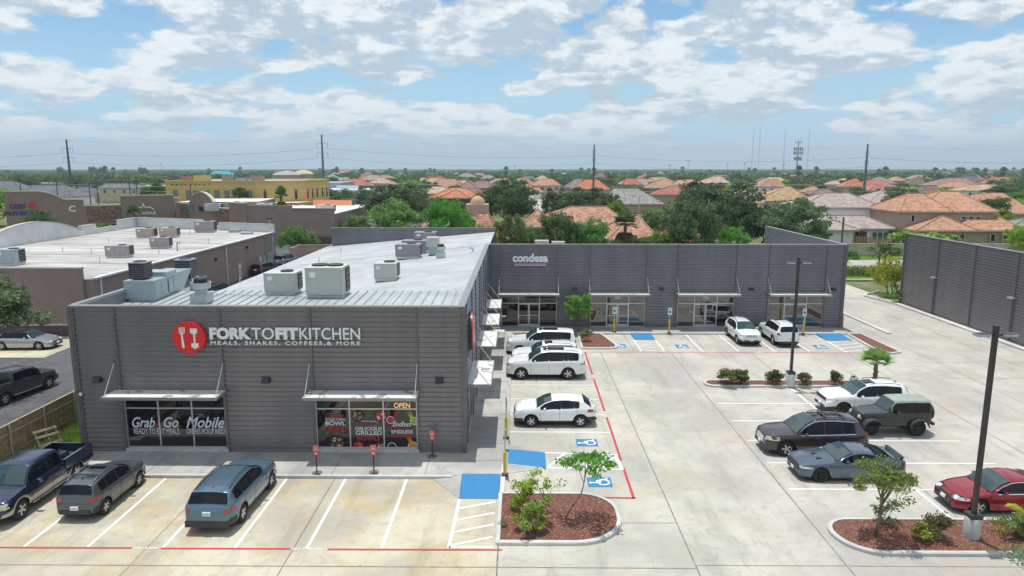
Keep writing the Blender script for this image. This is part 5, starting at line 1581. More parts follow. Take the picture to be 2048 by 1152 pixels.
# ---- brown neighbour with the weathered roof
lb = thing('commercial_building', 'brown stucco commercial building with weathered white flat roof at the left', 'building', (-48, 57, 0))
mb = MB()
mb.prism([(-62, 57.2), (-35.6, 57.2), (-35.6, 101), (-60.6, 110)], 0, 4.84, M_stucco, M_oldroof)
mb.build('walls', lb)
mb = MB(); mb.box(-62, -36.4, 56.9, 57.18, 0, 5.75, M_stucco); mb.box(-62.1, -36.35, 56.84, 57.25, 5.75, 5.9, M_cornice)
mb.box(-61.9, -36.5, 57.19, 57.22, 4.9, 5.74, M_whitep)
mb.build('front_parapet', lb)
mb = MB(); mb.box(-62, -35.58, 56.86, 56.899, 0, .95, M_base); mb.box(-62, -35.58, 56.80, 56.90, .95, 1.12, M_cornice)
mb.build('base_band', lb)
mb = MB()
prof = [(57, 6.0), (66, 6.0)]
for i in range(15):
    yy = 77 + 18.5 * i / 14; u = (i / 14 - .5) * 2; prof.append((yy, 5.6 + 1.75 * (1 - u * u)))
prof += [(95.6, 6.1), (99, 6.1)]
def wallprof(mb, prof, x0, x1, m, mc=M_cornice):
    for (ya, za), (yb, zb_) in zip(prof[:-1], prof[1:]):
        if yb - ya < .01: continue
        mb.mesh([(x0, ya, 4.8), (x1, ya, 4.8), (x1, yb, 4.8), (x0, yb, 4.8), (x0, ya, za), (x1, ya, za), (x1, yb, zb_), (x0, yb, zb_)],
                [(0, 4, 7, 3), (1, 2, 6, 5), (0, 1, 5, 4), (2, 3, 7, 6)], m)
        mb.mesh([(x0 - .1, ya, za), (x1 + .06, ya, za), (x1 + .06, yb, zb_), (x0 - .1, yb, zb_), (x0 - .1, ya, za + .1), (x1 + .06, ya, za + .1), (x1 + .06, yb, zb_ + .1), (x0 - .1, yb, zb_ + .1)], [(4, 5, 6, 7), (1, 2, 6, 5), (0, 4, 7, 3), (0, 1, 5, 4), (2, 3, 7, 6)], mc)
wallprof(mb, prof, -60.9, -60.5, M_whitep)
wallprof(mb, [(99.01, 5.4), (104.8, 5.4)], -60.9, -60.5, M_whitep)
wallprof(mb, [(104.81, 6.25), (110, 6.25)], -60.9, -60.5, M_whitep)
mb.build('curved_parapet', lb)
mb = MB()
def wseg(mb, a, b, z0, z1, th, m, cm=None):
    a = Vector(a); b = Vector(b); d = b - a; c = (a + b) / 2; rz = math.atan2(d.y, d.x)
    mb.cbox((c.x, c.y, (z0 + z1) / 2), (d.length / 2, th / 2, (z1 - z0) / 2), m, rz)
    if cm: mb.cbox((c.x, c.y, z1 + .045), (d.length / 2 + .04, th / 2 + .06, .045), cm, rz)
A = Vector((-60.5, 109.8)); Bv = Vector((-35.6, 100.8)); q = lambda t: tuple(A + (Bv - A) * t)
wseg(mb, q(0), q(.50), 4.8, 6.3, .3, M_whitep, M_cornice); wseg(mb, q(.501), q(.62), 4.8, 5.5, .3, M_whitep, M_cornice); wseg(mb, q(.621), q(1), 4.8, 5.95, .3, M_whitep, M_cornice)
mb.build('rear_parapet', lb)
mb = MB(); mb.box(-35.85, -35.5, 57.3, 100.8, 4.83, 4.97, M_whitep); mb.box(-35.5, -35.38, 57.3, 100.8, 4.80, 4.93, M_galv)
mb.build('gutter', lb)
for yy in (57.9, 66, 72.5, 83.5, 99.6):
    mb = MB(); mb.box(-35.58, -35.46, yy, yy + .14, 0, 4.8, M_whitep); mb.build('downpipe', lb)
for yy in (70.3, 77.0, 87.0, 94.2):
    mb = MB(); mb.box(-35.59, -35.53, yy, yy + .95, .0, 2.1, mat('door_pink', (.52, .42, .38), .6)); mb.box(-35.53, -35.51, yy + .25, yy + .7, 1.5, 1.85, M_sign); mb.build('door', lb)
mb = MB(); mb.box(-35.55, -35.25, 96.6, 99.0, .5, 2.3, M_hvacb); mb.box(-35.55, -35.35, 95.2, 96.3, .9, 2.1, M_hvacb)
for k in range(4): mb.cyl((-35.45, 96.9 + k * .6, 2.3), (-35.45, 96.9 + k * .6, 4.6), .05, .05, 6, M_galv)
mb.build('electric_cabinets', lb)
for i, (yy, zz) in enumerate(((71.5, 3.6), (90.0, 3.7), (80.5, 3.4))):
    t = thing('wall_light', 'dark wall lamp high on the long brown wall, %s' % ('nearest', 'farthest', 'middle one')[i], 'light', (-35.5, yy, zz), group='lamps on the long brown wall')
    mb = MB(); mb.box(-35.58, -35.3, yy - .15, yy + .15, zz, zz + .28, M_grille); mb.box(-35.3, -34.9, yy - .04, yy + .04, zz + .16, zz + .2, M_galv); mb.build('housing', t)
def UL(px, py, *a, **k): return rooftop_unit(px, py, 4.86, *a, group='air conditioners on the weathered roof', kerbm=M_whitep, **k)
UL(232, 516, 2.2, 1.5, 1.0, M_hvacp, 'rusty grey air conditioner nearest the middle of the weathered roof')
UL(288, 476, 2.1, 1.6, 1.0, M_hvact, 'left one of the two tan air conditioners on the weathered roof')
UL(334, 475, 2.1, 1.6, 1.0, M_hvact, 'right one of the two tan air conditioners on the weathered roof')
UL(317, 497, 2.0, 1.4, 1.0, M_hvacp, 'rusty grey air conditioner just below the tan pair')
UL(407, 465, 2.6, 1.6, 1.35, M_hvacp, 'pinkish grey air conditioner by the rear parapet of the weathered roof')
UL(13, 532, 1.6, 1.6, 1.3, M_hvacb, 'blue-grey air conditioner cut by the left edge of the photo')
for px, py, h in ((126, 503, .5), (183, 507, .6), (200, 526, .6), (217, 484, .5), (318, 508, .5), (470, 466, 1.0), (417, 487, .7), (380, 468, .8)):
    X, Y = G(px, py, 4.85); mb = MB(); mb.cyl((X, Y, 4.85), (X, Y, 4.85 + h), .05, .05, 6, M_whitep); mb.build('vent_pipe', label='thin pale vent pipe standing on the weathered roof', cat='pipe', group='thin vent pipes of the weathered roof')
X, Y = G(355, 502, 4.85); mb = MB(); mb.tube([(X, Y, 4.85), (X, Y, 5.7), (X + .1, Y, 5.85), (X + .3, Y, 5.85), (X + .35, Y, 5.65)], .07, 8, M_hvacp); mb.build('gooseneck_vent', label='dark gooseneck pipe near the gutter of the weathered roof', cat='pipe')
for px, py in ((468, 464), (508, 462), (492, 468)):
    X, Y = G(px, py, 4.9); mb = MB(); mb.box(X - .8, X + .7, Y, Y + 1.0, 4.86, 5.1 + .15 * (px != 492), M_hvacb); mb.build('roof_hatch', label='low grey hatch near the far corner of the weathered roof', cat='hatch', group='low hatches on the weathered roof')
mb = MB(); X, Y = -36, 100.2; mb.cyl((X, Y, 4.9), (X, Y, 6.9), .05, .05, 6, M_whitep); mb.box(X - .25, X + .4, Y - .15, Y + .15, 6.8, 7.0, M_grille)
mb.build('roof_floodlight', label='black floodlight on a short pole at the far roof corner', cat='light')

# ---- bin enclosure by the alley end
t = thing('bin_enclosure', 'pinkish walled bin enclosure at the end of the alley', 'enclosure', (-33, 108, 0))
a = G(560, 540, 0); 
mb = MB(); x0, y0 = -34.6, 104.0
M_pink = mat('block_pink', (.44, .33, .27), .9)
mb.box(x0, x0 + .2, y0, y0 + 5, 0, 2.2, M_pink); mb.box(x0 + .2, x0 + 7, y0 + 4.8, y0 + 5, 0, 2.2, M_pink); mb.box(x0 + 6.8, x0 + 7, y0, y0 + 4.8, 0, 2.2, M_pink); mb.box(x0 + .2, x0 + 1.0, y0, y0 + .2, 0, 2.2, M_pink)
mb.build('walls', t)
mb = MB()
for k in range(26): mb.box(x0 + 1.0 + k * .18, x0 + 1.14 + k * .18, y0 + .05, y0 + .12, .1, 2.1, M_pink)
mb.tube([(x0 + 1, y0 + .02, .2), (x0 + 3.3, y0 + .02, 2.0)], .03, 4, M_pink); mb.tube([(x0 + 5.7, y0 + .02, .2), (x0 + 3.4, y0 + .02, 2.0)], .03, 4, M_pink)
mb.build('gate', t)
t = thing('metal_gate_box', 'small shed with a white top and metal gate beside the bin enclosure', 'shed', (-26.5, 104, 0))
mb = MB(); mb.box(x0 + 7.2, x0 + 9.6, y0 + .3, y0 + 4, 0, 2.5, M_pink); mb.build('walls', t)
mb = MB(); mb.box(x0 + 6.2, x0 + 9.8, y0, y0 + 4.3, 2.51, 2.6, M_whitep); mb.build('roof', t)
mb = MB()
for k in range(8): mb.box(x0 + 7.3 + k * .27, x0 + 7.34 + k * .27, y0 + .2, y0 + .26, .1, 2.4, M_hvacb)
mb.box(x0 + 7.25, x0 + 9.3, y0 + .19, y0 + .27, 1.2, 1.26, M_hvacb); mb.build('gate', t)

# ---- wooden fence between the lots
M_wood = mat('fence_wood', (.36, .255, .15), .9, var=.3, scale=4); M_wood2 = mat('fence_rail', (.33, .27, .19), .9, var=.2); M_postg = mat('fence_post', (.40, .40, .38), .6, .2)
t = thing('wooden_fence', 'brown picket fence with grey posts between the asphalt lane and the grass strip', 'fence', (-24.6, 40, 0))
rr = random.Random(2); mb = MB(); yy = 24.0
while yy < 82:
    w_ = .135; mb.box(-24.62, -24.60 + .004 * rr.random(), yy, yy + w_, .05, 1.80 + rr.uniform(-.02, .02), M_wood); yy += w_ + .008
mb.build('pickets', t)
mb = MB(); mb.box(-24.55, -24.50, 24, 82, .4, .5, M_wood2); mb.box(-24.55, -24.50, 24, 82, 1.35, 1.45, M_wood2); mb.box(-24.66, -24.54, 24, 82, 1.83, 1.87, M_wood2); mb.build('rail', t)
for k in range(24):
    mb = MB(); yy = 24.2 + k * 2.45; mb.cyl((-24.45, yy, 0), (-24.45, yy, 1.86), .035, .035, 8, M_postg); mb.build('post', t)
# pallet leaning on the fence
t = thing('wooden_pallet', 'broken weathered pallet leaning on the fence by the dark wall', 'pallet', (-23.55, 33.0, .02), R(58))
mb = MB(); rx = R(52); c_, s_ = math.cos(rx), math.sin(rx)
M_pal = mat('pallet_wood', (.22, .165, .12), .9, var=.3)
def tilt(x, y, z): return (x, y * c_ - z * s_, y * s_ + z * c_)
def pb(x0, x1, y0, y1, z0, z1, mbx):
    vs = [tilt(*p) for p in [(x0, y0, z0), (x1, y0, z0), (x1, y1, z0), (x0, y1, z0), (x0, y0, z1), (x1, y0, z1), (x1, y1, z1), (x0, y1, z1)]]
    mbx.mesh(vs, [(0, 3, 2, 1), (4, 5, 6, 7), (0, 1, 5, 4), (1, 2, 6, 5), (2, 3, 7, 6), (3, 0, 4, 7)], M_pal)
for k in (0, 1, 3, 4.4): pb(-.55, .55, .0 + k * .23, .13 + k * .23, .1, .125, mb)
mb.build('deck_boards', t, local=True)
mb = MB()
for xx in (-.5, 0, .46): pb(xx, xx + .05, 0, 1.18, 0, .099, mb)
mb.build('stringers', t, local=True)

# ---- storefront plazas beyond
def facade(name, label, p0, p1, prof, depth, m, parts=None):
    """wall from p0 to p1 in plan with a top profile [(t, z)], body behind"""
    t = thing(name, label, 'building', (*p0, 0)); a = Vector(p0); b = Vector(p1); d = (b - a).normalized(); n = Vector((-d.y, d.x)); L = (b - a).length
    if n.y < 0: n = -n
    mb = MB()
    for (t0, z0), (t1, z1) in zip(prof[:-1], prof[1:]):
        if t1 - t0 < 1e-4: continue
        q0 = a + (b - a) * t0; q1 = a + (b - a) * t1
        for off0, off1, zt0, zt1, mm in ((0, .5, z0, z1, m),):
            P = lambda q, o, z: (q.x + n.x * o, q.y + n.y * o, z)
            mb.mesh([P(q0, off0, 0), P(q1, off0, 0), P(q1, off1, 0), P(q0, off1, 0), P(q0, off0, zt0), P(q1, off0, zt1), P(q1, off1, zt1), P(q0, off1, zt0)],
                    [(0, 1, 5, 4), (1, 2, 6, 5), (2, 3, 7, 6), (3, 0, 4, 7)], mm)
            mb.mesh([P(q0, off0 - .12, zt0), P(q1, off0 - .12, zt1), P(q1, off1 + .1, zt1), P(q0, off1 + .1, zt0), P(q0, off0 - .12, zt0 + .22), P(q1, off0 - .12, zt1 + .22), P(q1, off1 + .1, zt1 + .22), P(q0, off1 + .1, zt0 + .22)],
                    [(0, 3, 2, 1), (4, 5, 6, 7), (0, 1, 5, 4), (1, 2, 6, 5), (2, 3, 7, 6), (3, 0, 4, 7)], M_cornice)
    mb.build('facade', t)
    mb = MB(); q = [a + n * .5, b + n * .5, b + n * depth, a + n * depth]
    mb.prism([(v.x, v.y) for v in q], 0, 5.2, m, M_whitep); mb.build('body', t)
    return t, a, b, n
def arch(t0, t1, z0, h, n=8): return [(t0 + (t1 - t0) * i / n, z0 + h * (1 - ((i / n - .5) * 2) ** 2)) for i in range(n + 1)]
def on(a, b, n, t, z, o=-.02):
    p = a + (b - a) * t - n * (-o) if False else a + (b - a) * t + n * o
    return (p.x, p.y, z)
def fpan(parent, a, b, n, t0, t1, z0, z1, m, name, o=-.06):
    mb = MB(); P0 = on(a, b, n, t0, z0, o); P1 = on(a, b, n, t1, z0, o)
    mb.mesh([P0, P1, (P1[0], P1[1], z1), (P0[0], P0[1], z1)] + [tuple(Vector(p) + Vector((n.x, n.y, 0)) * .055) for p in (P0, P1, (P1[0], P1[1], z1), (P0[0], P0[1], z1))],
            [(0, 1, 2, 3), (0, 4, 5, 1), (1, 5, 6, 2), (2, 6, 7, 3), (3, 7, 4, 0)], m); mb.build(name, parent)
pl2, a, b, n = facade('shopping_plaza', 'brown stucco shopping plaza with curved parapet and dark shopfronts at far left', (-97, 131), (-72.5, 146.5),
                      [(0, 9.6)] + arch(.0, .33, 7.9, 1.7)[4:] + [(.36, 7.9), (.44, 7.8), (.4401, 6.6), (.66, 6.6), (.6601, 8.4), (.95, 8.4), (.9501, 8.5), (1, 8.4)], 18, M_stucco2)
fpan(pl2, a, b, n, .0, .20, 0, 3.0, M_glass, 'shop_window'); fpan(pl2, a, b, n, .22, .34, 0, 2.6, M_glass, 'shop_window')
fpan(pl2, a, b, n, .46, .64, 0, 2.9, M_glass, 'shop_window'); fpan(pl2, a, b, n, .45, .66, 3.4, 6.4, M_stone, 'stone_panel'); fpan(pl2, a, b, n, .68, .80, 0, 2.8, M_glass, 'shop_window')
fpan(pl2, a, b, n, -.01, .30, 3.05, 3.3, M_cornice, 'ledge', -.3); fpan(pl2, a, b, n, .66, .82, 2.9, 3.1, M_cornice, 'ledge', -.3)
def fsign(name, label, cat, txts, a, b, n, tc_, extras=None):
    t = thing(name, label, cat, on(a, b, n, tc_, 5))
    d = (b - a).normalized(); rz = math.atan2(d.y, d.x); L = (b - a).length
    mb = MB()
    for s, dx, z, wd, h, m in txts:
        vs, fs = fit_text(s, wd, h, .08, off=.03); base = a + (b - a) * tc_ + d * dx
        mb.mesh([(base.x + d.x * v[0] - n.x * (.1 + v[2]), base.y + d.y * v[0] - n.y * (.1 + v[2]), z + v[1]) for v in vs], fs, m)
    mb.build('lettering', t)
    if extras: extras(t, a, b, n, d)
    return t
M_bluesign = mat('sign_blue', (.06, .04, .22), .5); M_black = mat('sign_black', (.02, .02, .025), .5); M_teal = mat('sign_teal', (.02, .28, .32), .5)
fsign('shop_sign', 'dark blue two-line shop sign with a small flag on the curved parapet', 'sign', [('CORY', -.6, 6.9, 2.6, .9, M_bluesign), ('PHYSICAL', 0, 5.6, 5.6, .9, M_bluesign)], a, b, n, .09,
      lambda t, a, b, n, d: fpan(t, a, b, n, .135, .165, 6.5, 7.4, M_signred, 'flag', -.15))
fsign('shop_sign', 'white winged emblem sign reading BABE AVENUE on the brown plaza', 'sign', [('BABE AVENUE', 0, 4.9, 4.3, .55, M_sign), ('X', 0, 4.0, .6, .5, M_sign)], a, b, n, .80,
      lambda t, a, b, n, d: (lambda mb: (mb.tube([on(a, b, n, .735, 5.6, -.15), on(a, b, n, .765, 6.2, -.15), on(a, b, n, .79, 6.0, -.15), on(a, b, n, .80, 6.9, -.15), on(a, b, n, .81, 6.0, -.15), on(a, b, n, .835, 6.2, -.15), on(a, b, n, .865, 5.6, -.15)], .12, 5, M_sign), mb.build('emblem', t)))(MB()))
fsign('shop_sign', 'small pale curled emblem sign partly hidden by the round tree', 'sign', [('C', 0, 6.2, 1.2, 1.2, M_sign)], a, b, n, .37)
# side wall of that plaza, receding right
mb = MB(); mb.prism([(-72.4, 146.6), (-56, 150), (-58, 166), (-73, 164)], 0, 7.0, M_stucco2, M_whitep)
mb.build('commercial_block', label='plain brown block with grey top edge between the two plazas', cat='building')
pl3, a, b, n = facade('shopping_plaza', 'brown plaza with arched gable and stone panels behind the weathered roof', (-75.5, 150.0), (-51.3, 131.0),
                      [(0, 7.8), (.13, 7.8), (.1301, 6.6), (.30, 6.7)] + arch(.30, .62, 7.4, 1.8)[1:-1] + [(.62, 7.2), (.6201, 6.2), (.80, 6.2), (.8001, 7.4), (1, 7.4)], .6, M_stucco2)
fpan(pl3, a, b, n, .13, .29, 3.0, 6.5, M_stone, 'stone_panel'); fpan(pl3, a, b, n, .63, .79, 3.0, 6.1, M_stone, 'stone_panel')
fsign('shop_sign', 'black lettered shop sign with teal ring on the arched gable', 'sign', [('Well Med', 1.1, 5.9, 4.0, 1.0, M_black)], a, b, n, .45,
      lambda t, a, b, n, d: (lambda mb, p: (mb.lathe([(.9, -.05), (.6, -.05), (.6, .05), (.9, .05), (.9, -.05)], 16, M_teal, c=(p[0], p[1], 6.1), axis='y'), mb.build('ring', t)))(MB(), on(a, b, n, .35, 6, -.3)))
mb = MB(); mb.prism([(-51.2, 131.1), (-42.5, 130.6), (-42.6, 131.2), (-51.0, 131.7)], 0, 7.2, M_stucco); mb.prism([(-42.5, 130.6), (-34.6, 130.2), (-34.6, 130.8), (-42.4, 131.2)], 0, 6.55, M_stucco)
mb.prism([(-51.0, 131.8), (-34.6, 130.9), (-34.6, 160), (-66, 160)], 0, 5.6, M_stucco, M_whitep)
mb.box(-42.4, -34.4, 130.25, 131.0, 6.56, 6.72, M_cornice); mb.box(-42.2, -34.5, 130.05, 130.3, 0, 1.3, M_base)
mb.build('rear_block', pl3)
def unit_at(X, Y, z, label, w_=3, m=None): return rooftop_unit(0, 0, z, w_, 2, 1.2, m or M_hvac, label, group='air conditioners on the far plaza roof', at=(X, Y))
unit_at(-60.5, 137, 5.7, 'leftmost pale air conditioner on the far plaza roof'); unit_at(-58.0, 141, 5.9, 'second pale air conditioner on the far plaza roof', 4); unit_at(-50.2, 137, 5.8, 'pale air conditioner in the middle of the far plaza roof'); unit_at(-38.5, 138, 5.4, 'pale air conditioner near the right end of the far plaza roof', 3.5)

# ---- yellow stucco two-storey building
M_yel = mat('stucco_yellow', (.62, .45, .17), .9, var=.05, scale=.2); M_yel2 = mat('stucco_darkyellow', (.44, .33, .13), .9, var=.05); M_brownw = mat('window_brown', (.07, .04, .035), .7)
M_tileO = tile_mat('tile_orange', (.58, .21, .10), (.68, .29, .14), (.46, .15, .08)); 
yb_ = thing('office_building', 'yellow two-storey adobe style building with brown windows', 'building', (-78, 180, 0))
ya = [(-91.5, 181), (-67.5, 179.5), (-57.0, 186), (-55.5, 205), (-62, 215), (-92, 210)]
mb = MB(); mb.prism(ya, 0, 10.6, M_yel, M_whitep); mb.build('walls', yb_)
mb = MB()
for i in range(6):
    j = (i + 1) % 6; wseg(mb, ya[i], ya[j], 10.6, 10.95, .4, M_yel)
mb.build('parapet', yb_)
A = Vector(ya[0]); Bv = Vector(ya[1]); n_ = Vector((Bv.y - A.y, -(Bv.x - A.x))).normalized()
for k, px in enumerate((349, 376, 391, 414, 435, 455, 502)):
    X = atY(px, 390, 180.3)[0]; Yw = A.y + (X - A.x) / (Bv.x - A.x) * (Bv.y - A.y)
    mb = MB(); mb.box(X - .55, X + .55, Yw - .14, Yw + .05, 6.1, 8.0, M_brownw); mb.box(X - .7, X + .7, Yw - .2, Yw + .05, 8.0, 8.35, M_brownw)
    w1 = mb.build('window', yb_)
    mb = MB()
    for u in (-.32, .0, .32):
        for v in (6.35, 6.95, 7.5): mb.box(X + u - .11, X + u + .11, Yw - .155, Yw - .142, v, v + .4, M_hvacb)
    mb.build('pane', w1)
mb = MB()
for k in range(14):
    X = atY(342 + k * 9.4, 372, 180)[0]; mb.cyl((X, 180.2, 9.9), (X, 181.2, 9.9), .16, .16, 6, M_brownw)
mb.build('roof_beams', yb_)
C1 = Vector(ya[1]); C2 = Vector(ya[2]); C3 = Vector(ya[3])
for k, (p, q_, t_) in enumerate(((C1, C2, .18), (C1, C2, .5), (C1, C2, .82), (C2, C3, .12), (C2, C3, .3), (C2, C3, .48), (C2, C3, .7), (C2, C3, .88))):
    c = p + (q_ - p) * t_; d = (q_ - p).normalized(); mb = MB(); mb.cbox((c.x + d.y * .06, c.y - d.x * .06, 7.3), (.32, .08, 1.2), M_brownw, math.atan2(d.y, d.x)); mb.build('window', yb_)
mb = MB(); mb.prism([(-65.5, 176.6), (-56.5, 178), (-54.5, 185), (-66, 181)], 0, 5.4, M_yel2, M_whitep); mb.build('entrance_block', yb_)
mb = MB()
mb.mesh([(-67.2, 173.6, 3.6), (-55.5, 174.6, 3.6), (-49.0, 180.0, 3.6), (-55.8, 179.6, 4.9), (-57.5, 177.6, 4.9), (-65.8, 176.4, 4.9), (-67.2, 176.4, 3.6)], [(0, 1, 4, 5), (1, 2, 3, 4), (0, 5, 6)], M_tileO)
mb.build('porch_roof', yb_)
mb = MB(); mb.box(-66.8, -55.8, 174.4, 174.8, 3.0, 3.55, M_yel); mb.box(-66, -56, 176.0, 176.5, 0, 3.0, M_yel2); mb.build('porch', yb_)
mb = MB(); mb.mesh([(-57.5, 184, 4.2), (-44.5, 187, 3.9), (-46.5, 194, 5.3), (-56, 191, 5.6)], [(0, 1, 2, 3)], M_tileO); mb.mesh([(-57, 184.3, 0), (-45.5, 187, 0), (-45.5, 187.1, 3.8), (-57, 184.4, 4.0)], [(0, 1, 2, 3)], M_brownw); mb.build('awning_roof', yb_)
for pa, pb_, yt, m_, lab in ((359, 385, 353.5, mat('red_box', (.42, .14, .07), .8), 'red screened box on the roof of the yellow building'), (386, 414, 351, M_yel2, 'ochre screen wall on the roof of the yellow building'), (443, 467, 351, M_stucco2, 'pale brown box on the roof of the yellow building'), (500, 523, 351.5, M_stucco2, 'box right of centre on the roof of the yellow building'), (470, 492, 356, M_hvacg, 'cluster of dark machines on the roof of the yellow building')):
    a, z = atY(pa, yt, 190); b_, _ = atY(pb_, yt, 190); mb = MB(); mb.box(a, b_, 190, 192.5, 10.65, z, m_); mb.build('roof_screen', label=lab, cat='roof box', group='boxes on the roof of the yellow building')

# ---- generic hip-roof house
HOUSES = []
def hip(mb, x0, x1, y0, y1, z, h, rx0, rx1, m, over=.45):
    ym = (y0 + y1) / 2; x0 -= over; x1 += over; y0 -= over; y1 += over
    rx0 = max(rx0, x0 + .1); rx1 = min(max(rx1, rx0 + .05), x1 - .05)
    A, B_, C_, D = (x0, y0, z), (x1, y0, z), (x1, y1, z), (x0, y1, z); E, F_ = (rx0, ym, z + h), (rx1, ym, z + h)
    mb.mesh([A, B_, C_, D, E, F_], [(0, 1, 5, 4), (1, 2, 5), (2, 3, 4, 5), (3, 0, 4), (0, 3, 2, 1)], m)
    mb.box(x0, x1, y0 - .02, y0, z - .28, z + .02, M_fasc); mb.box(x0 - .02, x0, y0, y1, z - .28, z + .02, M_fasc); mb.box(x1, x1 + .02, y0, y1, z - .28, z + .02, M_fasc)
    for p, q_ in ((A, E), (B_, F_), (C_, F_), (D, E), (E, F_)):
        if (Vector(p) - Vector(q_)).length > .3: mb.cyl((p[0], p[1], p[2] + .05), (q_[0], q_[1], q_[2] + .05), .11, .11, 5, m)
M_fasc = mat('fascia', (.42, .36, .30), .8)
TC = {}
def tm(key):
    if key in TC: return TC[key]
    cs = dict(salmon=((.42, .235, .165), (.50, .30, .215), (.32, .165, .12)), orange=((.50, .20, .11), (.58, .26, .15), (.42, .15, .09)), terracotta=((.46, .255, .165), (.52, .305, .205), (.38, .20, .13)),
              tan=((.46, .30, .17), (.54, .37, .22), (.38, .24, .14)), sand=((.50, .38, .28), (.58, .46, .35), (.34, .22, .16)), pinkgrey=((.36, .27, .25), (.44, .34, .31), (.28, .20, .19)),
              purple=((.24, .16, .16), (.34, .24, .23), (.42, .22, .16)), grey=((.27, .25, .24), (.35, .33, .31), (.21, .19, .18)), red=((.42, .16, .13), (.48, .21, .17), (.34, .12, .10)), brown=((.22, .16, .14), (.28, .21, .18), (.18, .13, .12)),
              maroon=((.22, .07, .06), (.28, .10, .08), (.17, .05, .05)), mosaic=((.42, .36, .33), (.29, .225, .20), (.36, .295, .27)), slate=((.15, .15, .18), (.20, .20, .24), (.12, .12, .14)), teal=((.05, .42, .42), (.08, .50, .50), (.04, .36, .36)), blue=((.13, .20, .30), (.18, .26, .36), (.10, .16, .25)))[key]
    TC[key] = tile_mat('tiles_' + key, *cs, rib=.55, course=.62); return TC[key]
WC = dict(beige=(.46, .37, .27), brown=(.26, .19, .15), white=(.72, .74, .76), tan=(.40, .32, .24), cream=(.56, .50, .36), grey=(.38, .37, .36), pink=(.46, .34, .29))
def wm(k): return mat('wall_' + k, WC[k], .9, var=.05, scale=.5)
M_wfr = mat('window_frame_white', (.70, .68, .62), .6); M_gar = mat('garage_white', (.70, .70, .68), .6)
def house(xl, xr, ye, ze, rl, rr_, ry, key, wall, label, D=None, win=0, group=None, low=None, pane=None, Y=None):
    Y0 = Y or G((xl + xr) / 2, ye, ze)[1]; X0 = atY(xl, ye, Y0)[0]; X1 = atY(xr, ye, Y0)[0]
    D = D or min(16, max(9, (X1 - X0) * .7)); Yr = Y0 + D / 2
    zr = atY((rl + rr_) / 2, ry, Yr)[1]; r0 = atY(rl, ry, Yr)[0]; r1 = atY(rr_, ry, Yr)[0]
    h = max(.8, min(5.5, zr - ze))
    t = thing('house', label, 'house', ((X0 + X1) / 2, Y0, 0), group=group)
    mb = MB(); mb.box(X0 + .45, X1 - .45, Y0 + .45, Y0 + D - .45, 0, ze - .02, wm(wall)); mb.build('wall', t)
    mb = MB(); hip(mb, X0 + .45, X1 - .45, Y0 + .45, Y0 + D - .45, ze, h, r0, r1, tm(key)); mb.build('roof', t)
    for k in range(win):
        X = X0 + (X1 - X0) * (k + .7) / (win + .4); zc = ze - 1.45
        mb = MB(); mb.box(X - .62, X + .62, Y0 + .38, Y0 + .449, zc - .72, zc + .72, M_wfr); f = mb.build('window', t)
        mb = MB(); mb.box(X - .52, X - .03, Y0 + .36, Y0 + .379, zc - .62, zc + .62, pane or M_glass); mb.box(X + .03, X + .52, Y0 + .36, Y0 + .379, zc - .62, zc + .62, pane or M_glass); mb.build('pane', f)
    HOUSES.append((xl, xr, ry, ye, Y0)); return t, X0, X1, Y0, D
# named houses, near to far
t, X0, X1, Y0, D = house(1058, 1262, 449, 3.1, 1142, 1212, 413, 'salmon', 'tan', 'long single-storey house with salmon tiled roof behind the wing')
mb = MB(); X = atY(1216, 467, 108)[0]; Xb = atY(1320, 467, 108)[0]; hip(mb, X + .4, Xb - .4, 108.6, 124, 3.1, 3.2, X + 5, X + 6, tm('salmon')); mb.build('wing_roof', t)
mb = MB(); mb.box(X + .6, Xb - .6, 109, 123, 0, 3.08, wm('tan')); mb.build('wing_wall', t)
mb = MB(); xa = atY(1048, 440, 128)[0]; xb = atY(1105, 440, 128)[0]; hip(mb, xa, xb, 128, 137, 3.4, 3.0, (xa + xb) / 2, (xa + xb) / 2 + .1, tm('salmon')); mb.build('gable_roof', t)
HOUSES.append((1210, 1325, 420, 467, 108))
t, X0, X1, Y0, D = house(857, 971, 395, 6.0, 902, 930, 376, 'orange', 'brown', 'two-storey brown house with bright orange tiled roof and small dome')
mb = MB(); xa = atY(882, 394, Y0 - 1.5)[0]; xb = atY(936, 394, Y0 - 1.5)[0]; hip(mb, xa, xb, Y0 - 1.2, Y0 + 5, 5.98, 2.2, (xa + xb) / 2, (xa + xb) / 2 + .1, tm('orange')); mb.build('gable_roof', t)
mb = MB(); xa = atY(836, 431, 128)[0]; xb = atY(958, 431, 128)[0]; hip(mb, xa, xb, 128, 143, 3.3, 3.3, xa + 5.5, xb - 5.5, tm('purple')); mb.box(xa + .4, xb - .4, 128.4, 142.4, 0, 3.28, wm('brown')); mb.build('lower_roof', t)
X, z = atY(955, 408, 146); mb = MB(); mb.box(X - 2.3, X + 2.3, 144, 148.5, 0, z, wm('pink')); mb.build('turret', t)
mb = MB(); mb.lathe([(1.6, 0), (1.5, .6), (1.1, 1.25), (.5, 1.6), (0, 1.7)], 14, mat('dome', (.45, .32, .18), .7), c=(X, 146.2, z)); mb.build('dome', t, smooth=True)
HOUSES.append((830, 965, 408, 431, 128))
house(931, 1000, 446, 3.0, 958, 976, 426, 'salmon', 'tan', 'salmon hip roof low behind the bright green tree', Y=112)
house(908, 962, 386, 6, 934, 938, 362, 'purple', 'brown', 'house with steep purple-brown pyramid roof behind the orange one')
house(853, 910, 387, 5, 866, 885, 373, 'sand', 'tan', 'pale tan hip roof just left of the purple-brown pyramid roof')
t, X0, X1, Y0, D = house(1061, 1123, 371, 6.2, 1080, 1105, 358, 'terracotta', 'beige', 'beige two-storey house with garage at the head of the cul-de-sac', win=4)
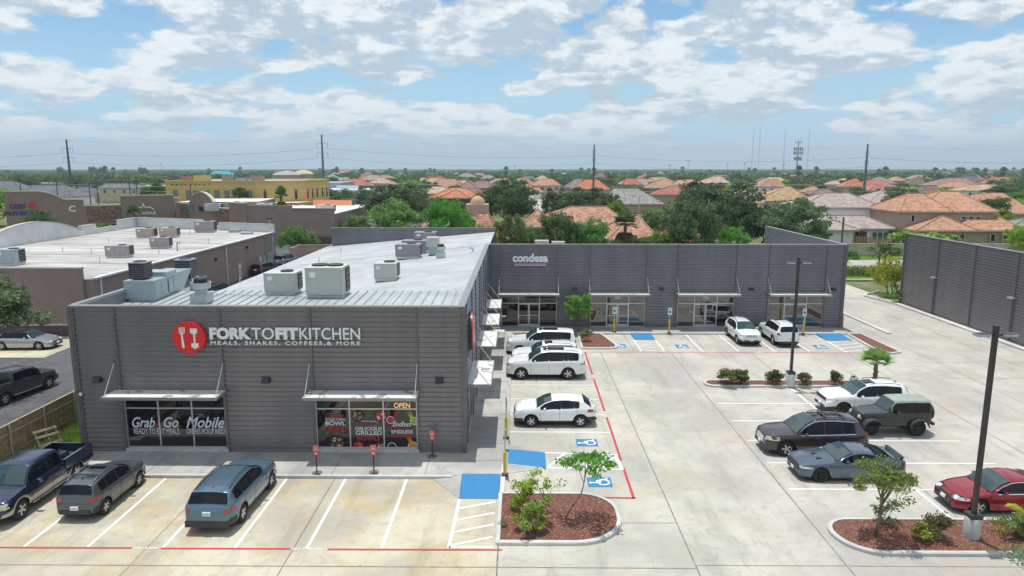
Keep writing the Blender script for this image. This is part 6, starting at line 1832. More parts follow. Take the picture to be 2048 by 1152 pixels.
mb = MB(); xa = atY(1056, 383, Y0 - 6)[0]; xb = atY(1086, 383, Y0 - 6)[0]; hip(mb, xa, xb, Y0 - 5, Y0 + 1, 3.4, 1.8, xa + 3, xb - 2, tm('terracotta')); mb.build('garage_roof', t)
mb = MB(); mb.box(xa + .3, xb - .3, Y0 - 4.7, Y0 + .4, 0, 3.38, wm('beige')); mb.build('garage_wall', t)
mb = MB(); mb.box(xa + 1, xb - 1, Y0 - 4.8, Y0 - 4.69, 0, 2.5, M_gar); mb.build('garage_door', t)
mb = MB(); mb.box(X0 + (X1 - X0) * .55, X0 + (X1 - X0) * .68, Y0 + .1, Y0 + .44, 0, 4.8, M_brownw); mb.build('entrance', t)
house(1143, 1221, 379, 4.0, 1170, 1195, 359, 'orange', 'beige', 'house with wide light orange roof left of the dark power pole', win=3)
house(1130, 1172, 374, 4.5, 1150, 1163, 358, 'grey', 'grey', 'house with grey shingle roof behind the light orange one')
house(1190, 1214, 354, 6, 1196, 1203, 345, 'brown', 'grey', 'distant two-storey house with dark brown roof beside the power pole top', win=2)
house(1247, 1285, 369, 6, 1252, 1268, 357, 'red', 'white', 'white-walled house with pinkish red roof above the grey tiled roof')
house(1222, 1330, 408, 3.0, 1226, 1275, 377, 'grey', 'tan', 'big grey tiled roof to the right of the dark clump of trees', D=22)
t, *_ = house(1294, 1352, 376, 6.0, 1322, 1338, 358, 'tan', 'brown', 'two-storey brown house with tan roof left of the big dark tree', win=2)
house(1308, 1368, 389, 4.2, 1338, 1362, 372, 'red', 'tan', 'red tiled roof in front of the tan two-storey house')
house(1350, 1384, 370, 5.5, 1356, 1364, 360, 'tan', 'tan', 'small tower-like tan roof peeking over the big dark tree')
house(1402, 1462, 366, 4.5, 1428, 1440, 353, 'sand', 'beige', 'mottled sand-coloured hip roof above the big dark tree')
house(1519, 1571, 373, 6, 1540, 1556, 359, 'salmon', 'white', 'white two-storey house with salmon roof right of the big dark tree', win=3)
house(1516, 1540, 362, 4, 1524, 1530, 355, 'brown', 'brown', 'small dark brown roof above the salmon-roofed white house')
house(1468, 1512, 393, 4.0, 1482, 1490, 380, 'pinkgrey', 'pink', 'pinkish roof showing right of the big dark tree')
house(1478, 1530, 406, 3.6, 1502, 1518, 386, 'pinkgrey', 'grey', 'grey-pink shingle roof with skylights beyond the dark trees')
house(1511, 1628, 402, 4.0, 1570, 1580, 373, 'tan', 'cream', 'ochre tan pyramid roof left of the white house')
house(1611, 1645, 384, 4, 1622, 1630, 373, 'terracotta', 'beige', 'small terracotta roof above the white house roof')
house(1622, 1674, 388, 3.6, 1640, 1655, 378, 'brown', 'brown', 'dark brown low roof behind the white house')
t, *_ = house(1684, 1730, 373, 4.5, 1708, 1714, 357, 'orange', 'tan', 'orange hip roof just left of the right-hand power pole')
house(1716, 1795, 373, 4.5, 1745, 1757, 359, 'red', 'pink', 'house with flat-looking red roof behind the right-hand power pole', win=3)
house(1735, 1790, 407, 3.5, 1768, 1776, 378, 'mosaic', 'cream', 'pale pinkish tiled roof between the white house and the tan house', D=18)
house(1812, 1852, 369, 3.5, 1838, 1846, 354, 'brown', 'grey', 'brownish grey roof in the row behind the tan house')
house(1828, 1892, 394, 3.5, 1855, 1870, 371, 'brown', 'tan', 'wide grey-brown roof directly behind the tan house')
house(1869, 1962, 371, 5.0, 1892, 1930, 356, 'purple', 'cream', 'long brown-roofed two-storey house above the tan house', win=4)
house(1924, 1970, 365, 4, 1932, 1950, 352, 'slate', 'grey', 'grey roof behind the long brown-roofed house')
house(1923, 1990, 381, 5.0, 1960, 1990, 369, 'sand', 'white', 'sand-roofed white house at the right of the tan house ridge', win=2)
house(1930, 2075, 427, 3.2, 1968, 2012, 386, 'salmon', 'tan', 'wide salmon roof at the right edge behind the tan house', D=26)
house(2020, 2090, 456, 3.1, 2050, 2060, 437, 'grey', 'tan', 'grey roof corner cut by the right edge')
house(714, 758, 359, 4, 725, 745, 351, 'red', 'pink', 'distant red roof above the white flat building')
house(756, 790, 356, 4, 764, 774, 350, 'salmon', 'pink', 'distant pink-red roof right of the red one')
house(726, 792, 369, 3.6, 748, 778, 360, 'terracotta', 'beige', 'pale orange roofs in a row above the white flat building')
house(853, 888, 357, 3.5, 858, 884, 351, 'maroon', 'brown', 'dark maroon flat-ridged roof far beyond the trees')
house(946, 984, 376, 4.5, 952, 975, 362, 'purple', 'brown', 'purple-grey roof right of the pyramid roof')
house(974, 1028, 371, 4.5, 1008, 1014, 356, 'salmon', 'cream', 'salmon pyramid roof with yellowish walls behind the dark tree')
house(960, 995, 357, 3.5, 972, 980, 350, 'grey', 'beige', 'far beige and grey roofs right of centre')
house(1042, 1072, 359, 3.5, 1048, 1065, 352, 'slate', 'grey', 'far slate-blue roof left of the beige two-storey house')
house(1040, 1062, 376, 4, 1046, 1052, 363, 'tan', 'beige', 'small ochre roof touching the beige two-storey house')
house(1175, 1195, 351, 4, 1182, 1186, 344, 'tan', 'beige', 'tiny tan roof left of the power pole on the horizon')
house(1312, 1332, 350, 4, 1318, 1324, 343, 'tan', 'beige', 'tiny ochre roof near the horizon left of the mottled roof')
house(1442, 1468, 353, 4, 1450, 1460, 347, 'salmon', 'beige', 'tiny salmon roof near the horizon above the dark tree')
house(1658, 1684, 369, 4, 1666, 1674, 361, 'sand', 'beige', 'small beige roof left of the orange hip roof')
house(1640, 1672, 353, 3.5, 1650, 1662, 347, 'pinkgrey', 'beige', 'far pinkish roofs left of the right-hand power pole')
house(1972, 1992, 356, 4, 1978, 1984, 351, 'orange', 'beige', 'tiny orange roof near the horizon at the right')
house(672, 714, 346, 4, 680, 704, 341, 'orange', 'beige', 'far pale orange roofs on the horizon right of the tanks')
# teal roofed house, slate roofs at the left
house(418, 468, 352, 6, 428, 455, 341, 'teal', 'white', 'house with turquoise metal roof behind the yellow building', win=3)
house(395, 420, 353, 4, 402, 412, 348, 'teal', 'white', 'small turquoise roof left of the bigger turquoise one')
house(40, 148, 393, 3.6, 62, 128, 370, 'slate', 'white', 'pale house with long dark slate roof behind the brown plaza', win=3)
house(145, 196, 387, 3.4, 150, 180, 374, 'slate', 'grey', 'slate roof joining the pale house on its right')
house(194, 280, 376, 6.0, 206, 262, 367, 'slate', 'cream', 'cream two-storey building with low slate roof and tower', win=4)
house(-30, 42, 378, 3.6, -10, 25, 362, 'slate', 'white', 'dark blue-grey roof at the far left edge')
house(276, 318, 359, 3.5, 288, 300, 352, 'red', 'brown', 'single red roof in the green field at the left')
# white house at right
t, X0, X1, Y0, D = house(1600, 1767, 415, 6.3, 1650, 1697, 386, 'mosaic', 'white', 'white house with patterned pale tiled roof behind the wall', D=13)
def sub(t, xl, xr, ye, ze, Yf, Dp, rl, rr_, ry, key, wall, nm='lower_roof'):
    xa = atY(xl, ye, Yf)[0]; xb = atY(xr, ye, Yf)[0]; Yr = Yf + Dp / 2; zr = atY((rl + rr_) / 2, ry, Yr)[1]
    mb = MB(); hip(mb, xa + .45, xb - .45, Yf + .45, Yf + Dp - .45, ze, max(.7, zr - ze), atY(rl, ry, Yr)[0], atY(rr_, ry, Yr)[0], tm(key)); mb.build(nm, t)
    mb = MB(); mb.box(xa + .9, xb - .9, Yf + .7, Yf + Dp - .9, 0, ze - .02, wm(wall)); mb.build('lower_wall', t)
    return xa, xb
yw = G(1750, 457, 3.0)[1]
xa, xb = sub(t, 1610, 1792, 457, 3.0, yw, 11, 1622, 1728, 431, 'mosaic', 'white')
sub(t, 1560, 1720, 464, 2.9, yw - 2.0, 8, 1664, 1668, 441, 'mosaic', 'white', 'front_roof')
mb = MB(); p0 = atY(1742, 485, yw + .6); p1 = atY(1777, 465, yw + .6); mb.box(p0[0], p1[0], yw + .55, yw + .69, .75, 2.35, M_wfr); f = mb.build('window', t)
mb = MB(); wd = (p1[0] - p0[0]) / 3
for k in range(3): mb.box(p0[0] + k * wd + .12, p0[0] + (k + 1) * wd - .1, yw + .5, yw + .549, .87, 2.23, mat('pane_green', (.05, .16, .13), .2)); 
mb.build('pane', f)
mb = MB(); p0 = atY(1710, 480, yw + .6); mb.box(p0[0], p0[0] + 1.7, yw - .2, yw + .68, 0, 2.4, M_brownw); mb.build('porch_opening', t)
mb = MB(); p0 = atY(1694, 478, yw - 1.4); mb.box(p0[0], p0[0] + .7, yw - 1.42, yw - 1.25, 1.6, 2.05, M_wfr); mb.build('window', t)
HOUSES.append((1600, 1792, 431, 458, yw))
# tan house at right
t, X0, X1, Y0, D = house(1838, 1999, 423, 6.2, 1878, 1915, 383, 'terracotta', 'tan', 'big tan two-storey house with terracotta tiled roofs at the right', D=17)
mb = MB(); xa = atY(1788, 421, Y0 + 2)[0]; mb.box(xa + .5, X0 + .5, Y0 + .46, Y0 + 12, 0, 6.15, wm('tan')); mb.build('side_wall', t)
mb = MB(); hip(mb, xa + .6, X0 + 6, Y0 + .5, Y0 + 12.3, 6.21, 3.0, X0 + 1, X0 + 4, tm('terracotta')); mb.build('side_roof', t)
for px in (1930, 1945, 1960):
    X, z = atY(px, 431, Y0); mb = MB(); mb.box(X - .5, X + .5, Y0 + .36, Y0 + .449, 4.75, 5.35, M_wfr); f = mb.build('window', t); mb = MB(); mb.box(X - .38, X + .38, Y0 + .34, Y0 + .359, 4.85, 5.25, M_glass); mb.build('pane', f)
yl = G(1900, 461, 3.1)[1]
X, z = atY(1828, 437, Y0); mb = MB(); mb.box(X - .35, X + .35, Y0 + .36, Y0 + .455, 4.2, 5.6, M_wfr); f = mb.build('window', t); mb = MB(); mb.box(X - .25, X + .25, Y0 + .33, Y0 + .359, 4.3, 5.5, M_glass); mb.build('pane', f)
sub(t, 1832, 1956, 462, 3.1, yl, 9, 1882, 1886, 432, 'terracotta', 'tan')
sub(t, 1930, 2052, 461, 3.1, yl + .3, 10, 1935, 2000, 435, 'terracotta', 'tan', 'porch_roof')
for px in (1880, 1904, 1928, 1990, 2015, 2024):
    X, z = atY(px, 474, yl); mb = MB(); mb.box(X - .45, X + .45, yl + .52, yl + .69, 1.0, 2.5, M_wfr); f = mb.build('window', t); mb = MB(); mb.box(X - .36, X + .36, yl + .5, yl + .519, 1.1, 2.4, M_glass); mb.build('pane', f)
HOUSES.append((1785, 2052, 383, 461, yl))
# low brick house half under the big tree
t, X0, X1, Y0, D = house(1322, 1420, 474, 2.9, 1362, 1388, 452, 'orange', 'brown', 'low brown house with orange roof tucked under the big dark tree', Y=106)
t, X0, X1, Y0, D = house(1420, 1560, 447, 3.0, 1440, 1520, 408, 'orange', 'tan', 'orange tiled roof glimpsed through the big dark trees', Y=150)

# ---- far generic roofs filling the horizon
rr = random.Random(11); kk = ['terracotta', 'salmon', 'tan', 'sand', 'grey', 'pinkgrey', 'brown', 'red']
protos = {}
for i in range(96):
    Y = 340 + 1500 * rr.random() ** 1.5; px = rr.uniform(620, 2080); X = (px - 1034) / F * Y
    key = rr.choice(kk)
    if key not in protos:
        t = thing('house', '', 'house', (X, Y, 0)); w_, d_ = 15, 11
        mb = MB(); mb.box(-w_ / 2, w_ / 2, -d_ / 2, d_ / 2, 0, 3.8, wm('beige')); mb.build('wall', t, local=True)
        mb = MB(); hip(mb, -w_ / 2, w_ / 2, -d_ / 2, d_ / 2, 3.82, 3.1, -3, 2.5, tm(key)); mb.build('roof', t, local=True)
        protos[key] = t
    else:
        t = dup(protos[key], (X, Y, 0), R(rr.choice((0, 90, 12, -8))), scale=rr.uniform(.85, 1.3))
    t['label'] = 'small far-off house with a %s roof among the treetops' % dict(terracotta='terracotta', salmon='salmon', tan='tan', sand='sandy', grey='grey', pinkgrey='pinkish grey', brown='brown', red='red')[key]
    t['group'] = 'far houses with %s roofs' % key; t['category'] = 'house'

# ---- water tanks, white building, shade roofs
for px0, px1, y0, y1, Y, lab in ((536, 592, 350, 363, 420, 'left one of two big grey water tanks'), (580, 621, 348, 363, 430, 'right water tank with a tan domed top')):
    X0, zt = atY(px0, y0, Y); X1, _ = atY(px1, y0, Y); r = (X1 - X0) / 2
    t = thing('water_tank', lab, 'tank', ((X0 + X1) / 2, Y + r, 0), group='water tanks behind the yellow building')
    mb = MB(); mb.cyl(((X0 + X1) / 2, Y + r, 0), ((X0 + X1) / 2, Y + r, zt), r, r, 40, mat('tank_wall', (.36, .32, .30), .8)); mb.build('shell', t)
    mb = MB(); mb.lathe([(r + .2, 0), (r * .7, 1.6), (0, 2.6)], 40, mat('tank_roof' + px0.__str__(), (.36, .31, .28) if px0 < 570 else (.50, .40, .24), .8), c=((X0 + X1) / 2, Y + r, zt)); mb.build('roof', t)
t = thing('flat_building', 'long white and grey-green flat-roofed building behind the shade roofs', 'building', (-60, 235, 0))
Yf = 232; 
def bx(px0, px1, yt, Yq, m, name, zb=0, dp=20):
    a, z = atY(px0, yt, Yq); b, _ = atY(px1, yt, Yq); mb = MB(); mb.box(a, b, Yq, Yq + dp, zb, z, m); return mb.build(name, t)
M_wgrey = mat('block_greygreen', (.30, .35, .34), .9); M_wwhite = mat('block_white', (.62, .66, .70), .9)
bx(612, 742, 384, 228, M_wgrey, 'front_wall'); bx(617, 682, 365, 250, mat('block_blue', (.36, .42, .50), .9), 'upper_block'); bx(615, 760, 379, 231.5, M_wwhite, 'roof_deck', 0, 16); bx(672, 712, 372, 240, M_wwhite, 'skylight', 0, 4)
bx(700, 740, 386, 221, M_cornice, 'porch_roof', 5.0, 6.5)
mb = MB()
for px in (706, 714, 724): X = atY(px, 400, 221.5)[0]; mb.cyl((X, 221.5, 0), (X, 221.5, 5.2), .15, .15, 6, M_hvacg)
mb.build('porch_posts', t)
def shade_roof(px0, py0, px1, py1, label, z=2.9):
    a = G(px0, py0, z); b = G(px1, py1, z); A = Vector(a); B_ = Vector(b); d = (B_ - A).normalized(); n = Vector((-d.y, d.x)) * 5.0
    t = thing('shade_roof', label, 'car shelter', (*a, 0), group='long pale car shelters'); mb = MB()
    P = [A, B_, B_ + n, A + n]
    mb.prism([(p.x, p.y) for p in (P if n.y > 0 else [A, A + n, B_ + n, B_])], z, z + .25, mat('shade_cream', (.60, .58, .50), .7)); mb.build('roof_panel', t)
    k = int((B_ - A).length / 6)
    for i in range(k + 1):
        p = A + (B_ - A) * (i / max(1, k)) + n * .5; mb = MB(); mb.cyl((p.x, p.y, 0), (p.x, p.y, z), .12, .12, 6, M_whitep); mb.build('post', t)
shade_roof(672, 425, 742, 411, 'nearer long cream shade roof over parked cars'); shade_roof(606, 414, 672, 406, 'farther long cream shade roof beside the yellow building')
sheet('car_park', [(-75, -20, 160, 228), (-34.4, -20, 90, 160)], -0.02, M_asph)
a = [G(640, 470), G(745, 428), G(745, 440), G(700, 470)]
sheet('lawn', [[G(690, 446), G(700, 441), G(742, 428), G(746, 432), G(722, 446), G(700, 452)]], .02, M_grass)
sheet('road', [[G(1050, 425), G(1098, 425), G(1118, 396), G(1050, 396)], [G(-40, 366), G(240, 366), G(240, 363.5), G(-40, 363.5)]], .02, M_conC)
t_ = sheet('field', [[G(-60, 376), G(330, 376), G(330, 354), G(-60, 354)]], .0, ground_mat('field_green', ((.10, .19, .04), (.15, .25, .06), (.20, .24, .10)), .03, fine=.5))
t_.name = 'lawn'
# low sheds and lot in the field
for px0, px1, y0, y1, m, lab in ((88, 122, 355, 360, M_wwhite, 'long white trailer beside the far field road'), (-10, 58, 353, 359, mat('shed_bluegrey', (.25, .29, .34), .8), 'low grey-blue sheds along the far field'), (160, 245, 353, 359, M_wgrey, 'row of low grey sheds behind the power pole'), (255, 420, 352, 357, mat('shed_bluegrey', (.25, .29, .34), .8), 'very long low blue-grey shed left of the turquoise roof'), (240, 330, 371, 374, M_whitep, 'white flat roof strip by the yellow building')):
    Y = G((px0 + px1) / 2, y1, 0)[1]; a = atY(px0, y0, Y); b = atY(px1, y0, Y); mb = MB(); mb.box(a[0], b[0], Y, Y + 12, 0, max(1.0, a[1]), m)
    o = mb.build('long_shed', label=lab, cat='shed')

# ---- garden walls
M_gw = mat('garden_wall', (.42, .36, .29), .9, var=.12, scale=.5, bump=.2)
mb = MB(); mb.box(37, 85, 112.5, 112.75, 0, 1.95, M_gw); mb.box(36.9, 85, 112.45, 112.8, 1.95, 2.03, M_gw)
mb.build('garden_wall', label='long tan wall in front of the white and tan houses', cat='wall')
mb = MB(); mb.box(-20, 36, 100.5, 100.75, 0, 3.0, M_gw); mb.build('garden_wall', label='pale rendered wall behind the dark wing under the trees', cat='wall')
mb = MB()
for k in range(14): mb.box(60.5 + k * .35, 60.8 + k * .35, 125 - k * .25, 125.05 - k * .25, 0, 2.0, M_wood)
mb.build('wooden_fence', label='short dark timber fence between the white and tan houses', cat='fence')

# ---- power poles and wires
M_pole = mat('steel_pole', (.10, .115, .12), .6, .3); M_wire = mat('wire', (.05, .05, .055), .6)
PT = []
for i, (px, py, pb_, lean, lab) in enumerate(((132.5, 279, 400, 0, 'tall dark steel power pole at the far left'), (643, 269, 403, 0, 'tall steel power pole right of the yellow building'), (1188.5, 289, 372, 0, 'tall slim power pole in the middle of the skyline'), (1736, 288, 388, 0, 'tall dark power pole behind the white house'))):
    Y = 280 + (i == 2) * 60; X, zt = atY(px, py, Y); PT.append((X, Y, zt))
    t = thing('power_pole', lab, 'power pole', (X, Y, 0), group='tall steel poles of the power line')
    mb = MB(); mb.cyl((X, Y, 0), (X, Y, zt), .62, .30, 10, M_pole if i % 2 == 0 else mat('steel_pole_blue', (.13, .17, .20), .6, .3)); mb.build('shaft', t)
    for dz in ((3.3, 7.0) if i < 2 else (3.0, 6.5)):
        mb = MB(); w_ = 2.2 if i < 2 else .8
        mb.tube([(X - w_, Y, zt - dz - .3), (X - w_ * .9, Y, zt - dz), (X, Y, zt - dz - .25), (X + w_ * .9, Y, zt - dz), (X + w_, Y, zt - dz - .3)], .06, 5, M_pole)
        mb.cyl((X - w_, Y, zt - dz - .2), (X - w_, Y, zt - dz - 1.9), .05, .05, 5, M_pole); mb.cyl((X + w_, Y, zt - dz - .2), (X + w_, Y, zt - dz - 1.9), .07, .07, 5, M_pole); mb.build('cross_arm', t)
ext = [(PT[0][0] - 100, 280, PT[0][2])] + PT + [(PT[3][0] + 110, 280, PT[3][2])]
for dz, lab, r in ((.2, 'thin topmost wire strung between the tall power poles', .015), (5.2, 'upper power line sagging between the tall poles', .035), (8.9, 'lower power line sagging between the tall poles', .03)):
    mb = MB()
    for (xa, ya_, za), (xb, yb2, zb2) in zip(ext[:-1], ext[1:]):
        pts = [(xa + (xb - xa) * u / 14, ya_ + (yb2 - ya_) * u / 14, za + (zb2 - za) * u / 14 - dz - 2.2 * (1 - ((u / 14 - .5) * 2) ** 2)) for u in range(15)]
        mb.tube(pts, r, 4, M_wire)
    mb.build('power_line', label=lab, cat='wire')
# nearer low lines
mb = MB()
for z0, r in ((9.4, .035), (8.2, .035)):
    mb.tube([(-120 + k * 18, 175, z0 + .9 * ((k % 5) / 2.5 - 1) ** 2) for k in range(14)], r, 4, mat('wire_pale', (.35, .35, .35), .5))
mb.build('power_line', label='low pale wires crossing above the yellow building towards the trees', cat='wire')
for px, yt, yb3, lab in ((112, 361, 408, 'dark street pole standing behind the brown plaza near the slate roof'), (177, 364, 400, 'thin pole right of the tall left power pole'), (193, 366, 400, 'second thin pole by the cream building'), (258, 361, 400, 'dark utility pole left of the yellow building'), (271, 352, 398, 'utility pole with transformer beside the yellow building'), (40, 368, 384, 'short pole at the far left by the slate roof'), (380, 369, 384, 'thin pole in front of the yellow building')):
    Y = 172; X, zt = atY(px, yt, Y); mb = MB(); mb.cyl((X, Y, 0), (X, Y, zt), .16, .12, 6, M_pole)
    if px == 271: mb.box(X - .5, X + .6, Y - .3, Y + .3, zt - 2, zt - .9, M_pole)
    mb.build('utility_pole', label=lab, cat='pole', group='thin poles left of the yellow building')
def street_lamp_far(px, yt, Y, label, arm):
    X, zt = atY(px, yt, Y); t = thing('street_lamp', label, 'street lamp', (X, Y, 0)); mb = MB(); mb.cyl((X, Y, 0), (X, Y, zt), .11, .08, 6, M_galv); mb.build('pole', t)
    mb = MB(); mb.cyl((X, Y, zt - .1), (X + arm, Y, zt), .05, .05, 5, M_galv); mb.box(X + arm - .35 * (arm < 0) - .1, X + arm + .35, Y - .12, Y + .12, zt - .1, zt + .05, M_galv); mb.build('arm', t)
street_lamp_far(1279, 391, 128, 'pale street lamp in front of the grey tiled roof', -.8)
street_lamp_far(1105, 368, 225, 'grey street lamp beside the beige two-storey house', -1.0)
street_lamp_far(1692, 373, 190, 'street lamp with a flat arm behind the white house', -1.8)
mb = MB(); X, zt = atY(1687.5, 434, 108); mb.cyl((X, 108, 0), (X, 108, zt), .17, .15, 8, mat('rust_pole', (.11, .075, .07), .7)); mb.build('utility_pole', label='brown wooden pole standing in front of the white house', cat='pole')
# cell tower, masts
Y = 900; X, zt = atY(1597.5, 282, Y); t = thing('cell_tower', 'grey cell phone tower with three tiers of antennas on the horizon', 'tower', (X, Y, 0))
M_tow = mat('tower_grey', (.20, .25, .27), .6)
mb = MB(); mb.cyl((X, Y, 0), (X, Y, zt), 1.1, .45, 8, M_tow); mb.build('mast', t)
for zz, w_ in ((zt - 2.0, 4.2), (zt - 10, 5), (zt - 15, 5.2), (zt - 22, 4)):
    mb = MB(); mb.box(X - w_, X + w_, Y - .4, Y + .4, zz, zz + .5, M_tow)
    if zz < zt - 3:
        for k in range(5): mb.box(X - w_ + k * w_ / 2 - .8, X - w_ + k * w_ / 2 + .8, Y - 1.2, Y - .5, zz - 2, zz + 2.2, mat('tower_panel', (.27, .31, .33), .6))
    else:
        for k in (-4, -2, 2, 4): mb.cyl((X + k, Y, zz - 1.5), (X + k, Y, zz + 3), .18, .18, 5, M_tow)
    mb.build('antenna_tier', t)
for px, yt, lab in ((1508, 254, 'first thin radio mast left of the cell tower'), (1521, 258, 'second thin radio mast left of the cell tower'), (1571, 262, 'thin radio mast nearest the cell tower on its left'), (1620, 254, 'thin radio mast right of the cell tower')):
    Y = 2600; X, zt = atY(px, yt, Y); mb = MB(); mb.cyl((X, Y, 0), (X, Y, zt), .75, .75, 6, mat('mast_grey', (.30, .33, .36), .7)); mb.cyl((X, Y, 18), (X, Y, 19.5), 3, 3, 8, M_sign)
    mb.build('radio_mast', label=lab, cat='mast', group='radio masts on the horizon')
for i, (px, yt) in enumerate(((1377, 320), (1455, 327), (1490, 326), (1030, 331), (322, 326), (1568, 328), (1340, 330))):
    Y = 1500; X, zt = atY(px, yt, Y); mb = MB(); mb.cyl((X, Y, 0), (X, Y, zt), .5, .4, 5, mat('mast_grey', (.30, .33, .36), .7)); mb.box(X - 3, X + 3, Y, Y + .5, zt - 1.5, zt, mat('mast_grey', (.3, .33, .36)))
    mb.build('floodlight_mast', label='tiny floodlight mast poking over the horizon', cat='mast', group='floodlight masts on the horizon')

# ================================================================== car park furniture
M_bronze = mat('bronze_paint', (.055, .050, .048), .45, .3)
def lamp(px, py, h, label):
    X, Y = G(px, py, .1); t = thing('lamp_post', label, 'lamp post', (X, Y, 0), group='square lamp posts on concrete bases in the car park')
    mb = MB(); mb.lathe([(.0, .09), (.29, .09), (.29, .86), (.26, .9), (0, .9)], 20, M_kerb, c=(X, Y, 0)); mb.build('concrete_base', t, smooth=True)
    mb = MB(); mb.box(X - .23, X + .23, Y - .23, Y + .23, .9, 1.06, M_bronze); mb.build('base_cover', t)
    mb = MB(); mb.box(X - .075, X + .075, Y - .075, Y + .075, 1.06, h, M_bronze); mb.box(X - .085, X + .085, Y - .085, Y + .085, h, h + .03, M_bronze); mb.build('pole', t)
    M_led = mat('lamp_head', (.42, .44, .50), .4, .4)
    for s in (-1, 1):
        mb = MB(); mb.box(X + s * .085, X + s * .26, Y - .04, Y + .04, h - .34, h - .26, M_bronze)
        x0, x1 = sorted((X + s * .24, X + s * .72)); mb.box(x0, x1, Y - .17 - .12 * s * 0, Y + .17, h - .36, h - .28, M_led); x0, x1 = sorted((X + s * .28, X + s * .68)); mb.box(x0, x1, Y - .12, Y + .12, h - .279, h - .25, M_bronze)
        mb.build('lamp_head', t)
lamp(1942, 1073, 8.35, 'tall square lamp post in the near right mulch bed')
lamp(1580, 771, 8.45, 'tall square lamp post rising in front of the wing')
M_yelp = mat('bollard_yellow', (.72, .42, .02), .5)
def sign_post(px, py, label, face='-y', h=2.35):
    X, Y = G(px, py, .13); Y = Y; t = thing('disabled_parking_sign', label, 'sign', (X, Y, .13), group='disabled parking signs on yellow sleeved posts')
    mb = MB(); mb.cyl((X, Y, .13), (X, Y, 1.25), .075, .075, 12, M_yelp); mb.build('yellow_sleeve', t)
    mb = MB(); mb.cyl((X, Y, 1.2), (X, Y, h), .03, .03, 8, M_galv); mb.build('post', t)
    mb = MB(); mb.box(X - .16, X + .16, Y - .16, Y + .16, .13, .18, M_clad); mb.build('base_plate', t)
    mb = MB(); W_ = mat('sign_face', (.62, .70, .66), .4, var=.03)
    if face == '-y':
        mb.box(X - .17, X + .17, Y - .045, Y - .035, h - .62, h, W_); mb.box(X - .09, X + .09, Y - .049, Y - .045, h - .45, h - .25, M_blue)
        wall_text(mb, fit_text('RESERVED', .26, .05, .001), X, h - .08, Y - .0455, M_ink2)
    else:
        mb.box(X + .035, X + .045, Y - .17, Y + .17, h - .62, h, W_); mb.box(X + .045, X + .049, Y - .09, Y + .09, h - .45, h - .25, M_blue)
    mb.build('sign_plate', t)
sign_post(1228, 664, 'disabled parking sign in front of the second storefront'); sign_post(1338, 666, 'disabled parking sign between the second and third storefronts'); sign_post(1606, 668, 'disabled parking sign behind the lamp post at the fourth storefront')
sign_post(1012.5, 876, 'side-on disabled parking sign at the front of the white crossover', '+x'); sign_post(1010, 950, 'side-on disabled parking sign between the two near blue ramps', '+x')
X, Y = G(1681, 655, .0); mb = MB(); mb.lathe([(0, 0), (.08, 0), (.08, 1.05), (.05, 1.12), (0, 1.14)], 12, M_yelp, c=(X + .15, Y, 0)); mb.build('bollard', label='yellow bollard at the far corner of the wing', cat='bollard')
def red_stand(px, py, label, rz):
    X, Y = G(px, py, .13); t = thing('pickup_sign', label, 'sign', (X, Y, .13), R(rz), 'red signs on round-footed stands')
    mb = MB(); mb.lathe([(0, 0), (.24, 0), (.23, .03), (.05, .07), (0, .07)], 18, mat('stand_base', (.16, .14, .11), .7)); mb.build('base', t, local=True)
    mb = MB(); mb.cyl((0, 0, .05), (0, 0, .95), .03, .03, 8, M_clad); mb.build('post', t, local=True)
    mb = MB(); mr = mat('stand_red', (.62, .07, .06), .5); mb.box(-.13, .13, -.02, .02, .82, 1.34, mr)
    for s, z, h in (('FORK TO FIT', 1.27, .04), ('CURBSIDE', 1.19, .05), ('PICKUP', 1.11, .05)):
        wall_text(mb, fit_text(s, .21, h, .001, off=.02), 0, z, -.0205, M_sign)
    mb.box(-.05, .05, -.023, -.02, .9, 1.0, M_sign)
    mb.build('sign_panel', t, local=True)
red_stand(634, 946, 'red pickup sign on a stand left of the poster window', -8); red_stand(748, 945, 'red pickup sign on a stand in front of the middle poster', 6); red_stand(865, 913, 'red pickup sign on a stand against the dark wall near the corner', -12)
# wire mesh loungers by the studio door
t = thing('wire_lounge_chair', 'silver wire lounge chair by the side wall next to the studio', 'chair', (-1.9, 57.6, .13))
mb = MB()
for k in range(7): mb.tube([(-2.35 + k * .12, 57.9, .45), (-2.3 + k * .12, 58.4, 1.25)], .012, 4, M_alu)
for k in range(6): mb.tube([(-2.35, 57.9 + k * .1, .45 + k * .16), (-1.6, 57.9 + k * .1, .45 + k * .16)], .012, 4, M_alu)
mb.build('backrest', t)
mb = MB()
for k in range(8): mb.tube([(-2.35, 57.2 + k * .1, .45), (-1.2, 57.2 + k * .1, .42)], .014, 4, M_alu)
mb.tube([(-2.35, 57.2, .45), (-1.1, 57.2, .42), (-1.1, 57.9, .42), (-2.35, 57.9, .45)], .02, 5, M_alu); mb.build('seat', t)
for xx in (-2.3, -1.2):
    for yy in (57.25, 57.85): mb = MB(); mb.cyl((xx, yy, .13), (xx, yy, .44), .018, .018, 5, M_alu); mb.build('leg', t)
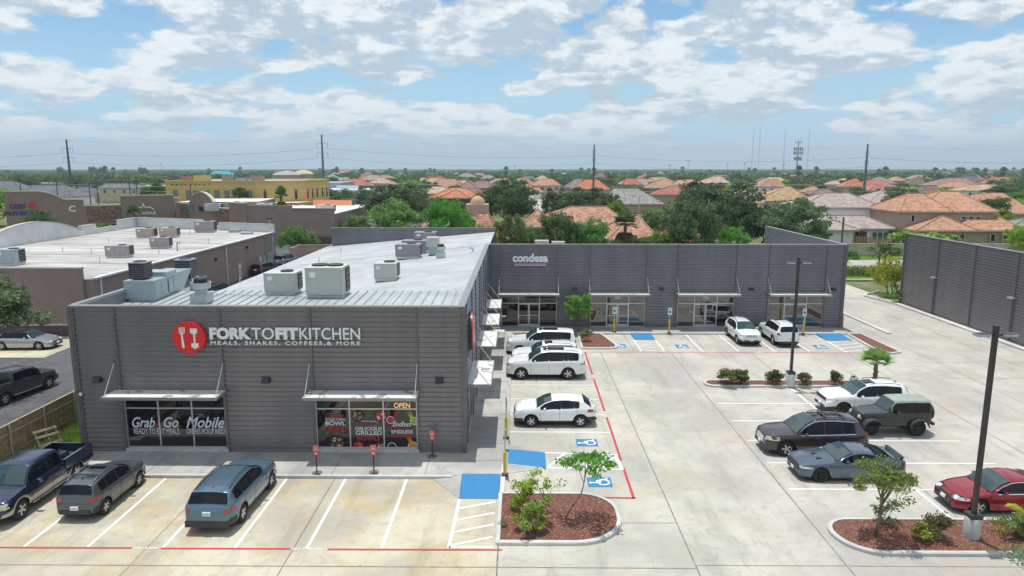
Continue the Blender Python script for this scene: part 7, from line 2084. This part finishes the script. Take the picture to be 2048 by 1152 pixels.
# small wall vents low on the wing
# ================================================================== vegetation
L_dark = leaf_mat('leaf_dark', (0.068, 0.114, 0.055), (0.156, 0.240, 0.104), .45)
L_mid = leaf_mat('leaf_mid', (0.091, 0.163, 0.049), (0.208, 0.325, 0.098), .5)
L_lime = leaf_mat('leaf_lime', (0.157, 0.272, 0.036), (0.386, 0.558, 0.079), .6)
L_bright = leaf_mat('leaf_bright', (0.081, 0.203, 0.041), (0.203, 0.405, 0.081), 1.2)
L_yell = leaf_mat('leaf_yellow', (0.213, 0.237, 0.031), (0.425, 0.475, 0.062), 1.0)
L_olive = leaf_mat('leaf_olive', (0.117, 0.159, 0.048), (0.262, 0.317, 0.103), 1.5)
L_dry = leaf_mat('leaf_dry', (.110, .090, .035), (.200, .170, .080), 2.0)
L_bush = leaf_mat('leaf_bush', (.085, .085, .035), (.20, .20, .08), 2.0)
L_palm = leaf_mat('leaf_palm', (0.065, 0.143, 0.046), (0.169, 0.286, 0.091), 1.0)
M_bark = mat('bark', (.16, .125, .095), .95, var=.25, scale=6); M_barkd = mat('bark_dark', (.085, .068, .055), .95, var=.25, scale=6)
M_trunkp = mat('palm_trunk', (.15, .115, .08), .95, var=.35, scale=9)

def leaf_mesh(name, P, S, rng, mats_, up=.35, mi=None, asp=.55):
    """one mesh of many leaf-shaped quads: positions P (n,3), sizes S (n,)"""
    n = len(P)
    d = rng.normal(size=(n, 3)); d[:, 2] += up; d /= np.linalg.norm(d, axis=1)[:, None]      # leaf normal
    a = rng.normal(size=(n, 3)); a -= (a * d).sum(1)[:, None] * d; a /= np.linalg.norm(a, axis=1)[:, None]
    b = np.cross(d, a)
    A = a * S[:, None]; B = b * (S * asp)[:, None]
    V = np.stack([P - A, P - B * .9 + A * .1, P + A, P + B * .9 + A * .1], 1).reshape(-1, 3)
    me = bpy.data.meshes.new(name)
    me.vertices.add(4 * n); me.vertices.foreach_set('co', V.astype(np.float32).ravel())
    me.loops.add(4 * n); me.loops.foreach_set('vertex_index', np.arange(4 * n, dtype=np.int32))
    me.polygons.add(n); me.polygons.foreach_set('loop_start', np.arange(0, 4 * n, 4, dtype=np.int32)); me.polygons.foreach_set('loop_total', np.full(n, 4, dtype=np.int32))
    for m in mats_: me.materials.append(m)
    if mi is not None: me.polygons.foreach_set('material_index', mi.astype(np.int32))
    me.update(calc_edges=True); me.validate()
    return me
def crown_points(rng, n, r, clumps, spread=.26, hollow=.55, flat=1.0, seed_c=None):
    """points in an uneven crown made of clumps on and inside an ellipsoid"""
    c = rng.normal(size=(clumps, 3)); c /= np.linalg.norm(c, axis=1)[:, None]
    c[:, 2] = np.where(c[:, 2] < -.8, -c[:, 2] * .6, c[:, 2])
    low = c[:, 2] < 0
    k_ = (1 / np.sqrt(np.maximum(.12, 1 - c[:, 2] ** 2))) ** .75
    c[low, 0] *= k_[low]; c[low, 1] *= k_[low]
    rad = hollow + (1 - hollow) * rng.random(clumps) ** .7
    rad *= rng.uniform(.80, 1.12, clumps)
    c = c * rad[:, None]
    w_ = rng.uniform(.5, 1.5, clumps); w_ /= w_.sum()
    idx = rng.choice(clumps, n, p=w_)
    sp_ = spread * rng.uniform(.6, 1.25, clumps)
    o = rng.normal(size=(n, 3)); o /= np.linalg.norm(o, axis=1)[:, None]; o *= (rng.random(n) ** .45)[:, None]
    p = c[idx] + o * sp_[idx][:, None] * np.array([1.1, 1.1, .75])
    return p * np.array(r) * np.array([1, 1, flat]), c * np.array(r)
def tree_proto(seed, rx, h, trunk_h, n, ls, leaf, clumps=34, bark=None, name='tree', label='', cat='tree', multi=1, spread=.28, hollow=.5, limb=True, lean=0, accent=None, rad=None, group=None):
    rng = np.random.default_rng(seed); rnd = random.Random(seed)
    t = thing(name, label, cat, group=group)
    rz_h = (h - trunk_h) / 2
    P, cc = crown_points(rng, n, (rx, rx, rz_h), clumps, spread, hollow)
    ctr = np.array([lean * h * .3, 0, trunk_h + rz_h]); P = P + ctr; cc = cc + ctr
    mats_ = [leaf] + ([accent] if accent else []); mi = (rng.random(n) < .10).astype(int) if accent else None
    me = leaf_mesh('crown', P, rng.uniform(.7, 1.3, n) * ls, rng, mats_, mi=mi)
    o = bpy.data.objects.new('crown', me); C.objects.link(o); o.parent = t
    mb = MB(); bk = bark or M_bark; r0 = rad or max(.035, h * .022)
    order = sorted(range(len(cc)), key=lambda i: -cc[i][2])
    for s in range(multi):
        bx = (s - (multi - 1) / 2) * r0 * 2.5; ang = rnd.uniform(-.2, .2)
        p0 = Vector((bx, rnd.uniform(-.1, .1) * r0 * 5, -.05)); p1 = Vector((bx * 1.8 + lean * h * .2 + rnd.uniform(-.04, .04) * h, rnd.uniform(-.03, .03) * h, trunk_h * .55)); p2 = Vector((bx * 2.5 + lean * h * .3, 0, trunk_h + rz_h * .25))
        mb.tube([tuple(p0), tuple(p1), tuple(p2)], [r0, r0 * .8, r0 * .6], 8, bk)
        if limb:
            for k in range(7 if multi == 1 else 3):
                e_ = Vector(cc[rnd.randrange(len(cc))]); m_ = p2.lerp(e_, .5) + Vector((0, 0, .06 * h * rnd.random())); st = p1.lerp(p2, rnd.uniform(.2, 1))
                mb.tube([tuple(st), tuple(m_), tuple(e_)], [r0 * .45, r0 * .3, r0 * .12], 5, bk)
    mb.build('trunk', t, local=True, smooth='all')
    return t
def palm_proto(seed, h, nf, fl, leaf=None, fan=True, label='', r=.16, skirt=False, name='palm_tree', group=None, cat='palm', droop_=112):
    rng = np.random.default_rng(seed); rnd = random.Random(seed); t = thing(name, label, cat, group=group)
    mb = MB(); mb.tube([(0, 0, -.05), (.02 * h, 0, h * .5), (.0, 0, h)], [r * 1.25, r, r * .9], 10, M_trunkp)
    for k in range(int(h / .12)):
        z = .1 + k * .12; a = k * 2.4; mb.cyl((r * .8 * math.cos(a), r * .8 * math.sin(a), z), (r * 1.5 * math.cos(a), r * 1.5 * math.sin(a), z + .14), .05, .015, 4, M_trunkp)
    mb.build('trunk', t, local=True)
    lf = leaf or L_palm; vs = MB()
    for k in range(nf):
        az_ = 2.399 * k + rnd.uniform(-.2, .2); el = R(80 - droop_ * (k / nf) + rnd.uniform(-8, 8)); m_ = lf
        if skirt and k > nf * .72: m_ = L_dry; el = R(rnd.uniform(-75, -45))
        d = Vector((math.cos(az_) * math.cos(el), math.sin(az_) * math.cos(el), math.sin(el)))
        s_ = Vector((-math.sin(az_), math.cos(az_), 0)); o = Vector((0, 0, h))
        if fan:
            st = fl * .45; c0 = o + d * st - Vector((0, 0, .1 * st)); vs.tube([tuple(o), tuple(c0)], .012, 3, lf)
            upv = d.cross(s_)
            for j in range(15):
                a = R(-80 + 160 * j / 14); dd = (d * math.cos(a) + s_ * math.sin(a)); ln = fl * .62 * (.72 + .28 * math.cos(a)) * rnd.uniform(.9, 1.05)
                pw = s_ * math.cos(a) - d * math.sin(a); q = c0 + dd * ln; droop = Vector((0, 0, -.16 * ln))
                mid = c0 + dd * ln * .55
                vs.poly([tuple(c0), tuple(mid + pw * .045 * fl), tuple(q + droop), tuple(mid - pw * .045 * fl)], m_)
        else:
            pts = [o + d * fl * u + Vector((0, 0, -.55 * fl * u * u)) for u in (0, .25, .5, .75, 1)]
            for u in range(4):
                for q in range(5):
                    b = pts[u].lerp(pts[u + 1], q / 5); ax = (pts[u + 1] - pts[u]).normalized()
                    for sg in (-1, 1):
                        ln = fl * .26 * (1 - .5 * (u / 4)); tip = b + s_ * sg * ln + ax * ln * .5 + Vector((0, 0, -.35 * ln))
                        vs.poly([tuple(b), tuple(b + ax * .09 * fl * .4), tuple(tip)], m_)
    vs.build('fronds', t, local=True)
    return t

# ---- the beds of the car park
def bush(seed, px, py, w_, h, n, ls, leaf, label, name='shrub', z=.1, clumps=14, group='shrubs in the mulched beds', accent=None, at=None, trunk=.05):
    X, Y = at or G(px, py, z)
    if py < 790: n = int(n * 2.6); ls *= 1.15; clumps = 26
    t = tree_proto(seed, w_ / 2, h, trunk, n, ls, leaf, clumps, M_bark, name, label, 'shrub', multi=3, spread=.42, hollow=.25, rad=.018, accent=accent, group=group)
    t.location = (X, Y, z); return t
t = tree_proto(21, 1.02, 3.1, 1.7, 3000, .06, L_olive, 30, M_bark, 'tree', 'small crooked tree with a wide olive crown in the near right mulch bed', multi=1, spread=.34, hollow=.35, rad=.075, lean=.12, accent=L_yell)
t.location = (*G(1751, 1072, .1), .1)
bush(22, 1772, 1044, 1.0, 1.0, 420, .07, L_mid, 'dark leafy sucker shrub behind the crooked tree trunk')
bush(23, 1850, 1080, .95, .8, 800, .065, L_yell, 'lime green low shrub beside the feathery dry shrub', accent=L_lime)
bush(24, 1868, 1072, 1.2, 1.1, 1400, .055, L_bush, 'feathery brownish green shrub left of the near lamp post', accent=L_dry)
bush(25, 2028, 1072, 1.2, 1.0, 1300, .06, L_olive, 'feathery green shrub at the right edge beyond the lamp post')
bush(26, 2052, 1080, .8, .6, 400, .06, L_lime, 'pale green shrub cut by the right edge')
t = tree_proto(27, 1.05, 2.7, 2.1, 900, .085, L_bright, 16, M_bark, 'sapling', 'thin leaning sapling with an umbrella of dark leaves over the painted symbol', multi=1, spread=.42, hollow=.45, rad=.03, lean=1.1, limb=True, accent=L_mid)
t.location = (*G(1128, 1037, .1), .1)
t = tree_proto(28, .75, 1.95, .8, 620, .055, L_lime, 12, M_bark, 'sapling', 'sparse pale sapling leaning left from the same spot as the umbrella sapling', multi=1, spread=.4, hollow=.5, rad=.028, lean=-1.5, accent=L_lime)
t.location = (1.85, 26.2, .1)
bush(29, 1050, 1022, 1.15, 1.45, 1700, .06, L_lime, 'tall yellow-green shrub at the back left of the rounded bed', accent=L_yell)
bush(30, 1066, 1062, 1.25, 1.2, 1900, .06, L_lime, 'bushy bright lime shrub low in the rounded bed', accent=L_yell)
bush(31, 1008, 1052, .4, .15, 120, .04, L_olive, 'flat weed patch at the left rim of the rounded bed')
# middle bed
bush(32, 1458, 768, 1.6, 1.05, 1500, .05, L_bush, 'wide brownish shrub nearest the left end of the thin bed', accent=L_dry)
bush(33, 1480, 768, 1.1, .95, 900, .05, L_bush, 'shrub joined to the wide brownish one in the thin bed', accent=L_lime)
bush(34, 1549, 769, 1.1, 1.0, 900, .05, L_bush, 'round dry shrub just left of the lamp base in the thin bed')
bush(35, 1607, 770, 1.0, .85, 700, .05, L_bush, 'small spiky shrub just right of the lamp base in the thin bed', accent=L_dry)
bush(36, 1672, 771, .8, 1.1, 600, .045, L_bush, 'narrow upright shrub between the lamp base and the palm')
bush(37, 1706, 772, .55, .85, 70, .04, L_dry, 'nearly leafless twiggy shrub left of the palm')
t = palm_proto(38, 1.25, 20, 1.35, leaf_mat('leaf_fan', (.13, .30, .06), (.28, .48, .11), 1.0), True, 'young fan palm in the thin bed behind the white vehicle', r=.13, droop_=62)
t.location = (23.4, 44.2, .1)
t = tree_proto(39, 1.3, 3.35, 1.2, 4600, .09, L_bright, 60, M_bark, 'tree', 'round bright green ball-shaped tree by the wing entrance', multi=1, spread=.28, hollow=.4, rad=.05)
t.location = (*G(1157, 664, .1), .1)
bush(40, 1172, 682, .9, 1.2, 200, .06, L_olive, 'thin leggy shrub under the round bright green tree')
# grass tufts along the fence and strip
rng = np.random.default_rng(5)
def tufts(name, x0, x1, y0, y1, n, h, leaf, z, label):
    P = np.stack([rng.uniform(x0, x1, n), rng.uniform(y0, y1, n), np.full(n, z)], 1); V = []; 
    a = rng.uniform(0, 2 * PI, n); w_ = rng.uniform(.01, .03, n); hh = rng.uniform(.4, 1.2, n) * h; le = rng.normal(0, .25, (n, 2)) * hh[:, None]
    d = np.stack([np.cos(a) * w_, np.sin(a) * w_, np.zeros(n)], 1); top = P + np.stack([le[:, 0], le[:, 1], hh], 1)
    V = np.stack([P - d, P + d, top], 1).reshape(-1, 3)
    me = bpy.data.meshes.new(name); me.from_pydata(V.tolist(), [], [(3 * i, 3 * i + 1, 3 * i + 2) for i in range(n)]); me.materials.append(leaf)
    o = bpy.data.objects.new(name, me); C.objects.link(o); tag(o, label, 'grass', kind='stuff')
tufts('grass', -24.5, -21.7, 31.0, 41, 16000, .22, L_lime, .0, 'rough bright grass between the fence and the dark wall')
tufts('grass', -24.4, -23.0, 30.0, 36, 1200, .5, L_olive, .0, 'tall dry weeds at the foot of the wooden fence')
tufts('grass', 28, 60, 107.7, 112.3, 9000, .25, L_lime, 0, 'green verge in front of the long garden wall')
# hedge and flowering shrubs at the right
X0, Y0 = 28.5, 90.5; n = 9000
P = np.stack([rng.uniform(28.5, 50, n), rng.uniform(90.2, 94.0, n), np.abs(rng.normal(.55, .35, n)).clip(.05, 1.05)], 1)
me = leaf_mesh('hedge', P, rng.uniform(.08, .16, n), rng, [leaf_mat('leaf_hedge', (.09, .13, .03), (.17, .21, .05), .5)], up=1.2)
tag(C.objects.link(bpy.data.objects.new('hedge', me)) or bpy.data.objects['hedge'], 'low clipped olive hedge beyond the drive', 'hedge')
n = 4200; P = np.stack([rng.uniform(33, 46, n), rng.normal(97.0, .8, n), rng.uniform(0, 1.5, n)], 1)
me = leaf_mesh('hedge', P, rng.uniform(.10, .2, n), rng, [L_bright], up=.8); o = bpy.data.objects.new('hedge', me); C.objects.link(o); tag(o, 'taller bright green shrubs between the clipped hedge and the road', 'hedge')
mb = MB(); mb.box(40.6, 43.2, 97.6, 98.8, 0, 1.25, mat('cabinet_green', (.04, .08, .06), .6)); mb.build('utility_cabinet', label='dark green utility cabinet beside the road behind the wing corner', cat='cabinet')
t = tree_proto(41, 2.6, 4.3, .9, 3600, .14, L_yell, 46, M_barkd, 'flowering_shrub', 'big yellow-flowered shrub at the bend of the drive', 'shrub', multi=5, spread=.30, hollow=.35, rad=.07, accent=leaf_mat('flower_yellow', (.55, .42, .02), (.65, .52, .05), 1))
t.location = (*G(1788, 592, 0), 0)
bush(42, 1812, 606, 2.8, 1.4, 1100, .13, L_bright, 'low leafy shrub at the foot of the yellow-flowered one', group='shrubs by the right-hand drive', z=0)
t = tree_proto(43, 2.35, 3.2, 1.3, 2200, .13, L_mid, 26, M_barkd, 'tree', 'small dark flat-topped tree in front of the long garden wall', spread=.32, hollow=.35, rad=.13, multi=2)
t.location = (*G(1763, 531, 0), 0)
# foreground twigs bottom right
t = tree_proto(44, 1.25, 1.9, .5, 900, .045, L_mid, 22, M_bark, 'shrub', 'feathery shrub reaching into the bottom right corner', 'shrub', multi=4, spread=.30, hollow=.4, rad=.02)
t.location = (17.3, 21.3, 0)
t = palm_proto(45, .3, 7, 1.7, L_yell, False, 'yellow-green arching frond plant at the right edge of the near bed', r=.05, name='palm', cat='palm'); t.location = (19.9, 25.2, .1)
# near-left tree over the lane
t = tree_proto(46, 3.0, 7.4, 2.6, 12000, .105, L_dark, 50, M_bark, 'tree', 'dark oak overhanging the asphalt lane at the left edge', spread=.25, hollow=.5, rad=.18, accent=L_olive)
t.location = (-34.0, 42.0, 0); t.scale = (1.25, 1.25, 1.12)

# ---- prototypes for the streets behind
PR = {}
def proto(k):
    if k in PR: return PR[k]
    cfg = dict(dark=(51, 4.2, 7.6, .7, 11000, .19, L_dark, 90), dark2=(52, 4.6, 7.0, .6, 11000, .19, L_dark, 100), mid=(53, 3.4, 6.2, .5, 9000, .16, L_mid, 80), lime=(54, 3.0, 5.4, .4, 8000, .15, L_bright, 70), lanky=(55, 2.0, 7.0, .8, 4200, .14, L_olive, 34), yel=(56, 3.2, 5.0, .3, 8000, .16, L_lime, 70))[k]
    s, rx, h, th, n, ls, lf, cl = cfg
    t = tree_proto(s, rx, h, th, n, ls, lf, cl, M_barkd, spread=.25, hollow=.5, accent={'dark': None, 'lanky': L_lime, 'mid': L_bright}.get(k)); PR[k] = (t, rx, h); t.location = (0, -500, -50)
    PR[k] = (t, rx, h, [False]); return PR[k]
TREES = []
def place(k, px, ytop, wpx, Y, label, group=None, base=0):
    t, rx, h, used = proto(k); X, zt = atY(px, ytop, Y); sx = (wpx / F * Y) / (2 * rx); sz = zt / h
    if used[0]: o = dup(t, (X, Y, base), random.uniform(0, 6.28), label, (sx, sx, sz))
    else: o = t; used[0] = True; o.location = (X, Y, base); o.scale = (sx, sx, sz); o['label'] = label
    o['category'] = 'tree'
    if group: o['group'] = group
    elif 'group' in o: del o['group']
    TREES.append((px, wpx, Y)); return o
place('dark', 800, 366, 128, 150, 'big dark round tree at the right end of the shade roofs')
place('lime', 796, 400, 124, 112, 'lighter green tree behind the rear parapet, in front of the big dark one')
place('lime', 893, 396, 94, 110, 'bright green tree standing before the purple-tiled lower roof')
place('lime', 928, 422, 60, 109, 'low bright tree touching the right side of the bright green one')
place('mid', 712, 428, 60, 135, 'small green tree left of the bright ones behind the rear parapet')
place('lime', 1052, 452, 48, 103, 'low bright shrub under the banana plant behind the wing')
place('yel', 965, 448, 44, 100, 'yellow-green shrub just behind the far right corner of the rear parapet')
place('dark2', 1016, 360, 112, 165, 'dark tree right of the orange roofed house')
place('lanky', 1022, 420, 62, 99, 'lanky yellowish tree rising right behind the roof corner')
place('lanky', 992, 436, 48, 98, 'thin see-through tree at the corner of the rear parapet')
place('mid', 1115, 424, 92, 104, 'green tree in front of the long salmon roof, the left one')
place('lime', 1187, 436, 74, 104, 'green tree in front of the long salmon roof, left of the palm')
place('mid', 1150, 440, 40, 103, 'small tree filling the gap between the two salmon-roof trees')
place('dark', 1170, 372, 110, 178, 'dark clump of trees behind the long salmon roof')
place('dark2', 1108, 380, 46, 185, 'dark tree beside the driveway of the beige house')
place('dark', 1215, 386, 60, 172, 'dark tree at the left end of the grey tiled roof')
place('dark2', 1425, 364, 178, 128, 'biggest dark spreading tree right of the centre')
place('dark', 1384, 398, 104, 103, 'dark tree filling the left flank of the biggest one')
place('dark', 1478, 398, 90, 121, 'dark tree bridging the two biggest trees')
place('dark2', 1588, 396, 150, 119, 'second biggest dark tree, in front of the white house')
place('dark', 1535, 412, 80, 124, 'dark tree on the left flank of the second biggest')
place('lime', 1468, 452, 62, 104, 'small blue-green tree in front of the biggest dark tree')
place('yel', 1375, 405, 72, 150, 'pale flowering tree between the grey roof and the biggest tree')
place('mid', 1305, 416, 66, 138, 'grey-green tree right of the pale street lamp')
place('mid', 1345, 424, 70, 133, 'grey-green tree between the street lamp and the low brown house')
place('yel', 1232, 400, 48, 145, 'lime green tree just above the salmon roof ridge end')
place('lime', 1290, 448, 42, 120, 'small bright tree at the right end of the salmon roof')
place('yel', 1320, 462, 55, 104, 'pale bush low behind the wing left of the brown house')
place('mid', 1280, 470, 60, 102, 'round shrubby tree below the salmon eave right of the palm')
place('dark', 1808, 375, 68, 200, 'feathery dark tree between the white and tan houses')
place('mid', 1990, 392, 58, 150, 'dark-leaved tree at the right flank of the tan house')
place('yel', 1998, 418, 62, 148, 'pale blossoming tree below the dark-leaved one at the right')
place('dark2', 2010, 372, 95, 260, 'wide dark tree above the salmon roof at the right edge')
place('yel', 2040, 450, 50, 113, 'yellow-green shrubby tree behind the right-hand parapet')
place('yel', 20, 376, 110, 172, 'yellow-green feathery tree above the curved plaza parapet')
place('dark', 73, 416, 66, 112, 'round dark green tree in front of the plaza signs')
place('lime', 583, 452, 62, 113, 'bright green shrubby tree at the end of the weathered roof')
place('mid', 612, 462, 44, 116, 'darker tree right of the bright one by the bin enclosure')
place('yel', 300, 438, 34, 140, 'bright yellow-green bush between the two plazas')
place('mid', 282, 436, 26, 143, 'small dark bush left of the second plaza corner')
place('mid', 690, 395, 42, 205, 'small green tree between the two shade roofs')
place('yel', 658, 400, 40, 215, 'pale bush beside the awning of the yellow building')
place('mid', 305, 372, 50, 210, 'olive tree left of the yellow building')
place('mid', 325, 380, 38, 196, 'dark tree touching the left corner of the yellow building')
place('lime', 1705, 500, 26, 109, 'tiny shrub at the left end of the garden wall')
# palms
pp = palm_proto(60, 4.6, 30, 2.1, L_palm, True, 'bushy fan palm in front of the long salmon roof', r=.22, skirt=True); X, zt = atY(1251, 426, 103); pp.location = (X, 103, 0); pp.scale = (1.15, 1.15, zt / 6.1)
def palm_at(px, ytop, Y, wpx, label, hh=6.0, src=None):
    X, zt = atY(px, ytop, Y); s = wpx / F * Y / 3.8
    return dup(src or pp, (X, Y, 0), random.uniform(0, 6), label, (s, s, zt / 6.1))
palm_at(480, 377, 172, 46, 'fan palm in front of the yellow front wall'); palm_at(561, 374, 174, 30, 'fan palm by the side windows of the yellow building')
pf = palm_proto(61, 1.6, 26, 2.6, L_palm, False, 'wide feather palm behind the weathered roof parapet', r=.2); X, Y = atY(205, 440, 118)[0], 118; pf.location = (X, Y, 0); pf.scale = (1.15, 1.15, atY(205, 436, 118)[1] / 3.2)
palm_at(266, 412, 138, 34, 'dusty feather palm by the corner of the plain brown block', src=pp)
for px, yt, w_, lab in ((290, 376, 30, 'left palm in the palm group beside the yellow building'), (312, 368, 34, 'tallest palm in the palm group beside the yellow building'), (325, 375, 26, 'right palm in the palm group beside the yellow building')): palm_at(px, yt, 200, w_, lab)
pb2 = palm_proto(62, 1.0, 9, 1.9, L_bright, False, 'banana plant beside the salmon house eave', r=.12, name='banana_plant', cat='banana plant'); X, zt = atY(1042, 440, 104); pb2.location = (X, 104, zt - 1.5 if zt > 1.5 else 0)

# ---- street trees filling the neighbourhood (individual copies)
rr = random.Random(99); cnt = 0; tries = 0
def blocks(px, w_, Y, ytop):
    for xl, xr, ry, ye, Yh in HOUSES:
        if Y < Yh + 3 and px + w_ / 2 > xl - 1 and px - w_ / 2 < xr + 1 and ytop < ye - .15 * (ye - ry): return True
        if abs(Y - Yh - 6) < 9 and px + w_ * .4 > xl and px - w_ * .4 < xr: return True
    return False
gl = dict(dark='dark green street trees among the houses', dark2='wide dark street trees among the houses', mid='mid green street trees among the houses', yel='yellow-green street trees among the houses')
while cnt < 244 and tries < 6000:
    tries += 1
    Y = 190 + 640 * rr.random() ** 1.25; px = rr.uniform(610, 2080) if rr.random() < .86 else rr.uniform(-20, 620)
    if px < 620 and Y < 560: continue
    k = rr.choice(['dark', 'dark2', 'dark', 'mid', 'mid', 'yel']); h = rr.uniform(4.6, 8.6); w_ = rr.uniform(7, 13)
    ytop = 337 + (14 - h) / Y * F; wpx = w_ / Y * F
    if 1045 < px < 1128 and Y < 300: continue
    if blocks(px, wpx, Y, ytop): continue
    place(k, px, ytop, wpx, Y, {'dark': 'dark green street tree somewhere among the houses', 'dark2': 'wide dark street tree somewhere among the houses', 'mid': 'mid green street tree somewhere among the houses', 'yel': 'yellow-green street tree somewhere among the houses'}[k], gl[k]); cnt += 1
# ---- far woodland to the horizon: one mass
def woodland(name, label, n, ymin, ymax, pxa, pxb, hmin, hmax, leaves, mats_, seed, expo=1.6, wmul=1.0):
    rng = np.random.default_rng(seed)
    Y = ymin + (ymax - ymin) * rng.random(n) ** expo; px = rng.uniform(pxa, pxb, n); X = (px - 1034) / F * Y
    keep = ~((px > 1040) & (px < 1128) & (Y < 330)); X = X[keep]; Y = Y[keep]; px = px[keep]; n = len(X)
    h = rng.uniform(hmin, hmax, n); w_ = h * rng.uniform(.55, .95, n) * wmul * (1 + Y / 2500)
    m = leaves; o = rng.normal(size=(n, m, 3)); o /= np.linalg.norm(o, axis=2)[:, :, None]; o[:, :, 2] = np.abs(o[:, :, 2]) * 1.0 - .15
    rad = (.75 + .3 * rng.random((n, m)))[:, :, None]
    P = o * rad * np.stack([w_, w_, h * .55], 1)[:, None, :] + np.stack([X, Y, h * .45], 1)[:, None, :]
    S_ = np.repeat(np.sqrt(w_ * h) * .24, m) * rng.uniform(.7, 1.3, n * m)
    mi = np.repeat(rng.choice(len(mats_), n, p=np.array([.5, .32, .18])[:len(mats_)] / sum([.5, .32, .18][:len(mats_)])), m)
    me = leaf_mesh(name, P.reshape(-1, 3), S_, rng, mats_, up=.9, mi=mi, asp=.9)
    ob = bpy.data.objects.new(name, me); C.objects.link(ob); tag(ob, label, 'woodland', kind='stuff')
LF = [leaf_mat('far_dark', (0.045, 0.093, 0.042), (0.090, 0.158, 0.060), .02), leaf_mat('far_mid', (0.075, 0.150, 0.045), (0.128, 0.217, 0.068), .02), leaf_mat('far_lime', (0.111, 0.176, 0.046), (0.169, 0.247, 0.065), .02)]
woodland('woodland', 'endless treetops running to the horizon behind the houses', 3400, 760, 6500, 560, 2100, 5, 9, 62, LF, 71, 1.5)
woodland('woodland', 'undergrowth and small trees filling the back gardens', 150, 116, 330, 720, 2090, 2.2, 3.6, 160, [L_mid, L_dark, L_lime], 74, 1.0)
woodland('woodland', 'mid-distance tree belt filling the gaps between the far houses', 420, 330, 780, 640, 2090, 3.6, 5.2, 110, LF, 72, 1.0)
woodland('woodland', 'scrubby green woodland beyond the field at the left', 2100, 620, 4500, -60, 640, 5, 9, 62, [LF[1], LF[0], LF[2]], 73, 1.6)
# palms poking over the skyline
for i in range(58):
    Y = rr.uniform(700, 1500); px = rr.choice([rr.uniform(1850, 2048), rr.uniform(1850, 2048), rr.uniform(600, 900), rr.uniform(0, 620), rr.uniform(1000, 1800)]); X = (px - 1034) / F * Y; h = rr.uniform(12, 17)
    dup(pp, (X, Y, 0), rr.uniform(0, 6), 'tiny tall palm poking above the skyline trees', (2.2, 2.2, h / 6.1), group='palms on the skyline')
for px, yt, w_, lab in ((120, 333, 14, 'tallest clump of trees on the left horizon'), (185, 332, 16, 'spreading lone tree on the left horizon'), (203, 333, 15, 'second spreading lone tree on the left horizon'), (287, 334, 15, 'low spreading lone tree left of the horizon pole'), (40, 352, 60, 'dark tree clump beyond the left shed'), (215, 357, 70, 'dark trees in the field left of the red roof'), (235, 358, 60, 'more dark trees in the field left of the red roof'), (72, 365, 20, 'single dark bush on the green field'), (150, 350, 40, 'dark trees behind the left power pole')):
    Y = 1100 if yt < 345 else 430; place('dark', px, yt, w_, Y, lab)

# ================================================================== air
m = bpy.data.materials.new('haze'); m.use_nodes = True; nt = m.node_tree; nt.nodes.clear()
vo = nt.nodes.new('ShaderNodeVolumePrincipled'); out = nt.nodes.new('ShaderNodeOutputMaterial'); nt.links.new(vo.outputs[0], out.inputs['Volume'])
vo.inputs['Color'].default_value = (.74, .86, .97, 1); vo.inputs['Density'].default_value = .00018; vo.inputs['Anisotropy'].default_value = .2
HAZE = True
if HAZE:
    mb = MB(); mb.box(-9000, 9000, -400, 9000, -1.4, 240, m); o = mb.build('haze', kind='stuff', label='pale air softening the far treetops', cat='haze', org=(0, 0, -1.4))
